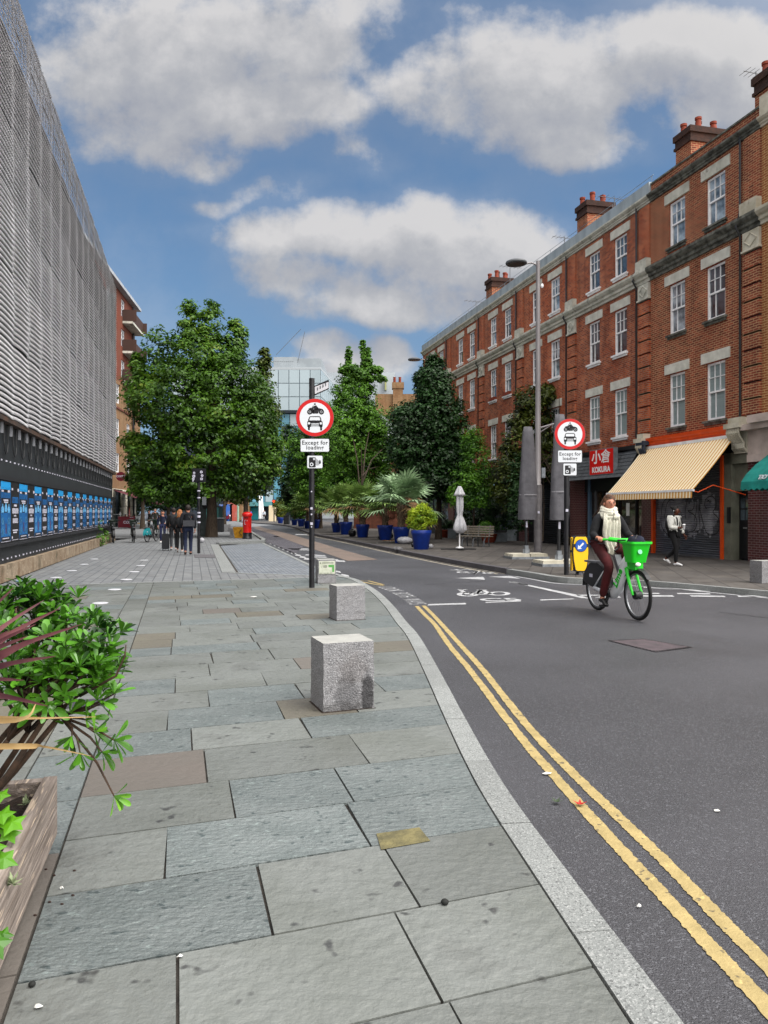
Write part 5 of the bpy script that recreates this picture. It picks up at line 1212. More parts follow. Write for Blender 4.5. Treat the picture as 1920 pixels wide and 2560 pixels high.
# ============================================================ STREET FURNITURE
M['granite']=mat('granite_block','7c7c7f',.8,c2='706e6f',ns=3,nd=5,bump=.7,bs=70,speck=('606063',80,.53,'959597'))
M['granitetop']=mat('pale_granite_top','969692',.75,c2='878784',ns=8,bump=.2,bs=60,speck=('8c8c8b',50,.64))  # block tops coloured paler and smoother than the sides
M['gstain']=mat('granite_stained','7a797a',.8,c2='5c5b5d',ns=5,nd=6,bump=.7,bs=70,speck=('38383b',60,.49,'98989a'))
M['gdk']=mat('dark_stain_on_granite','3d3c3e',.8,c2='2b2a2c',ns=12,bump=.5,speck=('606062',60,.58))
def stain_mat():
    m=M['granite'].copy(); m.name='granite_damp_stained'; t=m.node_tree; p=t.nodes['Principled BSDF']; src=p.inputs['Base Color'].links[0].from_socket
    tcn=t.nodes.new('ShaderNodeTexCoord'); no=t.nodes.new('ShaderNodeTexNoise'); no.inputs['Scale'].default_value=14; no.inputs['Detail'].default_value=5; t.links.new(tcn.outputs['Object'],no.inputs['Vector'])
    cur=src
    for (cx,cz,rx,rz_,amt,col) in ((.345,.11,.055,.19,.85,'2a292b'),(.19,.08,.10,.22,.55,'4a494a'),(.1,.0,.25,.07,.5,'4c4b48'),(.24,.3,.12,.12,.3,'6a605a')):
        mp=t.nodes.new('ShaderNodeMapping'); mp.inputs['Location'].default_value=(-cx/rx,0,-cz/rz_); mp.inputs['Scale'].default_value=(1/rx,.01,1/rz_); t.links.new(tcn.outputs['Object'],mp.inputs[0])
        le=t.nodes.new('ShaderNodeVectorMath'); le.operation='LENGTH'; t.links.new(mp.outputs[0],le.inputs[0])
        ad=t.nodes.new('ShaderNodeMath'); ad.operation='MULTIPLY_ADD'; t.links.new(no.outputs[0],ad.inputs[0]); ad.inputs[1].default_value=1.3; t.links.new(le.outputs['Value'],ad.inputs[2])
        mr=t.nodes.new('ShaderNodeMapRange'); mr.inputs[1].default_value=1.75; mr.inputs[2].default_value=1.35; mr.inputs[4].default_value=amt; t.links.new(ad.outputs[0],mr.inputs[0])
        mx_=t.nodes.new('ShaderNodeMix'); mx_.data_type='RGBA'; mx_.blend_type='MULTIPLY'; t.links.new(mr.outputs[0],mx_.inputs[0]); t.links.new(cur,mx_.inputs[6]); mx_.inputs[7].default_value=srgb(col); 
        mx_.inputs[7].default_value=tuple(min(1,c*3.2) for c in srgb(col)[:3])+(1,); cur=mx_.outputs[2]
    t.links.new(cur,p.inputs['Base Color']); return m
M['gstain']=stain_mat()
def block(px,py,w,d,h,rz,label,stain=False,tilt=0):
    p=G(px,py); e=empty('granite_block',p,rz,label,'bollard','granite seat blocks')
    # cube with slightly uneven faces; origin at the front left bottom corner
    bm=bmesh.new(); r_=random.Random(int(px)); nx,ny,nz=10,8,12; vs={}
    def V_(x,y,z):
        k=(round(x,4),round(y,4),round(z,4))
        if k not in vs:
            j=.0035; edge=(z>=h-1e-6)
            vs[k]=bm.verts.new((x+r_.uniform(-j,j)+tilt*(1-z/h),y+r_.uniform(-j,j),z+(0 if edge else 0)))
        return vs[k]
    def face(f,mi):
        try: fc=bm.faces.new(f); fc.material_index=mi
        except ValueError: pass
    for i in range(nx):
        for k in range(nz):
            x0,x1,z0,z1=w*i/nx,w*(i+1)/nx,h*k/nz,h*(k+1)/nz
            mi=0
            if stain:
                mi=1
            face([V_(x0,0,z0),V_(x1,0,z0),V_(x1,0,z1),V_(x0,0,z1)],mi); face([V_(x0,d,z1),V_(x1,d,z1),V_(x1,d,z0),V_(x0,d,z0)],0)
    for j in range(ny):
        for k in range(nz):
            y0,y1,z0,z1=d*j/ny,d*(j+1)/ny,h*k/nz,h*(k+1)/nz
            face([V_(0,y1,z0),V_(0,y0,z0),V_(0,y0,z1),V_(0,y1,z1)],0); face([V_(w,y0,z0),V_(w,y1,z0),V_(w,y1,z1),V_(w,y0,z1)],0)
    for i in range(nx):
        for j in range(ny):
            face([V_(w*i/nx,d*j/ny,h),V_(w*(i+1)/nx,d*j/ny,h),V_(w*(i+1)/nx,d*(j+1)/ny,h),V_(w*i/nx,d*(j+1)/ny,h)],3)
    me=bpy.data.meshes.new('block'); bm.to_mesh(me); bm.free()
    for m in (M['granite'],M['gstain'],M['gdk'],M['granitetop']): me.materials.append(m)
    o=bpy.data.objects.new('block',me); COL.objects.link(o); o.parent=e
    MB().box((-.012,-.014,-.001),(w+.012,0.0,.004)).box((-.016,.0,-.001),(0.0,d,.003)).build('dirt_joint',M['soil'],e)
    return e
block(808.7,1781.7,.40,.37,.515,R(20),'nearest granite block, tallest, with dark damp stain low on its right',True)
block(842,1552,.41,.37,.475,R(20),'middle granite block of the three, just beyond the nearest one')
b3=block(795,1459,.38,.36,.50,R(14),'farthest of the three granite blocks, with a notice on its front')
nm=MB(); nm.box((.02,-.012,.20),(.36,-.006,.47),0); nm.box((.04,-.014,.42),(.06,-.0125,.44),1); nm.box((.08,-.014,.425),(.33,-.0125,.437),1); nm.box((.22,-.014,.34),(.34,-.0125,.39),2); nm.box((.30,-.014,.24),(.34,-.0125,.34),2)
nm.text('ROAD NOTICE'[:0]+'i',Matrix.Translation((.07,-.0135,.345))@Matrix.Rotation(R(90),4,'X'),.05,1)
for k in range(3): nm.box((.11,-.014,.335+k*.018),(.19,-.0125,.342+k*.018),1)
for k in range(4): nm.box((.04+.07*k,-.014,.215),(.09+.07*k,-.0125,.222),1)
nm.build('notice',[mat('weathered_notice','b9bcae',.6,c2='a0a592',ns=14),M['black'],mat('notice_green','4c8a45',.6)],b3,fix=False)
block(1905,1459,.42,.38,.47,R(12),'pale granite block at the right edge before the brick shops')
# ---------------- traffic sign posts
TX=Matrix.Rotation(R(90),4,'X')
def disc(m,cx,cz,r,y0,y1,mi,n=40,sx=1): m.prism([(cx+r*sx*math.cos(2*math.pi*i/n),cz+r*math.sin(2*math.pi*i/n)) for i in range(n)],y0,y1,mi)
def ring(m,cx,cz,r0,r1,y,mi,n=28):
    vs=[];
    for i in range(n):
        a=2*math.pi*i/n; vs+=[(cx+r0*math.cos(a),y,cz+r0*math.sin(a)),(cx+r1*math.cos(a),y,cz+r1*math.sin(a))]
    m.add(vs,[(2*i,(2*i+2)%(2*n),(2*i+3)%(2*n),2*i+1) for i in range(n)],mi)
def flat(m,pts,y,mi): m.add([(x,y,z) for x,z in pts],[tuple(range(len(pts)))],mi)
def rrect(x0,x1,z0,z1,r,n=5):
    out=[]
    for cx,cz,a0 in ((x1-r,z1-r,0),(x0+r,z1-r,90),(x0+r,z0+r,180),(x1-r,z0+r,270)):
        for i in range(n): a=R(a0+90*i/(n-1)); out.append((cx+r*math.cos(a),cz+r*math.sin(a)))
    return out
def icons(m,s=1.0,y=-.0125,K=2):
    # units: sign half-width = 1 (zoomed photo: centre (407,849), radius 177)
    def c(x,z): return ((x-407)/177*s,(849-z)/177*s)
    def f(pts,mi=K,yy=y): flat(m,[c(*p) for p in pts],yy,mi)
    for cx in (360,468): X,Z=c(cx,797); ring(m,X,Z,11/177*s,25/177*s,y,K); ring(m,X,Z,0.001,8/177*s,y,K,12)
    f([(360,760),(378,757),(392,735),(396,738),(385,762),(400,775),(395,812),(385,812),(378,785),(345,768)]); f([(385,790),(400,770),(450,762),(482,772),(492,790),(470,775),(445,785),(438,812),(392,814)])
    f([(398,775),(408,740),(420,735),(442,762),(445,775)]); X,Z=c(408,724); ring(m,X,Z,.0005,9/177*s,y,K,14); f([(400,740),(412,738),(404,765),(385,770),(384,762)])
    # car
    f([(345,870),(355,845),(363,837),(452,837),(460,845),(468,870),(468,885),(345,885)]); f([(356,870),(364,846),(450,846),(458,870),(455,876),(360,876)],1,y-.0006)
    f([(337,890),(345,880),(468,880),(480,890),(480,935),(337,935)]); f([(342,925),(362,925),(360,967),(344,967)]); f([(455,925),(475,925),(474,969),(457,969)])
    for cx in (353,463): X,Z=c(cx,903); ring(m,X,Z,.0005,11/177*s,y-.0006,1,14)
    for z in (903,915,927): f([(372,z),(446,z),(444,z+6),(374,z+6)],1,y-.0006)
def sign_assembly(e,zc,r,zt1,zp,zc2,wp=.56,hp=.30,wc=.32,hc=.29,yo=-.07):
    old=None
    sg=MB(Matrix.Translation((0,yo,zc))); disc(sg,0,0,r,-.006,.006,3); disc(sg,0,0,r*.985,-.0085,-.006,0); disc(sg,0,0,r*.80,-.0105,-.0085,1); icons(sg,r,-.0115); sg.build('round_sign',[M['red'],M['glossw'],M['black'],M['greyplastic']],e,fix=False)
    pl=MB(Matrix.Translation((0,yo,zp))); pl.prism(rrect(-wp/2-.01,wp/2+.01,-hp/2-.01,hp/2+.01,.03),-.004,.006,1); pl.prism(rrect(-wp/2,wp/2,-hp/2,hp/2,.025),-.007,-.004,0)
    pl.text('Except for',Matrix.Translation((0,-.0078,hp*.19))@TX,.112,1,bold=.002,sp=1.08); pl.text('loading',Matrix.Translation((0,-.0078,-hp*.19))@TX,.112,1,bold=.002,sp=1.08)
    pl.build('text_plate',[M['glossw'],M['black']],e,fix=False)
    cp=MB(Matrix.Translation((0,yo,zc2))); cp.prism(rrect(-wc/2-.01,wc/2+.01,-hc/2-.01,hc/2+.01,.03),-.004,.006,1); cp.prism(rrect(-wc/2,wc/2,-hc/2,hc/2,.025),-.007,-.004,0)
    k=wc/2
    flat(cp,rrect(-.78*k,.12*k,-.72*k,.62*k,.02),-.0078,1)
    ring(cp,-.42*k,-.32*k,.13*k,.24*k,-.0086,0); ring(cp,-.10*k,.38*k,.06*k,.14*k,-.0086,0)
    for i in range(4): x=(.19+.10*i)*k; flat(cp,[(x,-.46*k+.06*k*(i==3)),(x+.05*k,-.46*k),(x+.05*k,.42*k-.10*k*i),(x,.46*k-.10*k*i)],-.0078,1)
    flat(cp,[(.56*k,-.3*k),(.78*k,-.2*k),(.78*k,.16*k),(.56*k,.26*k)],-.0078,1)
    cp.build('camera_plate',[M['glossw'],M['black']],e,fix=False)
    bk=MB()
    for z in (zc+.15,zc-.15,zp,zc2): bk.box((-.05,-.06,z-.015),(.05,.0,z+.015))
    bk.build('brackets',M['steel'],e)
p=G(779.5,1469); e=empty('sign_post',p,0,'central black post with street name arm above its round vehicle sign','sign post','no motor vehicle signs')
pz=p.y/F
zf=lambda y:HC+(1280-y)*pz
pst=MB(); pst.tube([(0,0,-.1),(0,0,zf(946))],.055,14); pst.build('post',M['black'],e,smooth=True)
for (x,y,s_) in ((781,1229,.012),(780,1271,.022),(780,1286,.014),(778.5,1309,.025),(781,1317,.012)):
    a=MB(); a.box((-s_,-.060,zf(y)-s_),(s_,-.054,zf(y)+s_)); a.build('sticker',M['ptext'],e)
xo=(788-779.5)*pz
hold=empty('sign_cluster'); hold.parent=e; hold.location=(xo,0,0); bpy.data.objects.remove(hold)
cl=len(bpy.data.objects)
before=set(bpy.data.objects)
sign_assembly(e,zf(1045),.375,0,zf(1114),zf(1155.5),.56,.25,.30,.245)
for o in set(bpy.data.objects)-before: o.location.x+=xo
na=MB(Matrix.Translation((0,-.02,0))@Matrix.Rotation(R(62),4,'Z')); h0,h1=zf(994),zf(955)
na.prism([(.05,zf(990)),(.62,zf(962)),(.62,zf(938)),(.05,zf(966))],-.012,.012,0); na.prism([(.09,zf(984)),(.60,zf(960)),(.60,zf(944)),(.09,zf(966))],-.016,-.0125,1)
na.text('NEW',Matrix.Translation((.24,-.0175,zf(966)))@TX@Matrix.Rotation(R(24),4,'Z'),.11,2,sx=1) if False else None
for k in range(4): na.prism([(.16+.1*k,zf(975)+.045*k),(.21+.1*k,zf(975)+.045*k+.022),(.21+.1*k,zf(967)+.045*k+.022),(.16+.1*k,zf(967)+.045*k)],-.0185,-.0165,2)
na.build('name_arm',[M['black'],mat('faded_plate','a9a8ad',.6),M['greyplastic']],e,fix=False)
p=G(1415.9,1437.3); e=empty('sign_post',p,0,'black post with the round vehicle sign beside the yellow bollard','sign post','no motor vehicle signs'); pz=p.y/F
MB().tube([(0,0,-.1),(0,0,zf(1060))],.058,14).build('post',M['black'],e,smooth=True)
MB().box((-.03,-.066,zf(1276)-.03),(.03,-.058,zf(1276)+.03)).build('sticker',M['ptext'],e)
before=set(bpy.data.objects); sign_assembly(e,zf(1086),.368,0,zf(1141.5),zf(1174),.565,.28,.31,.28)
for o in set(bpy.data.objects)-before: o.location.x+=(1423-1415.9)*pz
# ---------------- yellow keep-left bollard
p=G(1450,1437); e=empty('keep_left_bollard',p,R(8),'yellow keep left bollard with blue arrow disc, right of the sign post','bollard'); pz=p.y/F
prof=[(-.14,.10),(-.19,.35),(-.205,.55),(-.195,.75),(-.165,.90),(-.13,.935),(.13,.935),(.165,.90),(.195,.75),(.205,.55),(.19,.35),(.14,.10),(.09,.075),(-.09,.075)]
b=MB(); b.prism(prof,-.05,.12,1); b.prism([(x*.9,.5+(z-.5)*.94) for x,z in prof],-.056,-.05,0); b.prism([(-.2,.66),(.2,.66),(.198,.74),(-.198,.74)],-.0575,-.0565,1); b.prism([(x*.35-.19,z) for x,z in [(-.05,.1),(.05,.12),(.05,.9),(-.03,.88)]],.0,.10,0)
b.build('shell',[mat('bollard_yellow','e0b000',.4),M['black']],e,fix=False)
b=MB(Matrix.Translation((.0,0,.70))); disc(b,0,0,.15,-.066,-.058,2); disc(b,0,0,.138,-.069,-.066,0); 
flat(b,[(-.085,-.085),(.02,-.075),(-.015,-.045),(.075,.045),(.045,.075),(-.045,-.015),(-.075,.02)],-.070,1)
b.build('arrow_disc',[mat('sign_blue','0c4aa0',.4),M['glossw'],M['black']],e,fix=False)
MB().tube([(0,.03,0),(0,.03,.10)],[.11,.06],12).build('base',M['black'],e)
# ---------------- street lamps
def lamp(pos,z,label,rz=0):
    e=empty('street_lamp',pos,rz,label,'street lamp','slim grey street lamps')
    MB().tube([(0,0,-.05),(0,0,.12)],.16,16).tube([(0,0,.1),(0,0,2.45)],.145,18).build('base_column',mat('lamp_base','6f6c6e',.5,.3,c2='5b585a',ns=5),e,smooth=True) if not _win.get('lb') else None
    MB().tube([(0,0,2.45),(0,0,2.5),(0,0,5.2),(0,0,z+.1)],[.13,.105,.095,.07],16).build('column',M['greypole'],e,smooth=True)
    MB().tube([(0,0,z-.05),(-.25,-.05,z+.03),(-.45,-.08,z-.02)],.03,8).build('arm',M['greypole'],e,smooth=True)
    h=MB(); h.lathe([(.05,.10),(.25,.09),(.36,.04),(.375,0),(.36,-.035),(.30,-.045)],(-.78,-.1,z),28); ho=h.build('lamp_head',M['greyplastic'],e,smooth=True)
    MB().lathe([(.02,-.046),(.28,-.050),(.29,-.04)],(-.78,-.1,z),24).build('lens',mat('lamp_lens_%d'%int(z*10),'3c3b3e',.3),ho)
    return e
p=G(1345,1387); e=lamp(p,W(1345,660,p.y).z,'tall grey street lamp between the covered parasols'); pz=p.y/F
MB().box((-.04,-.155,1.45),(.03,-.146,1.53)).build('sticker',M['ptext'],e); MB().lathe([(.03,0),(.05,.03),(.05,.10),(.03,.14)],(.14,-.02,W(0,720,p.y).z),10).build('camera_dome',M['white'],e,smooth=True)
MB().tube([(.08,0,4.45),(.6,0,4.6)],.035,6).tube([(.08,0,4.3),(.55,0,4.6)],.02,6).build('bracket_arm',M['greypole'],e); MB().box((.12,-.05,2.7),(.25,.05,3.05)).build('junction_box',M['steel'],e)
p=Vector((2.55,45,0)); lamp(p,W(1068,900,45).z,'far grey street lamp whose disc shows above the dense dark tree')
# ---------------- covered closed parasols
M['cover']=mat('grey_fabric_cover','4b4a4f',.8,c2='5a595e',ns=3,bump=1.0,bs=6)
def covered(px,py,X0,X1,y0,y1,label,plx0,plx1):
    p=G(px,py); e=empty('covered_parasol',p,R(10),label,'parasol','closed parasols under grey covers'); k=p.y/F
    zt=HC+(1280-y0)*k; zb=HC+(1280-y1)*k; w=(X1-X0)*k/2; dx=((X0+X1)/2-px)*k*.6
    m_=MB(); n=22; rows=16; vs=[]; r2=random.Random(int(px))
    for i in range(rows+1):
        t=i/rows; z=zb+(zt-zb)*t; r=w*(1.0-.12*t if t<.35 else .958-.66*(t-.35)) ; r=r*(1 if i<rows else .8)
        for j in range(n):
            a=2*math.pi*j/n; rr=r*(1+.09*math.sin(2*a+1.2+t)+.06*math.sin(5*a+4*t)+.035*math.sin(9*a+13*t)+r2.uniform(-.035,.035)); vs.append((dx+rr*math.cos(a),.72*rr*math.sin(a),z))
    m_.add(vs,[(i*n+j,i*n+(j+1)%n,(i+1)*n+(j+1)%n,(i+1)*n+j) for i in range(rows) for j in range(n)]+[tuple(rows*n+j for j in range(n))])
    c_=m_.build('cover',M['cover'],e,smooth='all')
    zs=zb+(zt-zb)*.26; m2=MB(); m2.lathe([(w*1.015,zs),(w*1.03,zs+.02),(w*1.015,zs+.04)],(dx,0,0),22,sy=.74,cap=False); m2.build('cover_seam',mat('seam_grey_%d'%px,'7c7b80',.7),c_)
    MB().tube([(0,0,.12),(0,0,zb+.2)],.05,12).build('pole',M['plastic'],e,smooth=True)
    MB().box((-.03,-.056,zb-.25),(.03,-.05,zb-.05)).build('label_tag',M['ptext'],e)
    MB().box((-.06,-.06,.13),(.06,.06,.42)).box((-.11,-.02,.13),(.11,.02,.3)).build('socket',M['steel'],e)
    hw=(plx1-plx0)*k/2
    MB().box((-hw,-.42,.0),(hw,.42,.075)).build('steel_tray',M['steel'],e)
    b=MB()
    for ix in (0,1):
        for iy in (0,1):
            xa=-hw+.03+ix*(hw-.02); ya=-.40+iy*.41; b.box((xa,ya,.075),(xa+hw-.05,ya+.385,.125)); b.box((xa+.01,ya+.01,.128),(xa+hw-.06,ya+.375,.165))
    b.build('ballast_slabs',M['stonec'],e); return e
covered(1315.4,1396,1301,1345,1067,1299,'grey covered parasol left of the tall street lamp',1262,1359)
covered(1397,1414,1379,1424,1036,1300,'grey covered parasol partly behind the right-hand round sign',1336,1452)
# ---------------- white closed parasol
p=G(1149,1374); e=empty('white_parasol',p,0,'closed white parasol on a pole beside the bench','parasol'); k=p.y/F
M['canvasw']=mat('off_white_canvas','bfc0c4',.85,c2='a9aab0',ns=6,bump=.4,bs=20)
zz=lambda y:HC+(1280-y)*k
def lobed(prof,c,n=32,amp=.16,nl=8):
    m_=MB(); vs=[]
    for i,(r,z) in enumerate(prof):
        for j in range(n):
            a=2*math.pi*j/n; rr=r*(1+amp*math.cos(nl*a)); vs.append((c[0]+rr*math.cos(a),c[1]+rr*math.sin(a),z))
    K_=len(prof); m_.add(vs,[(i*n+j,i*n+(j+1)%n,(i+1)*n+(j+1)%n,(i+1)*n+j) for i in range(K_-1) for j in range(n)]+[tuple(range(n)),tuple((K_-1)*n+j for j in range(n))]); return m_
lobed([(.10,zz(1333)),(.24,zz(1324)),(.205,zz(1312)),(.15,zz(1299)),(.095,zz(1290)),(.088,zz(1286)),(.115,zz(1276)),(.125,zz(1262)),(.118,zz(1245)),(.085,zz(1231))],(0,0),amp=.30,nl=5).build('canopy',M['canvasw'],e,smooth='all')
lobed([(.205,zz(1239)),(.165,zz(1233)),(.115,zz(1225)),(.07,zz(1218)),(.045,zz(1215.5))],(0,0),amp=.22,nl=4).build('top_cap',M['canvasw'],e,smooth='all')
MB().tube([(0,0,.1),(0,0,zz(1320))],.028,10).box((-.10,-.04,.68),(.02,.04,.82)).build('pole',M['white'],e)
MB().lathe([(.16,.06),(.16,.09),(.05,.12)],n=18).build('foot',M['white'],e)
MB().box((-.75,-.12,.0),(.65,.12,.045)).box((-.12,-.7,.046),(.12,.6,.062)).build('cross_base',M['plastic'],e)
# ---------------- bench
p=G(1188,1366); e=empty('bench',(p.x,p.y,0),R(-38),'grey timber slatted bench behind the white parasol','bench'); 
M['tgrey']=mat('silvered_timber','5d564c',.85,c2='7c756a',ns=12,streak=(1,6,6))
b=MB()
for i in range(5): b.box((-.75,-.22+i*.10,.43),(.75,-.14+i*.10,.46))
b.build('seat',M['tgrey'],e)
b=MB()
for i in range(4): b.box((-.75,.26+i*.02,.52+i*.10),(.75,.29+i*.02,.59+i*.10))
b.build('backrest',M['tgrey'],e)
for x in (-.55,.0,.55):
    MB().tube([(x,-.2,0),(x,-.18,.25),(x,-.05,.42)],.035,6).tube([(x,.25,0),(x,.2,.25),(x,.28,.5),(x,.36,.92)],.03,6).build('leg',M['greyplastic'],e)
# ---------------- pillar box
p=G(618,1347); k=p.y/F; e=empty('pillar_box',p,0,'round red post box with black base on the kerb build-out','post box')
s_=1.02
MB().lathe([(.27,0),(.27,.06),(.255,.08),(.255,.36)],n=28).build('base',M['black'],e,smooth=True)
rp_=mat('post_box_red','b9100c',.35,c2='a50d0a',ns=3)
bd=MB(); bd.lathe([(.255,.36),(.235,.37),(.235,1.22),(.245,1.24),(.245,1.28)],n=32); bo=bd.build('body',rp_,e,smooth=True)
MB().lathe([(.28,1.28),(.285,1.32),(.285,1.38),(.27,1.42),(.20,1.47),(.10,1.50),(.01,1.51)],n=32).build('cap',rp_,e,smooth=True)
MB().box((-.10,-.262,1.17),(.10,-.22,1.20)).build('posting_slot',M['black'],bo)
pl=MB(); pl.box((-.10,-.262,.80),(-.09,-.24,1.05)); pl.box((-.09,-.262,1.04),(-.02,-.24,1.05)); pl.box((-.09,-.262,.80),(-.02,-.24,.81)); pl.box((.03,-.262,.98),(.04,-.24,1.05)); pl.build('notice_frame',M['ptext'],bo)
MB().box((-.29,-.08,.98),(-.22,.06,1.22)).build('side_plate',M['ptext'],bo)
# ---------------- traffic signal pole (back view)
p=G(497,1383); k=p.y/F; e=empty('traffic_signal',p,0,'black traffic signal pole covered in stickers behind the walking man','traffic light')
MB().tube([(0,0,-.05),(0,0,HC+(1280-1178)*k)],.057,12).build('pole',M['black'],e,smooth=True)
hd=MB(); hd.box((-.22,-.1,2.58),(.24,.12,3.08)); hd.box((-.19,-.12,2.62),(.21,-.1,3.04)); ho=hd.build('signal_head',M['black'],e)
r3=random.Random(5)
for (x,z,r) in ((-.14,2.92,.04),(-.15,2.80,.055),(-.17,2.70,.045),(.12,2.95,.05),(.15,2.82,.045),(.13,2.70,.05),(-.18,2.63,.03)):
    a=MB(); disc(a,x,z,r,-.127,-.121,0,14); disc(a,x,z,r*.4,-.129,-.1275,1,8); a.build('sticker',[M['ptext'],M['greyplastic']],ho,fix=False)
for z,h in ((1.1,.05),(1.3,.08),(1.45,.05),(2.25,.04),(2.0,.04)): MB().tube([(0,0,z),(0,0,z+h)],.0605,12).build('sticker_band',M['ptext'],e)
MB().box((.12,.0,1.75),(.25,.1,2.05)).build('push_button_box',M['greyplastic'],e)
p=G(508,1341); e=empty('signal_cabinet_post',p,0,'grey square post with boxes between signal pole and tree trunk','post')
MB().box((-.17,-.1,0),(.17,.1,2.4)).build('post',mat('grey_green_metal','4c5655',.5,c2='3c4544',ns=5),e); MB().box((-.35,-.16,2.1),(.35,-.1,3.0)).box((.0,-.2,1.7),(.3,-.1,2.2)).build('control_box',M['plastic'],e); MB().box((.03,-.205,2.25),(.2,-.2,2.4)).build('control_label',M['ptext'],e)
# ---------------- bins, cabinets, blocks near the tree
def simple(name,X0,X1,yt,yb,depth,m,label,cat,lid=None,group=None,taper=0):
    p=G((X0+X1)/2,yb); k=p.y/F; w=(X1-X0)*k/2; h=(yb-yt)*k; e=empty(name,p,0,label,cat,group)
    b=MB(); b.add([(-w,0,.0),(w,0,0),(w,depth,0),(-w,depth,0),(-w-taper,-taper,h),(w+taper,-taper,h),(w+taper,depth+taper,h),(-w-taper,depth+taper,h)],[(0,3,2,1),(4,5,6,7),(0,1,5,4),(1,2,6,5),(2,3,7,6),(3,0,4,7)]); b.build('body',m,e)
    if lid: MB().box((-w-.04-taper,-.04-taper,h+.003),(w+.04+taper,depth+.04+taper,h+.09)).build('lid',lid,e)
    return e,w,h
e,w,h=simple('kiosk',513,547,1268,1327,1.5,mat('teal_paint','1e5556',.6,c2='17443f',ns=2),'dark teal kiosk half hidden by the big tree trunk','kiosk',M['plastic']); MB().box((-.9,-.02,.3),(-.1,-.0,1.5)).build('panel',mat('teal_panel','2a6a68',.5),e)
e,w,h=simple('litter_bin',542,557,1297,1330,.5,M['plastic'],'dark square litter bin right of the big tree trunk','litter bin',M['greyplastic']); 
e,w,h=simple('stone_seat',558,574,1311,1329,.5,M['gstain'],'dark grey stone cube beyond the litter bin','seat'); 
e,w,h=simple('stone_seat',574,592,1321,1342,.5,M['granite'],'pale grey stone cube beside the yellow grit bin','seat')
e,w,h=simple('grit_bin',587,607,1318,1345,.5,mat('grit_yellow','b98512',.5,c2='8f640f',ns=6),'mustard yellow open bin leaning beside the red post box','bin',None,None,.10); MB().tube([(w-.05,-.03,.15),(w-.2,-.12,.3),(w-.05,-.12,.5)],.02,6).build('handle',M['black'],e)
simple('litter_bin',709,722,1290,1311,1.2,M['plastic'],'black bin beside the farthest blue planter','litter bin',M['black'])
def bag(X,y,rx,rz_,m,label,cat='rubbish bag',name='rubbish_bag',ry=None,knot=True):
    p=G(X,y); k=p.y/F; rx*=k; rz_*=k; r4=random.Random(int(X*7+y)); ry=ry or rx*.7
    m_=MB(); n,mm=14,9; vs=[];
    for i in range(mm+1):
        t=-math.pi/2+math.pi*i/mm
        for j in range(n):
            a=2*math.pi*j/n; s=1+r4.uniform(-.10,.10); z=rz_*(1+math.sin(t)*(1.0))*(.95+.1*r4.random()); rr=math.cos(t)**.6 if math.cos(t)>0 else 0
            vs.append((rx*rr*s*math.cos(a),ry*rr*s*math.sin(a),max(.005,z)))
    m_.add(vs,[(i*n+j,i*n+(j+1)%n,(i+1)*n+(j+1)%n,(i+1)*n+j) for i in range(mm) for j in range(n)])
    if knot: m_.tube([(0,0,rz_*1.9),(.02,0,rz_*2.2)],[rx*.12,rx*.3],6)
    m_.build(name,m,loc=p,smooth='all',label=label,cat=cat)
M['bagk']=mat('black_bag','101012',.3,c2='1c1c20',ns=9); M['bagw']=mat('white_bag','a9a9ad',.5,c2='8c8c92',ns=9,bump=.5,bs=15)
bag(504,1357,7,6,M['bagw'],'white plastic bag on the paving behind the signal pole')
bag(880.5,1342,10,9,M['bagk'],'dark bag with grey top between two blue planters along the kerb'); 
bag(958,1350,14,6,M['bagk'],'long black rubbish bag lying before the third blue planter',knot=False); bag(974,1346,9,7,mat('dark_green_bag','1b241b',.4),'dark green rubbish bag behind the long black one')
bag(1012,1360,19,9,M['bagw'],'big white rubbish bag left of the nearest blue planter',knot=False); bag(1077,1371,6,5,M['bagw'],'small white bag behind the nearest blue planter, right side')
bag(1033,1368,5,5,M['bagk'],'little black bag tucked against the nearest blue planter')
bag(994,1377,14,5,mat('grey_cloth_bag','3c3b3e',.8,c2='6b6a6c',ns=8),'grey cloth heap lying on the dark kerb edge',knot=False)
MB().box((-.4,-.1,0),(.4,.1,.03)).build('cardboard',mat('cardboard','7a5c3c',.9),loc=G(975,1352),label='flat brown cardboard piece beside the black bags',cat='cardboard')
MB().box((-.9,-.08,0),(.4,.08,.04)).build('black_strip',M['plastic'],loc=G(1112,1374),label='black flat rubber strip beside the nearest blue planter',cat='strip') if False else None
p=G(945,1356); scrap(942,1358,0,.10,lt,'white paper scrap on the right pavement near the kerb')
# cafe windbreak, board, tables
p=G(317,1321); k=p.y/F; e=empty('cafe_windbreak',p,R(-4),'maroon cafe windbreak with white lettering','windbreak')
w=22*k; b=MB(); b.box((-w,-.03,.08),(w,.03,30*k),0); b.text('COSTA',Matrix.Translation((w*.3,-.036,.55))@TX,.34,1,bold=.012); b.box((w*.35,-.037,.98),(w*.75,-.033,1.01),1); b.build('panel',[mat('maroon_panel','5a0e1e',.6),M['ptext']],e,fix=False)
for x in (-w,w): MB().tube([(x,0,0),(x,0,1.15)],.03,6).box((x-.2,-.2,0),(x+.2,.2,.03)).build('post',M['steel'],e)
p=G(352,1317); k=p.y/F; e=empty('poster_stand',p,0,'pale poster board standing beside the maroon windbreak','poster stand'); h=(1317-1290)*k; w=11*k
b=MB(); b.box((-w,-.03,.15),(w,.03,h),0); r5=random.Random(2)
for i in range(9): x=r5.uniform(-w*.8,w*.5); z=r5.uniform(.25,h*.7); b.box((x,-.036,z),(x+.25,-.032,z+.12),1+i%2)
b.build('board',[mat('poster_pale','c0c6cc',.5),mat('poster_sky','7fb0d8',.5),mat('poster_buff','c0a070',.5)],e,fix=False)
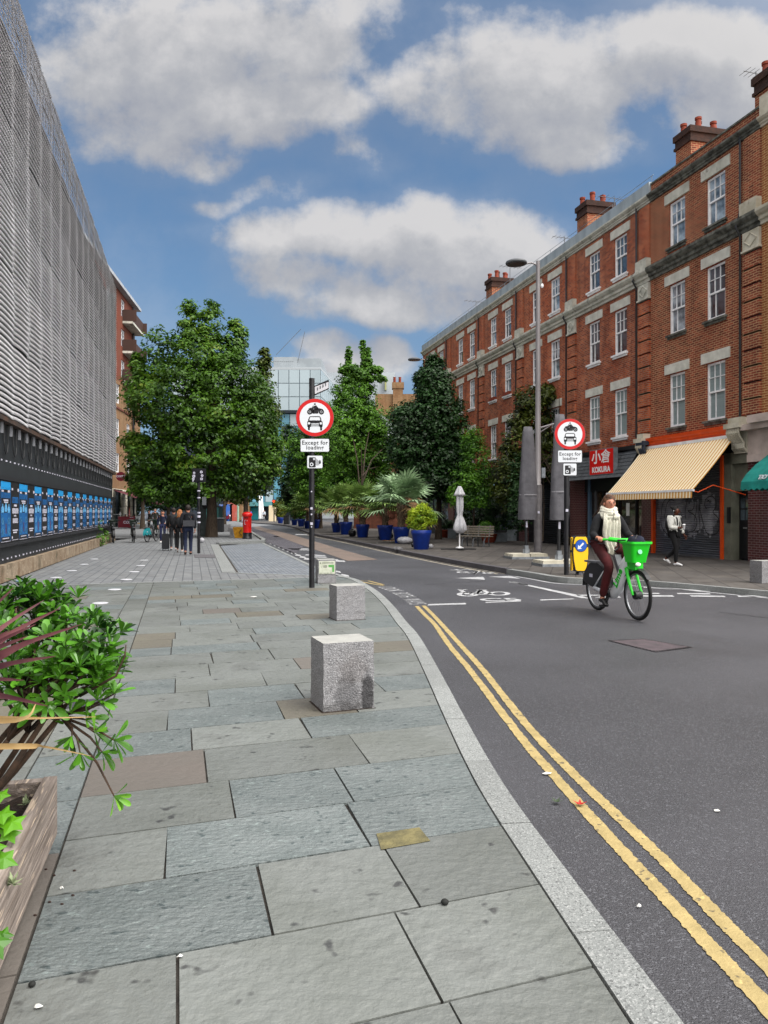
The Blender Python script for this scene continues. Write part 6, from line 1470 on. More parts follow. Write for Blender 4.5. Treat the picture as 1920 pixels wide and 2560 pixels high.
for x in (-w,w): MB().tube([(x,.1,0),(x,0,.3)],.03,5).build('leg',M['steel'],e)
for i,X in enumerate((372,383)): 
    p=G(X,1318); e=empty('cafe_table',p,0,['low dark cafe table behind the parked bicycles','dark cafe table nearest the poster board'][i],'table'); MB().lathe([(.4,.74),(.4,.77)],n=16).build('tabletop',M['plastic'],e); MB().tube([(0,0,0),(0,0,.74)],.04,6).lathe([(.28,0),(.28,.03)],n=14).build('pedestal',M['black'],e)
# ============================================================ PEOPLE AND BICYCLES
def skin_mesh(name, J, E, root, m, parent, lev=2):
    """J: {name:(pos, radius)}; E: edges; grown into one smooth continuous surface"""
    bm=bmesh.new(); lay=bm.verts.layers.skin.verify(); vs={}
    for k,(p,r) in J.items():
        v=bm.verts.new(p); rr=r if isinstance(r,tuple) else (r,r); v[lay].radius=rr; v[lay].use_root=(k==root); vs[k]=v
    for a,b in E: bm.edges.new((vs[a],vs[b]))
    me=bpy.data.meshes.new(name); bm.to_mesh(me); bm.free()
    ob=bpy.data.objects.new(name,me); COL.objects.link(ob)
    md=ob.modifiers.new('s','SKIN'); md.use_smooth_shade=True
    sb=ob.modifiers.new('u','SUBSURF'); sb.levels=lev; sb.render_levels=lev
    dg=bpy.context.evaluated_depsgraph_get(); me2=bpy.data.meshes.new_from_object(ob.evaluated_get(dg))
    bpy.data.objects.remove(ob); bpy.data.meshes.remove(me)
    me2.name=name; me2.materials.clear(); me2.materials.append(m)
    me2.polygons.foreach_set('use_smooth',[True]*len(me2.polygons))
    o=bpy.data.objects.new(name,me2); COL.objects.link(o); o.parent=parent; return o
def lerp(a,b,t): return tuple(a[i]+(b[i]-a[i])*t for i in range(3))
def vadd(a,b): return tuple(a[i]+b[i] for i in range(3))
def hand_chain(J,E,pre,wr,d,up,side,s=1.0,curl=.5):
    """palm from the wrist wr along d; five fingers; side = thumb direction"""
    d=Vector(d).normalized(); up=Vector(up).normalized(); side=Vector(side); side=(side-d*side.dot(d)).normalized(); w=Vector(wr)
    J[pre+'pm']=(tuple(w+d*.05*s),(.030*s,.018*s)); E.append((pre+'wr',pre+'pm'))
    ls=[.075,.085,.078,.062]
    for i,l in enumerate(ls):
        o=side*(.026-.0175*i)*s; b=w+d*.085*s+o; c1=b+(d*(1-curl*.5)-up*curl*.6).normalized()*l*.5*s; c2=c1+(d*(1-curl*1.3)-up*curl*1.5).normalized()*l*.5*s
        n=pre+'f%d'%i; J[n+'a']=(tuple(b),.0105*s); J[n+'b']=(tuple(c1),.009*s); J[n+'c']=(tuple(c2),.0078*s); E += [(pre+'pm',n+'a'),(n+'a',n+'b'),(n+'b',n+'c')]
    t0=w+d*.035*s+side*.032*s; t1=t0+(d*.7+side*.7).normalized()*.035*s-up*curl*.015*s; t2=t1+(d*1.0+side*.1-up*curl).normalized()*.03*s
    J[pre+'t0']=(tuple(t0),.012*s); J[pre+'t1']=(tuple(t1),.0105*s); J[pre+'t2']=(tuple(t2),.009*s); E += [(pre+'pm',pre+'t0'),(pre+'t0',pre+'t1'),(pre+'t1',pre+'t2')]
def person(e, P, mats, hairstyle='short', face=(1,0,0), top=None, s=1.0, curl=.5, jacket_len=.0, fat=1.0, details=True, thumb=None, flare=0):
    """P: joint positions in local coords; the figure faces +x"""
    g=lambda k:P[k]
    pel,ch,nk,hd=g('pelvis'),g('chest'),g('neck'),g('head')
    J={'pel':(pel,(.125*fat,.10*fat)),'wst':(lerp(pel,ch,.45),(.115*fat,.088*fat)),'ch':(ch,(.135*fat,.10*fat)),'nb':(lerp(ch,nk,.75),(.085,.07)),'nk':(nk,(.050,.050)),'jw':(lerp(nk,hd,.42),(.055,.06))}
    E=[('pel','wst'),('wst','ch'),('ch','nb'),('nb','nk'),('nk','jw')]
    f=Vector(face).normalized()
    J['hd']=(hd,(.078,.092)); J['hc']=(vadd(hd,(-f.x*.012,-f.y*.012,.055)),(.074,.088)); J['ht']=(vadd(hd,(-f.x*.012,-f.y*.012,.098)),(.042,.05)); E += [('jw','hd'),('hd','hc'),('hc','ht')]
    for sd in ('L','R'):
        sh,el,wr=g('sh'+sd),g('el'+sd),g('wr'+sd)
        J[sd+'sh']=(sh,.055*fat); J[sd+'el']=(el,.040); J[sd+'wr']=(wr,(.026,.022)); J[sd+'ua']=(lerp(sh,el,.45),.050*fat); J[sd+'fa']=(lerp(el,wr,.35),.040)
        E += [('nb',sd+'sh'),(sd+'sh',sd+'ua'),(sd+'ua',sd+'el'),(sd+'el',sd+'fa'),(sd+'fa',sd+'wr')]
        d=Vector(wr)-Vector(el); upv=Vector((0,0,1)) if abs(d.normalized().z)<.8 else Vector((0,-1 if sd=='L' else 1,0))
        if abs(d.normalized().z)>=.8: upv=Vector((0,1 if sd=='L' else -1,0))
        hd_=P.get('hd'+sd) or tuple(d.normalized()); th=(thumb or {}).get(sd) or ((1,0,0) if abs(d.normalized().z)>.8 else (0,-1 if sd=='L' else 1,0))
        hand_chain(J,E,sd,wr,hd_,(P.get('up'+sd) or tuple(upv)),th,1.0,curl)
        hp,kn,an,toe=g('hp'+sd),g('kn'+sd),g('an'+sd),g('toe'+sd)
        J[sd+'hp']=(hp,(.088*fat,.092*fat)); J[sd+'th']=(lerp(hp,kn,.4),.080*fat); J[sd+'kn']=(kn,.056); J[sd+'cf']=(lerp(kn,an,.32),.054); J[sd+'an']=(an,.036); J[sd+'hl']=(vadd(lerp(an,toe,-.18),(0,0,-.02)),.032); J[sd+'ft']=(lerp(an,toe,.6),(.040,.030)); J[sd+'to']=(toe,(.036,.022))
        E += [('pel',sd+'hp'),(sd+'hp',sd+'th'),(sd+'th',sd+'kn'),(sd+'kn',sd+'cf'),(sd+'cf',sd+'an'),(sd+'an',sd+'ft'),(sd+'ft',sd+'to')]
        del J[sd+'hl']
    skin_mesh('body',J,E,'pel',mats['skin'],e)
    # clothing follows the same joints with a little ease
    def sub(keys,edges,ease,name,m,root,over={}):
        J2={}
        for k in keys:
            p,r=J[k]; rr=r if isinstance(r,tuple) else (r,r); ez=over.get(k,ease); J2[k]=(p,(rr[0]+ez,rr[1]+ez))
        for k,(p,r) in (over.get('_add') or {}).items(): J2[k]=(p,r if isinstance(r,tuple) else (r,r))
        return skin_mesh(name,J2,edges,root,m,e)
    keys=['pel','wst','ch','nb']; ed=[('pel','wst'),('wst','ch'),('ch','nb')]; add={}
    low=vadd(pel,(0,0,-jacket_len)) if jacket_len else None
    if low: add['lo']=(low,(.150*fat,.125*fat)); ed.append(('pel','lo'))
    for sd in 'LR':
        keys += [sd+'sh',sd+'ua',sd+'el',sd+'fa']; add[sd+'cu']=(lerp(P['el'+sd],P['wr'+sd],.90),(.036,.034)); ed += [('nb',sd+'sh'),(sd+'sh',sd+'ua'),(sd+'ua',sd+'el'),(sd+'el',sd+'fa'),(sd+'fa',sd+'cu')]
    sub(keys,ed,.020,top or 'jacket',mats['top'],'ch',{'_add':add,'nb':.012,'pel':.022})
    keys=['pel']; ed=[]; add={}
    for sd in 'LR':
        keys += [sd+'hp',sd+'th',sd+'kn',sd+'cf']; add[sd+'hm']=(vadd(lerp(P['kn'+sd],P['an'+sd],.97),(0,0,.0)),(.045+flare,.045+flare)); ed += [('pel',sd+'hp'),(sd+'hp',sd+'th'),(sd+'th',sd+'kn'),(sd+'kn',sd+'cf'),(sd+'cf',sd+'hm')]
    sub(keys,ed,.012+flare*.3,'trousers',mats['leg'],'pel',{'_add':add})
    for sd in 'LR':
        an,toe=Vector(P['an'+sd]),Vector(P['toe'+sd]); d=(toe-an); dh=Vector((d.x,d.y,d.z*.9))
        skin_mesh('shoe',{'a':(tuple(an+Vector((0,0,-.005))),(.045,.045)),'h':(tuple(an-Vector((d.x,d.y,0))*.22+Vector((0,0,-.045))),(.040,.032)),'m':(tuple(an+dh*.55),(.048,.040)),'t':(tuple(toe+Vector((0,0,.004))),(.044,.030)),'e':(tuple(toe+Vector((d.x,d.y,0)).normalized()*.03),(.036,.022))},[('a','h'),('a','m'),('m','t'),('t','e')],'a',mats['shoe'],e)
    # face
    c=Vector(hd)+Vector((0,0,.02)); lat=Vector((-f.y,f.x,0))
    if details:
        m_=MB(); nb=c+f*.088
        m_.tube([tuple(c+f*.080+Vector((0,0,.018))),tuple(c+f*.100+Vector((0,0,-.018))),tuple(c+f*.086+Vector((0,0,-.026)))],[.006,.012,.008],6); m_.build('nose',mats['skin'],e,smooth='all')
        for q_ in (-1,1):
            ey=c+f*.080+lat*.032*q_+Vector((0,0,.012)); MB().ell(tuple(ey),(.010,.014,.0075),8,6).build('eye',mats.get('eye') or M['dark'],e,smooth='all')
            MB().tube([tuple(ey+Vector((0,0,.018))-lat*.016*q_),tuple(ey+f*.004+Vector((0,0,.022))),tuple(ey+Vector((0,0,.016))+lat*.018*q_)],.0035,4).build('eyebrow',mats['hair'],e)
            ea=c-f*.008+lat*.082*q_+Vector((0,0,-.005)); MB().ell(tuple(ea),(.018,.010,.03),8,6).build('ear',mats['skin'],e,smooth='all')
        ml=c+f*.080+Vector((0,0,-.052)); MB().tube([tuple(ml-lat*.022),tuple(ml+f*.007),tuple(ml+lat*.022)],[.003,.0065,.003],6).build('mouth',M['lips'],e)
    hc=c-f*.018+Vector((0,0,.035)); hm=MB()
    n,mm=18,10; vs=[]
    for i in range(mm+1):
        t=-math.pi*.5+math.pi*i/mm
        for j in range(n):
            a=2*math.pi*j/n; dx,dy,dz=math.cos(t)*math.cos(a),math.cos(t)*math.sin(a),math.sin(t)
            fr=dx  # along face direction
            r_=1.0; 
            if fr>.30 and dz<.70: r_=.70     # keep the face free
            q_=hc+f*(dx*.100*r_)+lat*(dy*.094*(r_ if fr>.35 else 1))+Vector((0,0,dz*.108)); vs.append(tuple(q_))
    hm.add(vs,[(i*n+j,i*n+(j+1)%n,(i+1)*n+(j+1)%n,(i+1)*n+j) for i in range(mm) for j in range(n)])
    if hairstyle=='bun': q_=hc-f*.11+Vector((0,0,.06)); hm.ell(tuple(q_),(.045,.045,.045),10,8)
    if hairstyle in('long','longblown'):
        for k in range(34):
            r_=random.Random(k); a=r_.uniform(-1.25,1.25); st=hc-f*(.075*math.cos(a))+lat*(.085*math.sin(a))+Vector((0,0,r_.uniform(-.05,.03)))
            bl=.26 if hairstyle=='longblown' else .02
            p1=st-f*(.04+bl*.35*r_.random())+lat*(.02*math.sin(a))+Vector((0,0,-.12)); p2=p1-f*(bl*r_.uniform(.3,1.1))+lat*r_.uniform(-.03,.03)+Vector((0,0,-r_.uniform(.1,.2)))
            hm.tube([tuple(st),tuple(p1),tuple(p2)],[.020,.016,.004],5)
    hm.build('hair',mats['hair'],e,smooth='all')
M['lips']=mat('lips','8a4038',.5); M['eye']=mat('eye','1a120e',.3)
def cloth(n,c,c2=None,**k): return mat(n,c,.9,c2=c2,ns=k.get('ns',5),bump=k.get('bump',.5),bs=k.get('bs',14))
# ---------------- hire bicycle, nose along +x
M['limeg']=mat('bright_green_paint','18b81c',.4); M['bwhite']=mat('bike_white','cfd2d6',.35); M['spoke']=mat('spoke_steel','6d6f73',.4,.6)
def wheel(e,x,name='wheel',yy=0,sub=True,r=.345):
    w=empty(name); w.parent=e; w.location=(x,yy,r+.005)
    t=MB(); n=44; k=10; vs=[]
    for i in range(n):
        a=2*math.pi*i/n
        for j in range(k): b=2*math.pi*j/k; rr=r-.022+.024*math.cos(b); vs.append((rr*math.cos(a),.022*math.sin(b),rr*math.sin(a)))
    t.add(vs,[(i*k+j,i*k+(j+1)%k,((i+1)%n)*k+(j+1)%k,((i+1)%n)*k+j) for i in range(n) for j in range(k)]); t.build('tyre',M['rubber'],w,smooth='all')
    rm_=MB(); vs=[]
    for i in range(n):
        a=2*math.pi*i/n
        for (rr,y) in ((r-.044,-.014),(r-.044,.014),(r-.062,.009),(r-.062,-.009)): vs.append((rr*math.cos(a),y,rr*math.sin(a)))
    rm_.add(vs,[(i*4+j,i*4+(j+1)%4,((i+1)%n)*4+(j+1)%4,((i+1)%n)*4+j) for i in range(n) for j in range(4)]); rm_.build('rim',M['spoke'],w)
    s_=MB()
    for i in range(28):
        a=2*math.pi*i/28; a2=a+.35*(1 if i%2 else -1); y=.022*(1 if i%4<2 else -1); s_.tube([(.04*math.cos(a2),y,.04*math.sin(a2)),((r-.055)*math.cos(a),0,(r-.055)*math.sin(a))],.0016,3,cap=False)
    s_.build('spokes',M['spoke'],w)
    h=MB(); h.tube([(0,-.05,0),(0,.05,0)],.058 if name=='wheel' and x>.8 else .04,14).tube([(0,-.07,0),(0,.07,0)],.012,8); h.build('hub',M['plastic'],w,smooth=True)
    return w
def bicycle(e,frame,fork,dark,letters=True,bag=None,crank=1.57):
    wheel(e,0); wheel(e,1.12)
    fr=MB(); 
    # deep step-through beam with battery housing
    secs=[((.36,.30),.045,.075),((.50,.315),.05,.085),((.62,.42),.055,.105),((.72,.58),.055,.12),((.80,.74),.05,.10),((.86,.86),.045,.055)]
    vs=[]; n=12
    for i,((x,z),hw,hh) in enumerate(secs):
        a=secs[max(i-1,0)][0]; b=secs[min(i+1,len(secs)-1)][0]; t=Vector((b[0]-a[0],0,b[1]-a[1])).normalized(); nn=Vector((-t.z,0,t.x))
        for j in range(n): an=2*math.pi*j/n; q_=Vector((x,0,z))+nn*hh*math.cos(an)+Vector((0,1,0))*hw*math.sin(an); vs.append(q_)
    fr.add(vs,[(i*n+j,i*n+(j+1)%n,(i+1)*n+(j+1)%n,(i+1)*n+j) for i in range(len(secs)-1) for j in range(n)]+[tuple(range(n)),tuple((len(secs)-1)*n+j for j in range(n))])
    fr.tube([(.36,0,.30),(.30,0,.55),(.23,0,.82)],.032,10); fr.tube([(.36,.05,.30),(0,.06,.35)],[.04,.025],8); fr.tube([(.36,-.05,.30),(0,-.06,.35)],[.04,.025],8); fr.tube([(.27,.04,.62),(0,.06,.35)],.014,6); fr.tube([(.27,-.04,.62),(0,-.06,.35)],.014,6)
    fo=fr.build('frame',frame,e,smooth='all')
    if letters:
        for sy in (-1,1):
            t=MB(); ax=Vector((.80-.60,0,.74-.40)).normalized()
            Mx=Matrix.Translation((.695,.0565*sy,.555))@(Matrix.Rotation(R(90),4,'X') if sy<0 else Matrix.Rotation(math.pi,4,'Z')@Matrix.Rotation(R(90),4,'X'))@Matrix.Rotation(math.atan2(ax.z,ax.x)*(1 if sy<0 else -1),4,'Z')
            t.text('Lime' if False else 'Cime'.replace('C','L'),Mx,.155,0,bold=.003,ext=.004); t.build('lettering',fork,fo,fix=False)
    MB().box((.575,-.04,.56),(.64,.04,.82)).build('battery',M['greyplastic'],e) if False else MB(Matrix.Translation((.655,0,.72))@Matrix.Rotation(R(-30),4,'Y')).box((-.05,-.045,-.17),(.02,.045,.17)).build('battery',M['greyplastic'],e)
    fk=MB(); fk.tube([(.86,0,.86),(.93,0,.68)],.028,8); fk.tube([(.93,-.06,.70),(.93,.06,.70)],.03,8)
    for y in (-.07,.07): fk.tube([(.93,y*.9,.71),(1.02,y,.52),(1.12,y,.35)],[.026,.022,.016],8)
    fk.build('fork',fork,e,smooth=True)
    hb=MB(); hb.tube([(.86,0,.84),(.80,0,1.02),(.78,0,1.06)],.024,8); hb.tube([(.62,-.30,1.10),(.70,-.22,1.10),(.79,-.08,1.08),(.79,.08,1.08),(.70,.22,1.10),(.62,.30,1.10)],.016,8); hb.tube([(.70,-.2,1.105),(.80,-.08,1.09),(.80,.08,1.09),(.70,.2,1.105)],.032,8); hb.build('handlebar',fork,e,smooth=True)
    for y in (-1,1): MB().tube([(.56,.33*y,1.095),(.65,.26*y,1.10)],.020,8).build('grip',M['plastic'],e,smooth=True); MB().tube([(.66,.24*y,1.08),(.70,.27*y,1.04),(.62,.33*y,1.045)],.006,5).build('brake_lever',M['plastic'],e)
    bk=MB(); T=[(1.235,-.155),(1.235,.155),(.93,.155),(.93,-.155)]; Bt=[(1.17,-.11),(1.17,.11),(.96,.11),(.96,-.11)]
    def rr4(P,z,n=5,r=.05):
        out=[]
        cx=sum(p[0] for p in P)/4; cy=sum(p[1] for p in P)/4; hx=abs(P[0][0]-P[2][0])/2; hy=abs(P[0][1]-P[2][1])/2
        return [(cx+x,cy+y,z) for x,y in rrect(-hx,hx,-hy,hy,r,n)]
    top=rr4(T,1.085); bot=rr4(Bt,.80,5,.035); ti=rr4([(p[0]-(.012 if p[0]>1 else -.012),p[1]*.94) for p in T],1.085); bi=rr4([(p[0]-(.012 if p[0]>1 else -.012),p[1]*.92) for p in Bt],.815,5,.03); n=len(top)
    bk.add(top+bot,[(i,(i+1)%n,(i+1)%n+n,i+n) for i in range(n)]+[tuple(range(n,2*n))]); bk.add(ti+bi,[(i,i+n,(i+1)%n+n,(i+1)%n) for i in range(n)]+[tuple(range(2*n-1,n-1,-1))]); bk.add(top+ti,[(i,i+n,(i+1)%n+n,(i+1)%n) for i in range(n)])
    lip=rr4([(1.248,-.168),(1.248,.168),(.917,.168),(.917,-.168)],1.085); lip2=[(x,y,1.055) for x,y,z in lip]; bk.add(top+lip+lip2,[(i,(i+1)%n,(i+1)%n+n,i+n) for i in range(n)]+[(i+n,(i+1)%n+n,(i+1)%n+2*n,i+2*n) for i in range(n)])
    bo=bk.build('basket',fork,e,fix=False)
    d_=MB(Matrix.Translation((1.214,-.02,.95))@Matrix.Rotation(R(75),4,'Y')@Matrix.Rotation(R(90),4,'Z')); d_.lathe([(.001,.006),(.032,.005),(.034,0)],n=16); d_.build('badge',mat('pale_badge','7ac8a0',.5) if 'badge' not in M else M['badge'],bo); 
    MB().ell((1.18,-.03,.775),(.025,.04,.028),10,8).build('headlamp',mat('lamp_white','e8e8e4',.3) if 'hl' not in M else M['hl'],e,smooth='all')
    MB().box((1.0,-.06,.70),(1.16,.06,.80)).build('basket_bracket',fork,e)
    sd=MB(); vs=[];
    for i,(x,w,z) in enumerate([(.08,.09,.955),(.16,.10,.965),(.24,.075,.955),(.32,.03,.95),(.36,.018,.945)]): 
        for j in range(8): a=2*math.pi*j/8; vs.append((x,w*math.cos(a),z+.028*math.sin(a)))
    sd.add(vs,[(i*8+j,i*8+(j+1)%8,(i+1)*8+(j+1)%8,(i+1)*8+j) for i in range(4) for j in range(8)]+[tuple(range(8)),tuple(32+j for j in range(8))]); sd.tube([(.24,0,.80),(.22,0,.94)],.016,8); sd.build('saddle',M['plastic'],e,smooth='all')
    # rear skirt guards and mudguards
    g=MB()
    for y in (-.05,.05):
        pts=[(.385*math.cos(a),.35+.385*math.sin(a)) for a in [R(12+13*i) for i in range(13)]]+[(-.12,.36),(.1,.33)]
        g.add([(x,y,z) for x,z in pts]+[(x,y+.008,z) for x,z in pts],[tuple(range(len(pts))),tuple(range(2*len(pts)-1,len(pts)-1,-1))])
    vs=[]; n=15
    for i in range(n):
        a=R(-5+13.2*i)
        for y in (-.052,.052): vs.append((.388*math.cos(a),y,.35+.388*math.sin(a)))
    g.add(vs,[(2*i,2*i+1,2*i+3,2*i+2) for i in range(n-1)]); go2=g.build('rear_guard',dark,e,fix=False)
    MB().box((-.30,-.065,.72),(.06,.065,.75)).build('rear_rack',M['greyplastic'],e)
    lb_=MB(); lb_.box((-.16,-.0535,.50),(-.06,-.0515,.55)); lb_.build('guard_label',M['ptext'],go2)
    g=MB(); vs=[]; n=9
    for i in range(n):
        a=R(40+13*i)
        for y in (-.032,.032): vs.append((1.12+.375*math.cos(a),y,.35+.375*math.sin(a)))
    g.add(vs,[(2*i,2*i+1,2*i+3,2*i+2) for i in range(n-1)]); g.build('front_mudguard',dark,e,fix=False)
    cr=MB(); dx,dz=.165*math.cos(crank),-.165*math.sin(crank)
    cr.tube([(.42,-.075,.29),(.42+dx,-.085,.29+dz)],.012,6); cr.tube([(.42,.075,.29),(.42-dx,.085,.29-dz)],.012,6); cr.tube([(.42,-.08,.29),(.42,.08,.29)],.045,12); cr.build('crank',M['plastic'],e)
    for sgn,y in ((1,-.13),(-1,.13)): MB().box((.42+sgn*dx-.05,y-.045,.29+sgn*dz-.012),(.42+sgn*dx+.05,y+.045,.29+sgn*dz+.012)).build('pedal',M['plastic'],e)
rear=G(1494,1527,RZ); front=G(1594,1552.6,RZ); dvec=(front-rear); brz=math.atan2(dvec.y,dvec.x); BS=dvec.length/1.12
BS=min(BS,1.075)
be=empty('hire_bicycle',(rear.x,rear.y,RZ+.004),brz,'white and bright green hire bicycle ridden by the woman in a white scarf','bicycle','hire bicycles',BS)
bicycle(be,M['bwhite'],M['limeg'],M['plastic'])
# bag in the basket
bg_=empty('handbag',be.location,brz,'navy blue bag lying in the green bicycle basket','bag',None,BS)
m_=MB(); r6=random.Random(9); vs=[]; n,mm=16,9
for i in range(mm+1):
    t=-math.pi/2+math.pi*i/mm
    for j in range(n):
        a=2*math.pi*j/n; s_=1+r6.uniform(-.08,.08); c_=max(0,math.cos(t))**.5; vs.append((1.08+.135*c_*math.cos(a)*s_,.125*c_*math.sin(a)*s_,1.04+.115*math.sin(t)*(1+.15*math.sin(3*a))))
m_.add(vs,[(i*n+j,i*n+(j+1)%n,(i+1)*n+(j+1)%n,(i+1)*n+j) for i in range(mm) for j in range(n)]); m_.build('bag_body',cloth('navy_nylon','10162e','0b0f20'),bg_,smooth='all')
MB().tube([(.98,-.1,1.10),(.90,-.17,1.10),(.84,-.12,1.0),(.86,-.2,.95)],.012,6).tube([(1.05,.1,1.12),(1.1,.0,1.17),(1.15,-.05,1.12)],.01,6).build('strap',M['black'],bg_)
# cyclist
ce=empty('person',be.location,brz,'woman cycling in a white scarf, dark jacket and dark red trousers','person',None,BS)
P=dict(pelvis=(.20,0,1.02),chest=(.29,0,1.33),neck=(.33,0,1.475),head=(.36,0,1.595),
 shR=(.31,-.165,1.40),elR=(.36,-.27,1.16),wrR=(.535,-.285,1.115),hdR=(.9,-.15,.15),upR=(0,0,1),
 shL=(.31,.165,1.40),elL=(.38,.27,1.17),wrL=(.535,.285,1.115),hdL=(.9,.15,.15),upL=(0,0,1),
 hpR=(.20,-.095,.98),knR=(.575,-.12,.715),anR=(.365,-.125,.235),toeR=(.50,-.13,.145),
 hpL=(.20,.095,.98),knL=(.63,.125,.93),anL=(.42,.13,.53),toeL=(.56,.135,.50))
hair=mat('brown_hair','2a190f',.6,c2='5c3a22',ns=22,bump=.6,bs=60)
person(ce,P,dict(skin=M['skin'],top=cloth('dark_jacket','0d0e14','090a0e'),leg=cloth('dark_red_trousers','4a1014','340a0e'),shoe=mat('black_leather','0e0e10',.35),hair=hair,eye=M['eye']),'longblown',(.98,-.12,0),curl=.75,flare=.012,thumb={'L':(0,-1,0),'R':(0,1,0)},jacket_len=.03)
sc_m=cloth('white_wool','c9c6b8','b3afa0',ns=20,bs=50)
m_=MB(); 
for k in range(4):
    z=1.445+.032*k-.01; rr=.125-.012*k; n=20; m_.tube([(.335+rr*math.cos(a)*1.0+.012*math.sin(3*a+k),rr*.95*math.sin(a),z+.022*math.cos(a)*(-1)+.01*math.sin(2*a+k*2)) for a in [2*math.pi*i/n for i in range(n+1)]],.040,9,cap=False)
sco=m_.build('scarf',sc_m,ce,smooth='all')
m_=MB(); 
def ribbon(pts,w,th=.016,fold=3):
    P_=smooth_path([Vector(p) for p in pts],5); vs=[]; n=13; K_=len(P_)
    for i,p in enumerate(P_):
        for j in range(n):
            u=(j/(n-1)-.5); vs.append((p.x+.018*math.sin(u*fold*6.28+i*.15),p.y+u*w*(1+.25*i/K_),p.z+.01*math.sin(u*9)))
    a=len(vs); vs2=[(x-th,y,z) for x,y,z in vs]
    m_.add(vs+vs2,[(i*n+j,i*n+j+1,(i+1)*n+j+1,(i+1)*n+j) for i in range(K_-1) for j in range(n-1)]+[(a+(i+1)*n+j,a+(i+1)*n+j+1,a+i*n+j+1,a+i*n+j) for i in range(K_-1) for j in range(n-1)]+[(i*n,(i+1)*n,a+(i+1)*n,a+i*n) for i in range(K_-1)]+[((i+1)*n-1,a+(i+1)*n-1,a+(i+2)*n-1,(i+2)*n-1) for i in range(K_-1)]+[((K_-1)*n+j,(K_-1)*n+j+1,a+(K_-1)*n+j+1,a+(K_-1)*n+j) for j in range(n-1)])
ribbon([(.44,-.05,1.47),(.475,-.06,1.33),(.46,-.06,1.18),(.45,-.03,1.05),(.455,.02,.94),(.45,.03,.88)],.17); ribbon([(.44,.04,1.45),(.465,.045,1.32),(.45,.05,1.18),(.44,.06,1.08)],.15)
m_.build('scarf_tail',sc_m,sco,smooth='all')
MB().box((.30,-.215,1.0),(.36,-.20,1.06)).build('pocket_mark',M['ptext'],ce) if False else None
# ---------------- walking woman with cup, in front of the shutter
p=G(1686,1415); p.z=0
we=empty('person',p,R(-50),'woman in a pale jacket and black leggings walking past the shutter with a cup','person',None,1.0); k=p.y/F; WH=(1415-1262)*k/1.70; we.scale=(WH,)*3
P=dict(pelvis=(0,0,.93),chest=(.02,0,1.24),neck=(.03,0,1.40),head=(.065,0,1.515),
 shR=(.02,-.17,1.34),elR=(.0,-.24,1.07),wrR=(.20,-.10,1.07),hdR=(.75,.6,.15),upR=(0,0,1),
 shL=(.02,.17,1.34),elL=(.0,.27,1.08),wrL=(.10,.34,.86),
 hpR=(0,-.09,.90),knR=(.10,-.07,.50),anR=(.06,-.04,.085),toeR=(.23,-.04,.035),
 hpL=(0,.09,.90),knL=(.06,.08,.50),anL=(-.28,.03,.20),toeL=(-.16,.03,.075))
ljk=cloth('pale_jacket','cfcfc9','b9b9b3')
person(we,P,dict(skin=M['skind'],top=cloth('black_top','0e0e11'),leg=cloth('black_leggings','0b0b0e'),shoe=mat('white_trainer','cfcfd0',.6),hair=mat('black_hair','0c0a09',.7,bump=.8,bs=60),eye=M['eye']),'bun',(.97,.2,0),top='vest_top',curl=.5,fat=1.02)
J={'pl':((0,0,.86),(.185,.16)),'w':((0,0,1.02),(.172,.145)),'c':((.005,0,1.24),(.185,.150)),'n':((.01,0,1.36),(.12,.10))}; E=[('pl','w'),('w','c'),('c','n')]
for sd,y in (('L',1),('R',-1)):
    sh,el,wr=P['sh'+sd],P['el'+sd],P['wr'+sd]; J[sd+'s']=(sh,.094); J[sd+'e']=(el,.078); J[sd+'w']=(lerp(el,wr,.88),.060); E+=[('n',sd+'s'),(sd+'s',sd+'e'),(sd+'e',sd+'w')]
jo=skin_mesh('open_jacket',J,E,'c',ljk,we)
# open the jacket front: drop faces over the chest centre
bm=bmesh.new(); bm.from_mesh(jo.data); dl=[f for f in bm.faces if (lambda c:c.x>.07 and abs(c.y)<.028+.04*max(0,(1.36-c.z)) and .76<c.z<1.40)(f.calc_center_median())]
bmesh.ops.delete(bm,geom=dl,context='FACES'); bm.to_mesh(jo.data); bm.free()
for y in (-1,1): MB().tube([(.05,.11*y,1.41),(.14,.11*y,1.33),(.165,.115*y,1.18),(.10,.17*y,1.02)],.017,6).build('backpack_strap',M['black'],we)
MB().ell((-.17,0,1.15),(.09,.13,.19),12,8).build('backpack',M['black'],we,smooth='all')
MB().ell((.03,-.088,1.53),(.012,.010,.018),8,6).build('earphone',M['white'],we,smooth='all')
cup=empty('coffee_cup',(0,0,0),0,'takeaway cup in the hand of the woman in the pale jacket','cup')
cw=Matrix.Translation(p)@Matrix.Rotation(R(-50),4,'Z'); cp=cw@Vector((.30*WH,-.035*WH,1.02*WH)); cup.location=cp
MB().lathe([(.030,0),(.040,.12),(.042,.125)],n=16).build('cup_body',mat('cup_grey','a8a8ab',.6),cup,smooth=True); MB().lathe([(.043,.125),(.043,.135),(.036,.15),(.034,.152)],n=16).build('cup_lid',M['white'],cup,smooth=True)
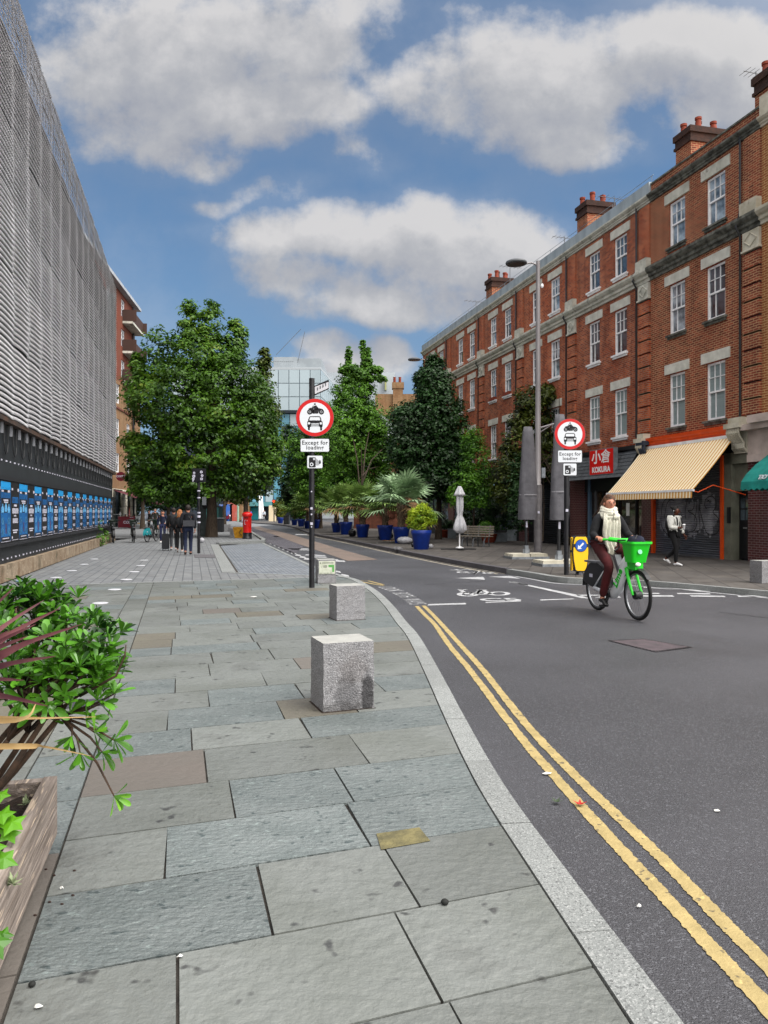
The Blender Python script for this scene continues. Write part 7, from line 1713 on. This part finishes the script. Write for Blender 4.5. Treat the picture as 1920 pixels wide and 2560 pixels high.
# ---------------- people walking away on the left pavement
def walker(px,py,ph,rz,label,top,leg,shoe,hair_,style='short',phase=1,skin='skin',bent=0,fat=1.0,jl=.06,**k_):
    p=G(px,py); e=empty('person',p,rz,label,'person'); k=p.y/F; s=ph*k/1.72; e.scale=(s,s,s)
    a=.16*phase
    P=dict(pelvis=(0,0,.94),chest=(.02,0,1.26),neck=(.02,0,1.43),head=(.045,0,1.55),shR=(.01,-.18,1.38),elR=(-.06*phase,-.235,1.10),wrR=(.06,-.23,.87),shL=(.01,.18,1.38),elL=(-.02+.04*phase,.235,1.10),wrL=(.10,.22,.88),
     hpR=(0,-.09,.91),knR=(.06+a*.7,-.09,.50),anR=(a,-.085,.085),toeR=(a+.16,-.09,.04),hpL=(0,.09,.91),knL=(.05-a*.3,.09,.50),anL=(-a-.04,.085,.12 if phase else .085),toeL=(-a+.10,.09,.035))
    P.update(k_.get('P',{}))
    person(e,P,dict(skin=M[skin],top=top,leg=leg,shoe=shoe,hair=hair_,eye=M['eye']),style,(1,0,0),details=k_.get('details',False),fat=fat,jacket_len=jl); return e
AW=R(104)
jeans=cloth('dark_blue_jeans','131d38','0e162a'); navy=cloth('navy_hoodie','10121b','0c0e15'); blk=cloth('black_cloth','101013','0b0b0d'); brh=mat('dark_brown_hair','1c120c',.7,bump=.6,bs=60)
shW=mat('light_trainers','b5b5b4',.6); shK=mat('dark_boots','161310',.5)
e1=walker(470,1388,127,AW,'man in a dark hooded jacket and blue jeans walking away, right of the group',navy,jeans,shK,brh,phase=.4,fat=1.08)
b_=MB(); b_.box((-.24,-.22,.98),(-.14,.16,1.18)); b_.build('shoulder_bag',cloth('grey_bag','34353a'),e1); MB().tube([(-.13,-.15,1.1),(-.12,-.02,1.32),(.0,.13,1.46),(.13,.05,1.3),(.1,-.15,1.05)],.014,6).build('bag_strap',M['black'],e1)
e2=walker(449.5,1381.5,109,AW,'woman with reddish fair hair and teal top walking away beside the tall man',blk,blk,shW,mat('red_fair_hair','7a4628',.6,c2='a06a3c',ns=20),'long',phase=-.7,fat=.95)
MB().ell((-.16,0,1.2),(.10,.15,.20),12,8).build('backpack',cloth('dark_backpack','16181a'),e2,smooth='all'); MB().tube([(0,-.12,1.46),(-.06,0,1.44),(0,.12,1.46)],.04,8).build('scarf',cloth('teal_cloth','1f6a70'),e2)
e3=walker(434,1376.5,108,AW,'man with a dark backpack and light trainers walking away, pulling a suitcase',blk,cloth('grey_trousers','26282c'),shW,brh,phase=.9)
MB().ell((-.18,0,1.2),(.11,.16,.24),12,8).build('backpack',cloth('black_backpack','121416','1c1e22'),e3,smooth='all')
p=G(414,1376.5); k=p.y/F; se=empty('suitcase',p,AW,'black wheeled suitcase left of the man with the backpack','suitcase'); w=.14; h=.60
b_=MB(); b_.prism(rrect(-w,w,.06,.66,.05),-.12,.12,0,plane='xz'); b_.M=Matrix()
o=b_.build('case',mat('suitcase_shell','121317',.4,c2='1b1c21',ns=3),se); o.rotation_euler=(0,0,R(90))
for x,y in ((-.08,-.10),(-.08,.10),(.08,-.10),(.08,.10)): MB().tube([(x,y-.012,.03),(x,y+.012,.03)],.03,10).build('wheel',M['rubber'],se)
MB().tube([(-.03,-.07,.64),(-.03,-.07,.98),(-.03,.07,.98),(-.03,.07,.64)],.01,6).build('handle',M['greyplastic'],se)
e4=walker(406.5,1357.7,83,AW+math.pi,'woman in a navy top and leggings walking towards the camera past the bicycles',cloth('navy_top','141a34','101528'),cloth('navy_leggings','121a3c','0e1430'),shW,brh,phase=.6,details=True,fat=.95)
e5=walker(388,1331,60,AW+math.pi,'standing person in dark olive clothes behind the woman in navy',cloth('olive_dark','23241c'),blk,shK,mat('grey_hair','5a5650',.8),phase=.2)
e6=walker(374,1325,50,AW+2,'dark figure standing behind the parked bicycles near the poster board',blk,blk,shK,brh,phase=.1)
# seated people at the cafe
def sitter(px,py,Y,label,rz,top):
    p=W(px,py,Y); e=empty('person',(p.x,p.y,0),rz,label,'person')
    P=dict(pelvis=(0,0,.50),chest=(.03,0,.84),neck=(.05,0,1.0),head=(.08,0,1.12),shR=(.03,-.18,.95),elR=(.05,-.24,.70),wrR=(.28,-.18,.72),shL=(.03,.18,.95),elL=(.05,.24,.70),wrL=(.28,.18,.72),hpR=(0,-.09,.48),knR=(.42,-.1,.49),anR=(.42,-.1,.09),toeR=(.58,-.1,.035),hpL=(0,.09,.48),knL=(.42,.1,.49),anL=(.42,.1,.09),toeL=(.58,.1,.035))
    person(e,P,dict(skin=M['skin'],top=top,leg=blk,shoe=shK,hair=brh,eye=M['eye']),'short',(1,0,0),details=False)
    c=empty('chair',(p.x,p.y,0),rz,label.replace('person','chair').split(' in ')[0]+' under the seated person behind the windbreak' if False else 'dark cafe chair under the %s'%label.split(',')[0],'chair','cafe chairs')
    MB().box((-.22,-.22,.36),(.22,.22,.39)).build('seat',M['plastic'],c); MB().box((-.25,-.2,.55),(-.22,.2,.9)).build('backrest',M['plastic'],c)
    for x in (-.2,.2):
        for y in (-.2,.2): MB().tube([(x,y,0),(x,y,.36)],.015,5).build('leg',M['steel'],c)
sitter(312,1300,72,'seated person in rust red, left behind the windbreak',R(0),cloth('rust_top','5a241a')); sitter(338,1300,72,'seated person in black, right behind the windbreak',R(180),blk)
# ---------------- parked hire bicycles (dark from behind)
protob=empty('hire_bicycle',(0,0,0),0,'','bicycle','hire bicycles'); bicycle(protob,M['plastic'],mat('dark_bike_green','1d2a22',.5),M['plastic'],letters=False,crank=.6)
def place_bike(o,px,py,rz,label,s=1.0):
    p=G(px,py); o.location=p; o.rotation_euler=(0,0,rz); o.scale=(s,s,s); o['label']=label
place_bike(protob,284,1358,R(112),'dark parked hire bicycle nearest the stone plinth end')
b2=copy_tree(protob); place_bike(b2,335,1357,R(112),'dark parked hire bicycle standing alone, middle of the three parked')
b3_=copy_tree(protob); place_bike(b3_,368,1356,R(84),'dark parked hire bicycle with teal rear guard, nearest the woman in navy')
for c in b3_.children:
    if c.name.startswith('rear_guard'):
        c.data=c.data.copy(); c.data.materials[0]=mat('teal_guard','1a7f86',.5)
# ---------------- far traffic : motorcycles, people, cyclists at the junction
def motorcycle(px,py,rz,body,label,s=1.0):
    p=G(px,py,RZ); e=empty('motorcycle',p,rz,label,'motorcycle',None,s)
    for x in (0,1.35):
        w=empty('wheel'); w.parent=e; w.location=(x,0,.31); t=MB(); n=20; k=6; vs=[]
        for i in range(n):
            a=2*math.pi*i/n
            for j in range(k): b=2*math.pi*j/k; rr=.25+.055*math.cos(b); vs.append((rr*math.cos(a),.055*math.sin(b),rr*math.sin(a)))
        t.add(vs,[(i*k+j,i*k+(j+1)%k,((i+1)%n)*k+(j+1)%k,((i+1)%n)*k+j) for i in range(n) for j in range(k)]); t.build('tyre',M['rubber'],w,smooth='all'); MB().tube([(0,-.05,0),(0,.05,0)],.12,12).build('hub',M['greyplastic'],w)
    b=MB(); b.prism([(.1,.45),(.45,.38),(.95,.40),(1.15,.62),(1.2,.95),(1.0,1.0),(.85,.78),(.5,.74),(.0,.86),(-.25,.84),(-.1,.66)],-.16,.16); b.build('body',body,e)
    MB().prism([(-.2,.86),(.55,.76),(.6,.83),(-.2,.93)],-.14,.14).build('seat',M['plastic'],e)
    MB().tube([(1.35,-.08,.31),(1.1,-.07,.95)],.03,6).tube([(1.35,.08,.31),(1.1,.07,.95)],.03,6).build('fork',M['greyplastic'],e)
    MB().tube([(1.0,-.36,1.05),(1.08,0,1.0),(1.0,.36,1.05)],.02,6).build('handlebar',M['black'],e); MB().ell((1.25,0,.86),(.09,.1,.1),10,8).build('headlamp',M['white'],e,smooth='all'); return e
motorcycle(566,1304,R(-55),mat('red_fairing','8c1020',.4),'red and white motorcycle parked at the far junction',1.15)
motorcycle(590,1301,R(160),mat('green_fairing','1c8a3a',.4),'green scooter parked behind the red post box',1.15)
motorcycle(621,1301,R(170),M['bwhite'],'pale scooter half hidden right of the red post box',1.1)
wt=cloth('white_shirt','b9c2cc'); bl=cloth('blue_shirt','2a52a0')
for px,py,ph,rz,lb_,tp in ((571,1301,24,0,'left one of two dark figures standing by the far motorcycles',blk),(578,1301,25,1,'right one of two dark figures standing by the far motorcycles',blk),(549,1302,25,2,'dark figure at the far junction near the blue hoarding',navy),(628,1301,26,3,'person in blue at the junction right of the post box top',bl),(655,1300,24,4.6,'person in a white shirt at the far road end, left one',wt),(660,1301,26,4.8,'person in a white shirt at the far road end, right one',wt)):
    walker(px,py,ph,rz,lb_,tp,blk,shK,brh,phase=.5)
# hoardings and doors at the junction
for (X0,X1,yt,yb,c,lb_,cat) in ((548,580,1258,1300,'2a5aa8','blue hoarding panel at the far junction behind the tree','hoarding'),(575,592,1247,1299,'a04a3c','red and white hoarding panel at the far junction','hoarding'),(672,690,1258,1297,'c9b99a','cream notice wall at the far end of the road','wall panel')):
    a=W(X0,yb,128); b=W(X1,yb,128); h=(yb-yt)/F*128; e=empty('hoarding',((a.x+b.x)/2,128,0),0,lb_,cat); w=(b.x-a.x)/2
    MB().box((-w,0,-.1),(w,.2,h)).build('panel',mat('panel_'+c,c,.6,c2='8a8a8a',ns=.8,lo=.5,hi=.8),e); MB().box((-w,.2,-.1),(-w+.2,.6,h*.8)).build('prop',M['greyplastic'],e)
a=W(520,1300,135); e=empty('brick_hall',(a.x,140,0),0,'low orange brick building beyond the junction behind the tree','building'); w=MB(); w.box((1.6,0,0),(4.9,10,HC+(1280-1245)/F*140)); w.build('wall',M['tanbrick'],e); MB().box((1.5,-.3,3.6),(5,.1,3.9)).build('parapet',M['stone'],e)
p=G(597,1300,0); e=empty('lamp_column',(W(595,1300,120).x,120,0),0,'pale green column at the far junction','lamp column'); MB().tube([(0,0,0),(0,0,6.5)],.16,8).build('column',mat('pale_green_paint','7f9a88',.6),e); MB().box((-.3,-.2,6.4),(.3,.2,6.7)).build('cap',M['greyplastic'],e)
for x_,lb_ in ((651,'white slanted mast, left of the pair under the glass block'),(657,'white slanted mast, right of the pair under the glass block')):
    a=W(x_,1297,138); e=empty('mast',(a.x,138,0),0,lb_,'mast'); MB().tube([(0,0,0),(-.2,0,4.6)],[.32,.12],8).build('column',M['white'],e); MB().tube([(0,0,0),(0,0,.3)],.45,10).build('foot',M['greyplastic'],e)
a=W(685,1296,118); e=empty('traffic_light',(a.x,118,0),0,'far traffic light glowing red at the road end','traffic light'); MB().tube([(0,0,0),(0,0,2.6)],.08,8).build('pole',M['black'],e); MB().box((-.25,-.15,2.3),(.25,.15,3.4)).build('signal_head',M['black'],e)
m_=MB(Matrix.Translation((0,0,3.15))); disc(m_,0,0,.16,-.2,-.155,0,14); m_.build('red_lamp',mat('red_light','ff2a10',.4,emit=2.0),e)
# ============================================================ FOREGROUND PLANTER AND SHRUB
plc=G(143,2108); ang=math.atan2(.9701,-.2425)
pe=empty('wooden_planter',(plc.x,plc.y,0),ang-math.pi/2,'weathered wooden planter box at the bottom left holding the shrub','planter')
# local: x to the right (street perpendicular), y away; corner (0,0) = far right corner; box runs towards -y and -x
M['plank']=mat('weathered_plank','8d827a',.85,c2='665b53',ns=2.6,nd=7,streak=(9,.8,16),bump=.6,bs=5,speck=('b8a693',4,.60),lo=.38,hi=.62)
Ln,Wd,TZ=2.3,.75,.305
for z0,z1 in ((.045,.172),(.178,TZ)):
    MB().box((-.055,-Ln,z0),(0,0,z1)).build('plank',M['plank'],pe)
MB().box((-Wd,-.055,.045),(-.056,-.002,TZ-.004)).build('end_plank',M['plank'],pe); MB().box((-Wd,-Ln,.045),(-Wd+.05,-.056,TZ)).build('side_plank',M['plank'],pe)
for y in (-.12,-1.1,-2.1): MB().box((-.5,y-.04,0),(-.02,y+.04,.044)).build('foot',M['plastic'],pe)
# soil with clods
m_=MB(); r8=random.Random(4); nx,ny=16,44; vs=[(-Wd+.05+(Wd-.108)*i/nx,-Ln+(Ln-.06)*j/ny,.235+r8.uniform(-.018,.022)) for j in range(ny+1) for i in range(nx+1)]
m_.add(vs,[(j*(nx+1)+i,j*(nx+1)+i+1,(j+1)*(nx+1)+i+1,(j+1)*(nx+1)+i) for j in range(ny) for i in range(nx)]); m_.build('soil',M['soil'],pe)
def wv(px,py,Y): return W(px,py,Y)
def leaf_rosettes(ros,lm,parent,seed,base=None):
    rs=random.Random(seed); V=[];Q=[]
    prof=[(0,.05),(.18,.16),(.42,.30),(.66,.46),(.84,.44),(.95,.26),(1.0,.02)]
    for (c,d,n,L_) in ros:
        c=Vector(c); d=Vector(d).normalized(); a=d.cross(Vector((0,0,1)));
        if a.length<.1: a=Vector((1,0,0))
        a.normalize(); b=a.cross(d).normalized(); ph=rs.uniform(0,6.28)
        for k in range(n):
            an=ph+k*2.4; t=k/n; open_=.35+1.05*t+rs.uniform(-.1,.12)
            dr=(d*math.cos(open_)+(a*math.cos(an)+b*math.sin(an))*math.sin(open_)).normalized(); side=dr.cross(d)
            if side.length<.05: side=a.copy()
            side.normalize(); nn=side.cross(dr).normalized(); l=L_*rs.uniform(.75,1.15)*(.75+.35*t); w=l*.31; b0=len(V); curl=rs.uniform(-.02,.10)
            for (u,hw) in prof:
                p=c+dr*l*u - nn*(curl*l*u*u) + Vector((0,0,-.10*l*u*u))
                V += [tuple(p+side*w*hw+nn*w*.16*hw*2),tuple(p),tuple(p-side*w*hw+nn*w*.16*hw*2)]
            for i in range(len(prof)-1):
                x=b0+i*3; Q += [(x,x+1,x+4,x+3),(x+1,x+2,x+5,x+4)]
    if base: V=[(x-base[0],y-base[1],z-base[2]) for x,y,z in V]
    return np_mesh('foliage',V,Q,lm,parent,smooth=True)
M['pitt']=leaf_mat('glossy_shrub_leaf','0e2e0a','5a9626',2.0,.26,.33,tip='90c43c'); M['pitt'].node_tree.nodes['Principled BSDF'].inputs['Specular IOR Level'].default_value=.5
M['twig']=mat('twig','2e231a',.85,c2='4a3628',ns=20); 
sb=Vector((-1.60,3.05,.24)); she=empty('shrub',sb,0,'glossy green shrub spreading over the wooden planter, lower left','shrub')
rs=random.Random(12); ros=[]; lobes=[]
# crown outline from the photograph turned into a volume around 3 m away
for X,y,rx,ry,Y,rd in [(60,1620,120,120,3.15,.26),(170,1600,95,90,3.2,.22),(240,1620,55,75,3.15,.16),(20,1560,110,90,3.2,.24),(110,1700,110,90,3.1,.22),(255,1690,40,60,3.1,.13),(-60,1640,120,140,3.1,.3),(150,1540,90,60,3.3,.18),(60,1510,60,50,3.3,.16),(200,1690,80,60,3.0,.16)]:
    lobes.append(pxlobe(X,y,rx,ry,Y,rd))
for l in lobes:
    nn=int(26+110*(l[3]*l[5])/.03*.25)
    for k in range(min(int(nn*.6),42)):
        d=Vector((rs.gauss(0,1),rs.gauss(0,1),rs.gauss(.25,1))).normalized(); r_=rs.uniform(.45,1.18); c=Vector(l[:3])+Vector((d.x*l[3],d.y*l[4],d.z*l[5]))*r_
        ros.append((c,(d*.55+Vector((0,0,.95))),rs.randint(7,11),rs.uniform(.065,.10)))
# hanging sprays, lower right
SPR=[(235,1830,2.95,(.8,-.1,.1)),(255,1880,2.9,(.9,-.2,-.1)),(285,1990,2.85,(.9,-.2,-.3)),(215,1800,3.0,(.6,-.1,.4)),(285,1735,3.0,(.3,0,.9)),(250,1760,3.0,(.8,0,.2)),(160,1735,2.95,(.3,-.5,.4)),(285,1850,2.9,(.9,-.1,.1)),(200,1880,2.9,(.1,-.3,-.9)),(180,1840,2.95,(-.2,-.4,-.7)),(60,1750,2.9,(-.3,-.6,.3)),(120,1765,2.9,(.3,-.6,.1))]
for X,y,Y,d in SPR: ros.append((W(X,y,Y),d,9,.085))
leaf_rosettes(ros,M['pitt'],she,5,base=sb)
tw=MB(Matrix.Translation(-sb))
forks=[]
for k in range(5):
    a=Vector((-1.62+rs.uniform(-.12,.12),3.02+rs.uniform(-.1,.12),.23)); f=W([20,70,110,150,60][k],[1850,1830,1800,1790,1780][k],[3.0,3.05,3.0,3.05,3.1][k]); mid=a.lerp(f,.5)+Vector((rs.uniform(-.04,.04),0,.02)); tw.tube([a,mid,f],[.017,.013,.010],7); forks.append(f)
for l in lobes:
    for k in range(4):
        f=rs.choice(forks); q_=Vector(l[:3])+Vector((rs.uniform(-.6,.6)*l[3],rs.uniform(-.6,.6)*l[4],rs.uniform(-.3,.7)*l[5])); tw.tube([f,f.lerp(q_,.5)+Vector((rs.uniform(-.03,.03),0,.02)),q_],[.008,.006,.003],5)
for X,y,Y,d in SPR: f=forks[3] if X>150 else forks[1]; q_=W(X,y,Y); tw.tube([f,f.lerp(q_,.6)+Vector((.02,0,.0)),q_],[.006,.005,.003],5)
tw.tube([W(200,1740,3.0),W(290,1690,2.95),W(312,1640,2.95),W(315,1612,2.95)],[.006,.005,.004,.002],5)
tw.build('branches',M['twig'],she,smooth='all')
# cordyline with purple blades
cb_=Vector((-1.62,2.45,.24)); cde=empty('cordyline',cb_,0,'dark purple strap-leaved plant crossing the left edge above the planter','plant')
M['purp']=mat('purple_strap_leaf','4a2630',.5,c2='74474a',ns=3,streak=(2,2,2),isl=.25,transl=.15); M['dryl']=mat('dry_strap_leaf','a08050',.6,c2='bda070',ns=6,isl=.2,transl=.2)
def blade(pts,w,m,name='blade'):
    P_=smooth_path([Vector(p)-cb_ for p in pts],6); K_=len(P_); V=[];Q=[]
    for i,p in enumerate(P_):
        t=P_[min(i+1,K_-1)]-P_[max(i-1,0)]; sd_=t.cross(Vector((0,1,0))); sd_.normalize(); u=i/(K_-1); ww=w*(.45+.55*math.sin(math.pi*min(1,u*1.3+.15)))*(1-u**3)+.0006
        V += [tuple(p+sd_*ww+Vector((0,-.25*ww,0))),tuple(p),tuple(p-sd_*ww+Vector((0,-.25*ww,0)))]
    for i in range(K_-1): x=3*i; Q += [(x,x+1,x+4,x+3),(x+1,x+2,x+5,x+4)]
    o=np_mesh(name,V,Q,m,cde,smooth=True); return o
st=W(-190,1790,2.45)
for (X,y,Y,w) in [(36,1467,2.5,.018),(-10,1520,2.4,.018),(150,1520,2.5,.020),(200,1562,2.45,.020),(205,1560,2.6,.014),(110,1500,2.6,.018),(70,1590,2.3,.022),(140,1640,2.2,.020),(25,1575,2.3,.018),(120,1765,2.3,.022),(60,1700,2.2,.020),(-40,1470,2.5,.02),(90,1560,2.35,.016)]:
    q_=W(X,y,Y); m1=st.lerp(q_,.5)+Vector((0,0,.05)); blade([st,m1,q_],w,M['purp'])
blade([st,W(60,1795,2.4),W(240,1792,2.5)],.006,M['dryl'],'dry_blade'); blade([st+Vector((0,0,-.1)),W(60,1865,2.4),W(120,1868,2.45),W(228,1890,2.55)],.009,M['dryl'],'dry_blade'); blade([st,W(40,1800,2.3),W(90,1760,2.3)],.010,M['dryl'],'dry_blade')
MB().tube([(0,0,-.02),(st-cb_)*.5,(st-cb_)],[.03,.028,.025],8).build('stem',M['trunk'],cde,smooth=True)
# ivy at the left edge and small grey herb tufts
ie=empty('ivy',(-1.33,2.45,.26),0,'bright green lobed ivy leaves over the planter edge at the left','ivy'); m_=MB(); r9=random.Random(8)
M['ivy']=leaf_mat('ivy_leaf','24500a','5c961a',3,.25,.35)
for X,y,Y,s_ in [(5,2040,2.75,.05),(30,2060,2.75,.055),(22,2085,2.75,.045),(10,2150,2.6,.05),(8,2340,2.15,.03),(-20,2120,2.6,.05),(2,1990,2.9,.04),(-15,2360,2.1,.05)]:
    c=W(X,y,Y)-Vector((-1.33,2.45,.26)); ph=r9.uniform(0,6.28); tl=r9.uniform(-.5,.2); pts=[]
    for i in range(10): a=ph+2*math.pi*i/10; rr=s_*(1 if i%2==0 else .55); pts.append((c.x+rr*math.cos(a),c.y+rr*math.sin(a)*.8,c.z+rr*math.sin(a)*.5+tl*rr*math.cos(a)))
    m_.add([tuple(c+Vector((0,0,.008)))]+pts,[(0,1+i,1+(i+1)%10) for i in range(10)])
m_.build('leaves',M['ivy'],ie,fix=False); MB().tube([(.0,.3,.0),(0,0,.02),(.05,-.3,.0)],.004,5).build('stem',M['twig'],ie)
M['herb']=mat('grey_green_herb','8a9472',.8,c2='5c6a48',ns=30)
for i,(X,y,Y,lb_) in enumerate([(90,2045,3.15,'small grey green herb tuft hanging over the plank near its far corner'),(62,2010,3.2,'grey herb tuft rising from the soil under the shrub'),(32,2210,2.55,'pale herb sprig on the wooden plank, nearest the camera'),(12,2050,3.0,'dull green herb patch in the soil at the left edge')]):
    c=W(X,y,Y); ln=MB(); r7=random.Random(i)
    for k in range(26):
        d=Vector((r7.gauss(0,1),r7.gauss(0,1),abs(r7.gauss(0,.8)))).normalized()*r7.uniform(.015,.045); sd_=d.cross(Vector((0,0,1))).normalized()*.005; ln.add([(0,0,0),tuple(d*.6+sd_),tuple(d),tuple(d*.6-sd_)],[(0,1,2,3)])
    ln.build('herb_tuft',M['herb'],loc=c,fix=False,label=lb_,cat='herb')
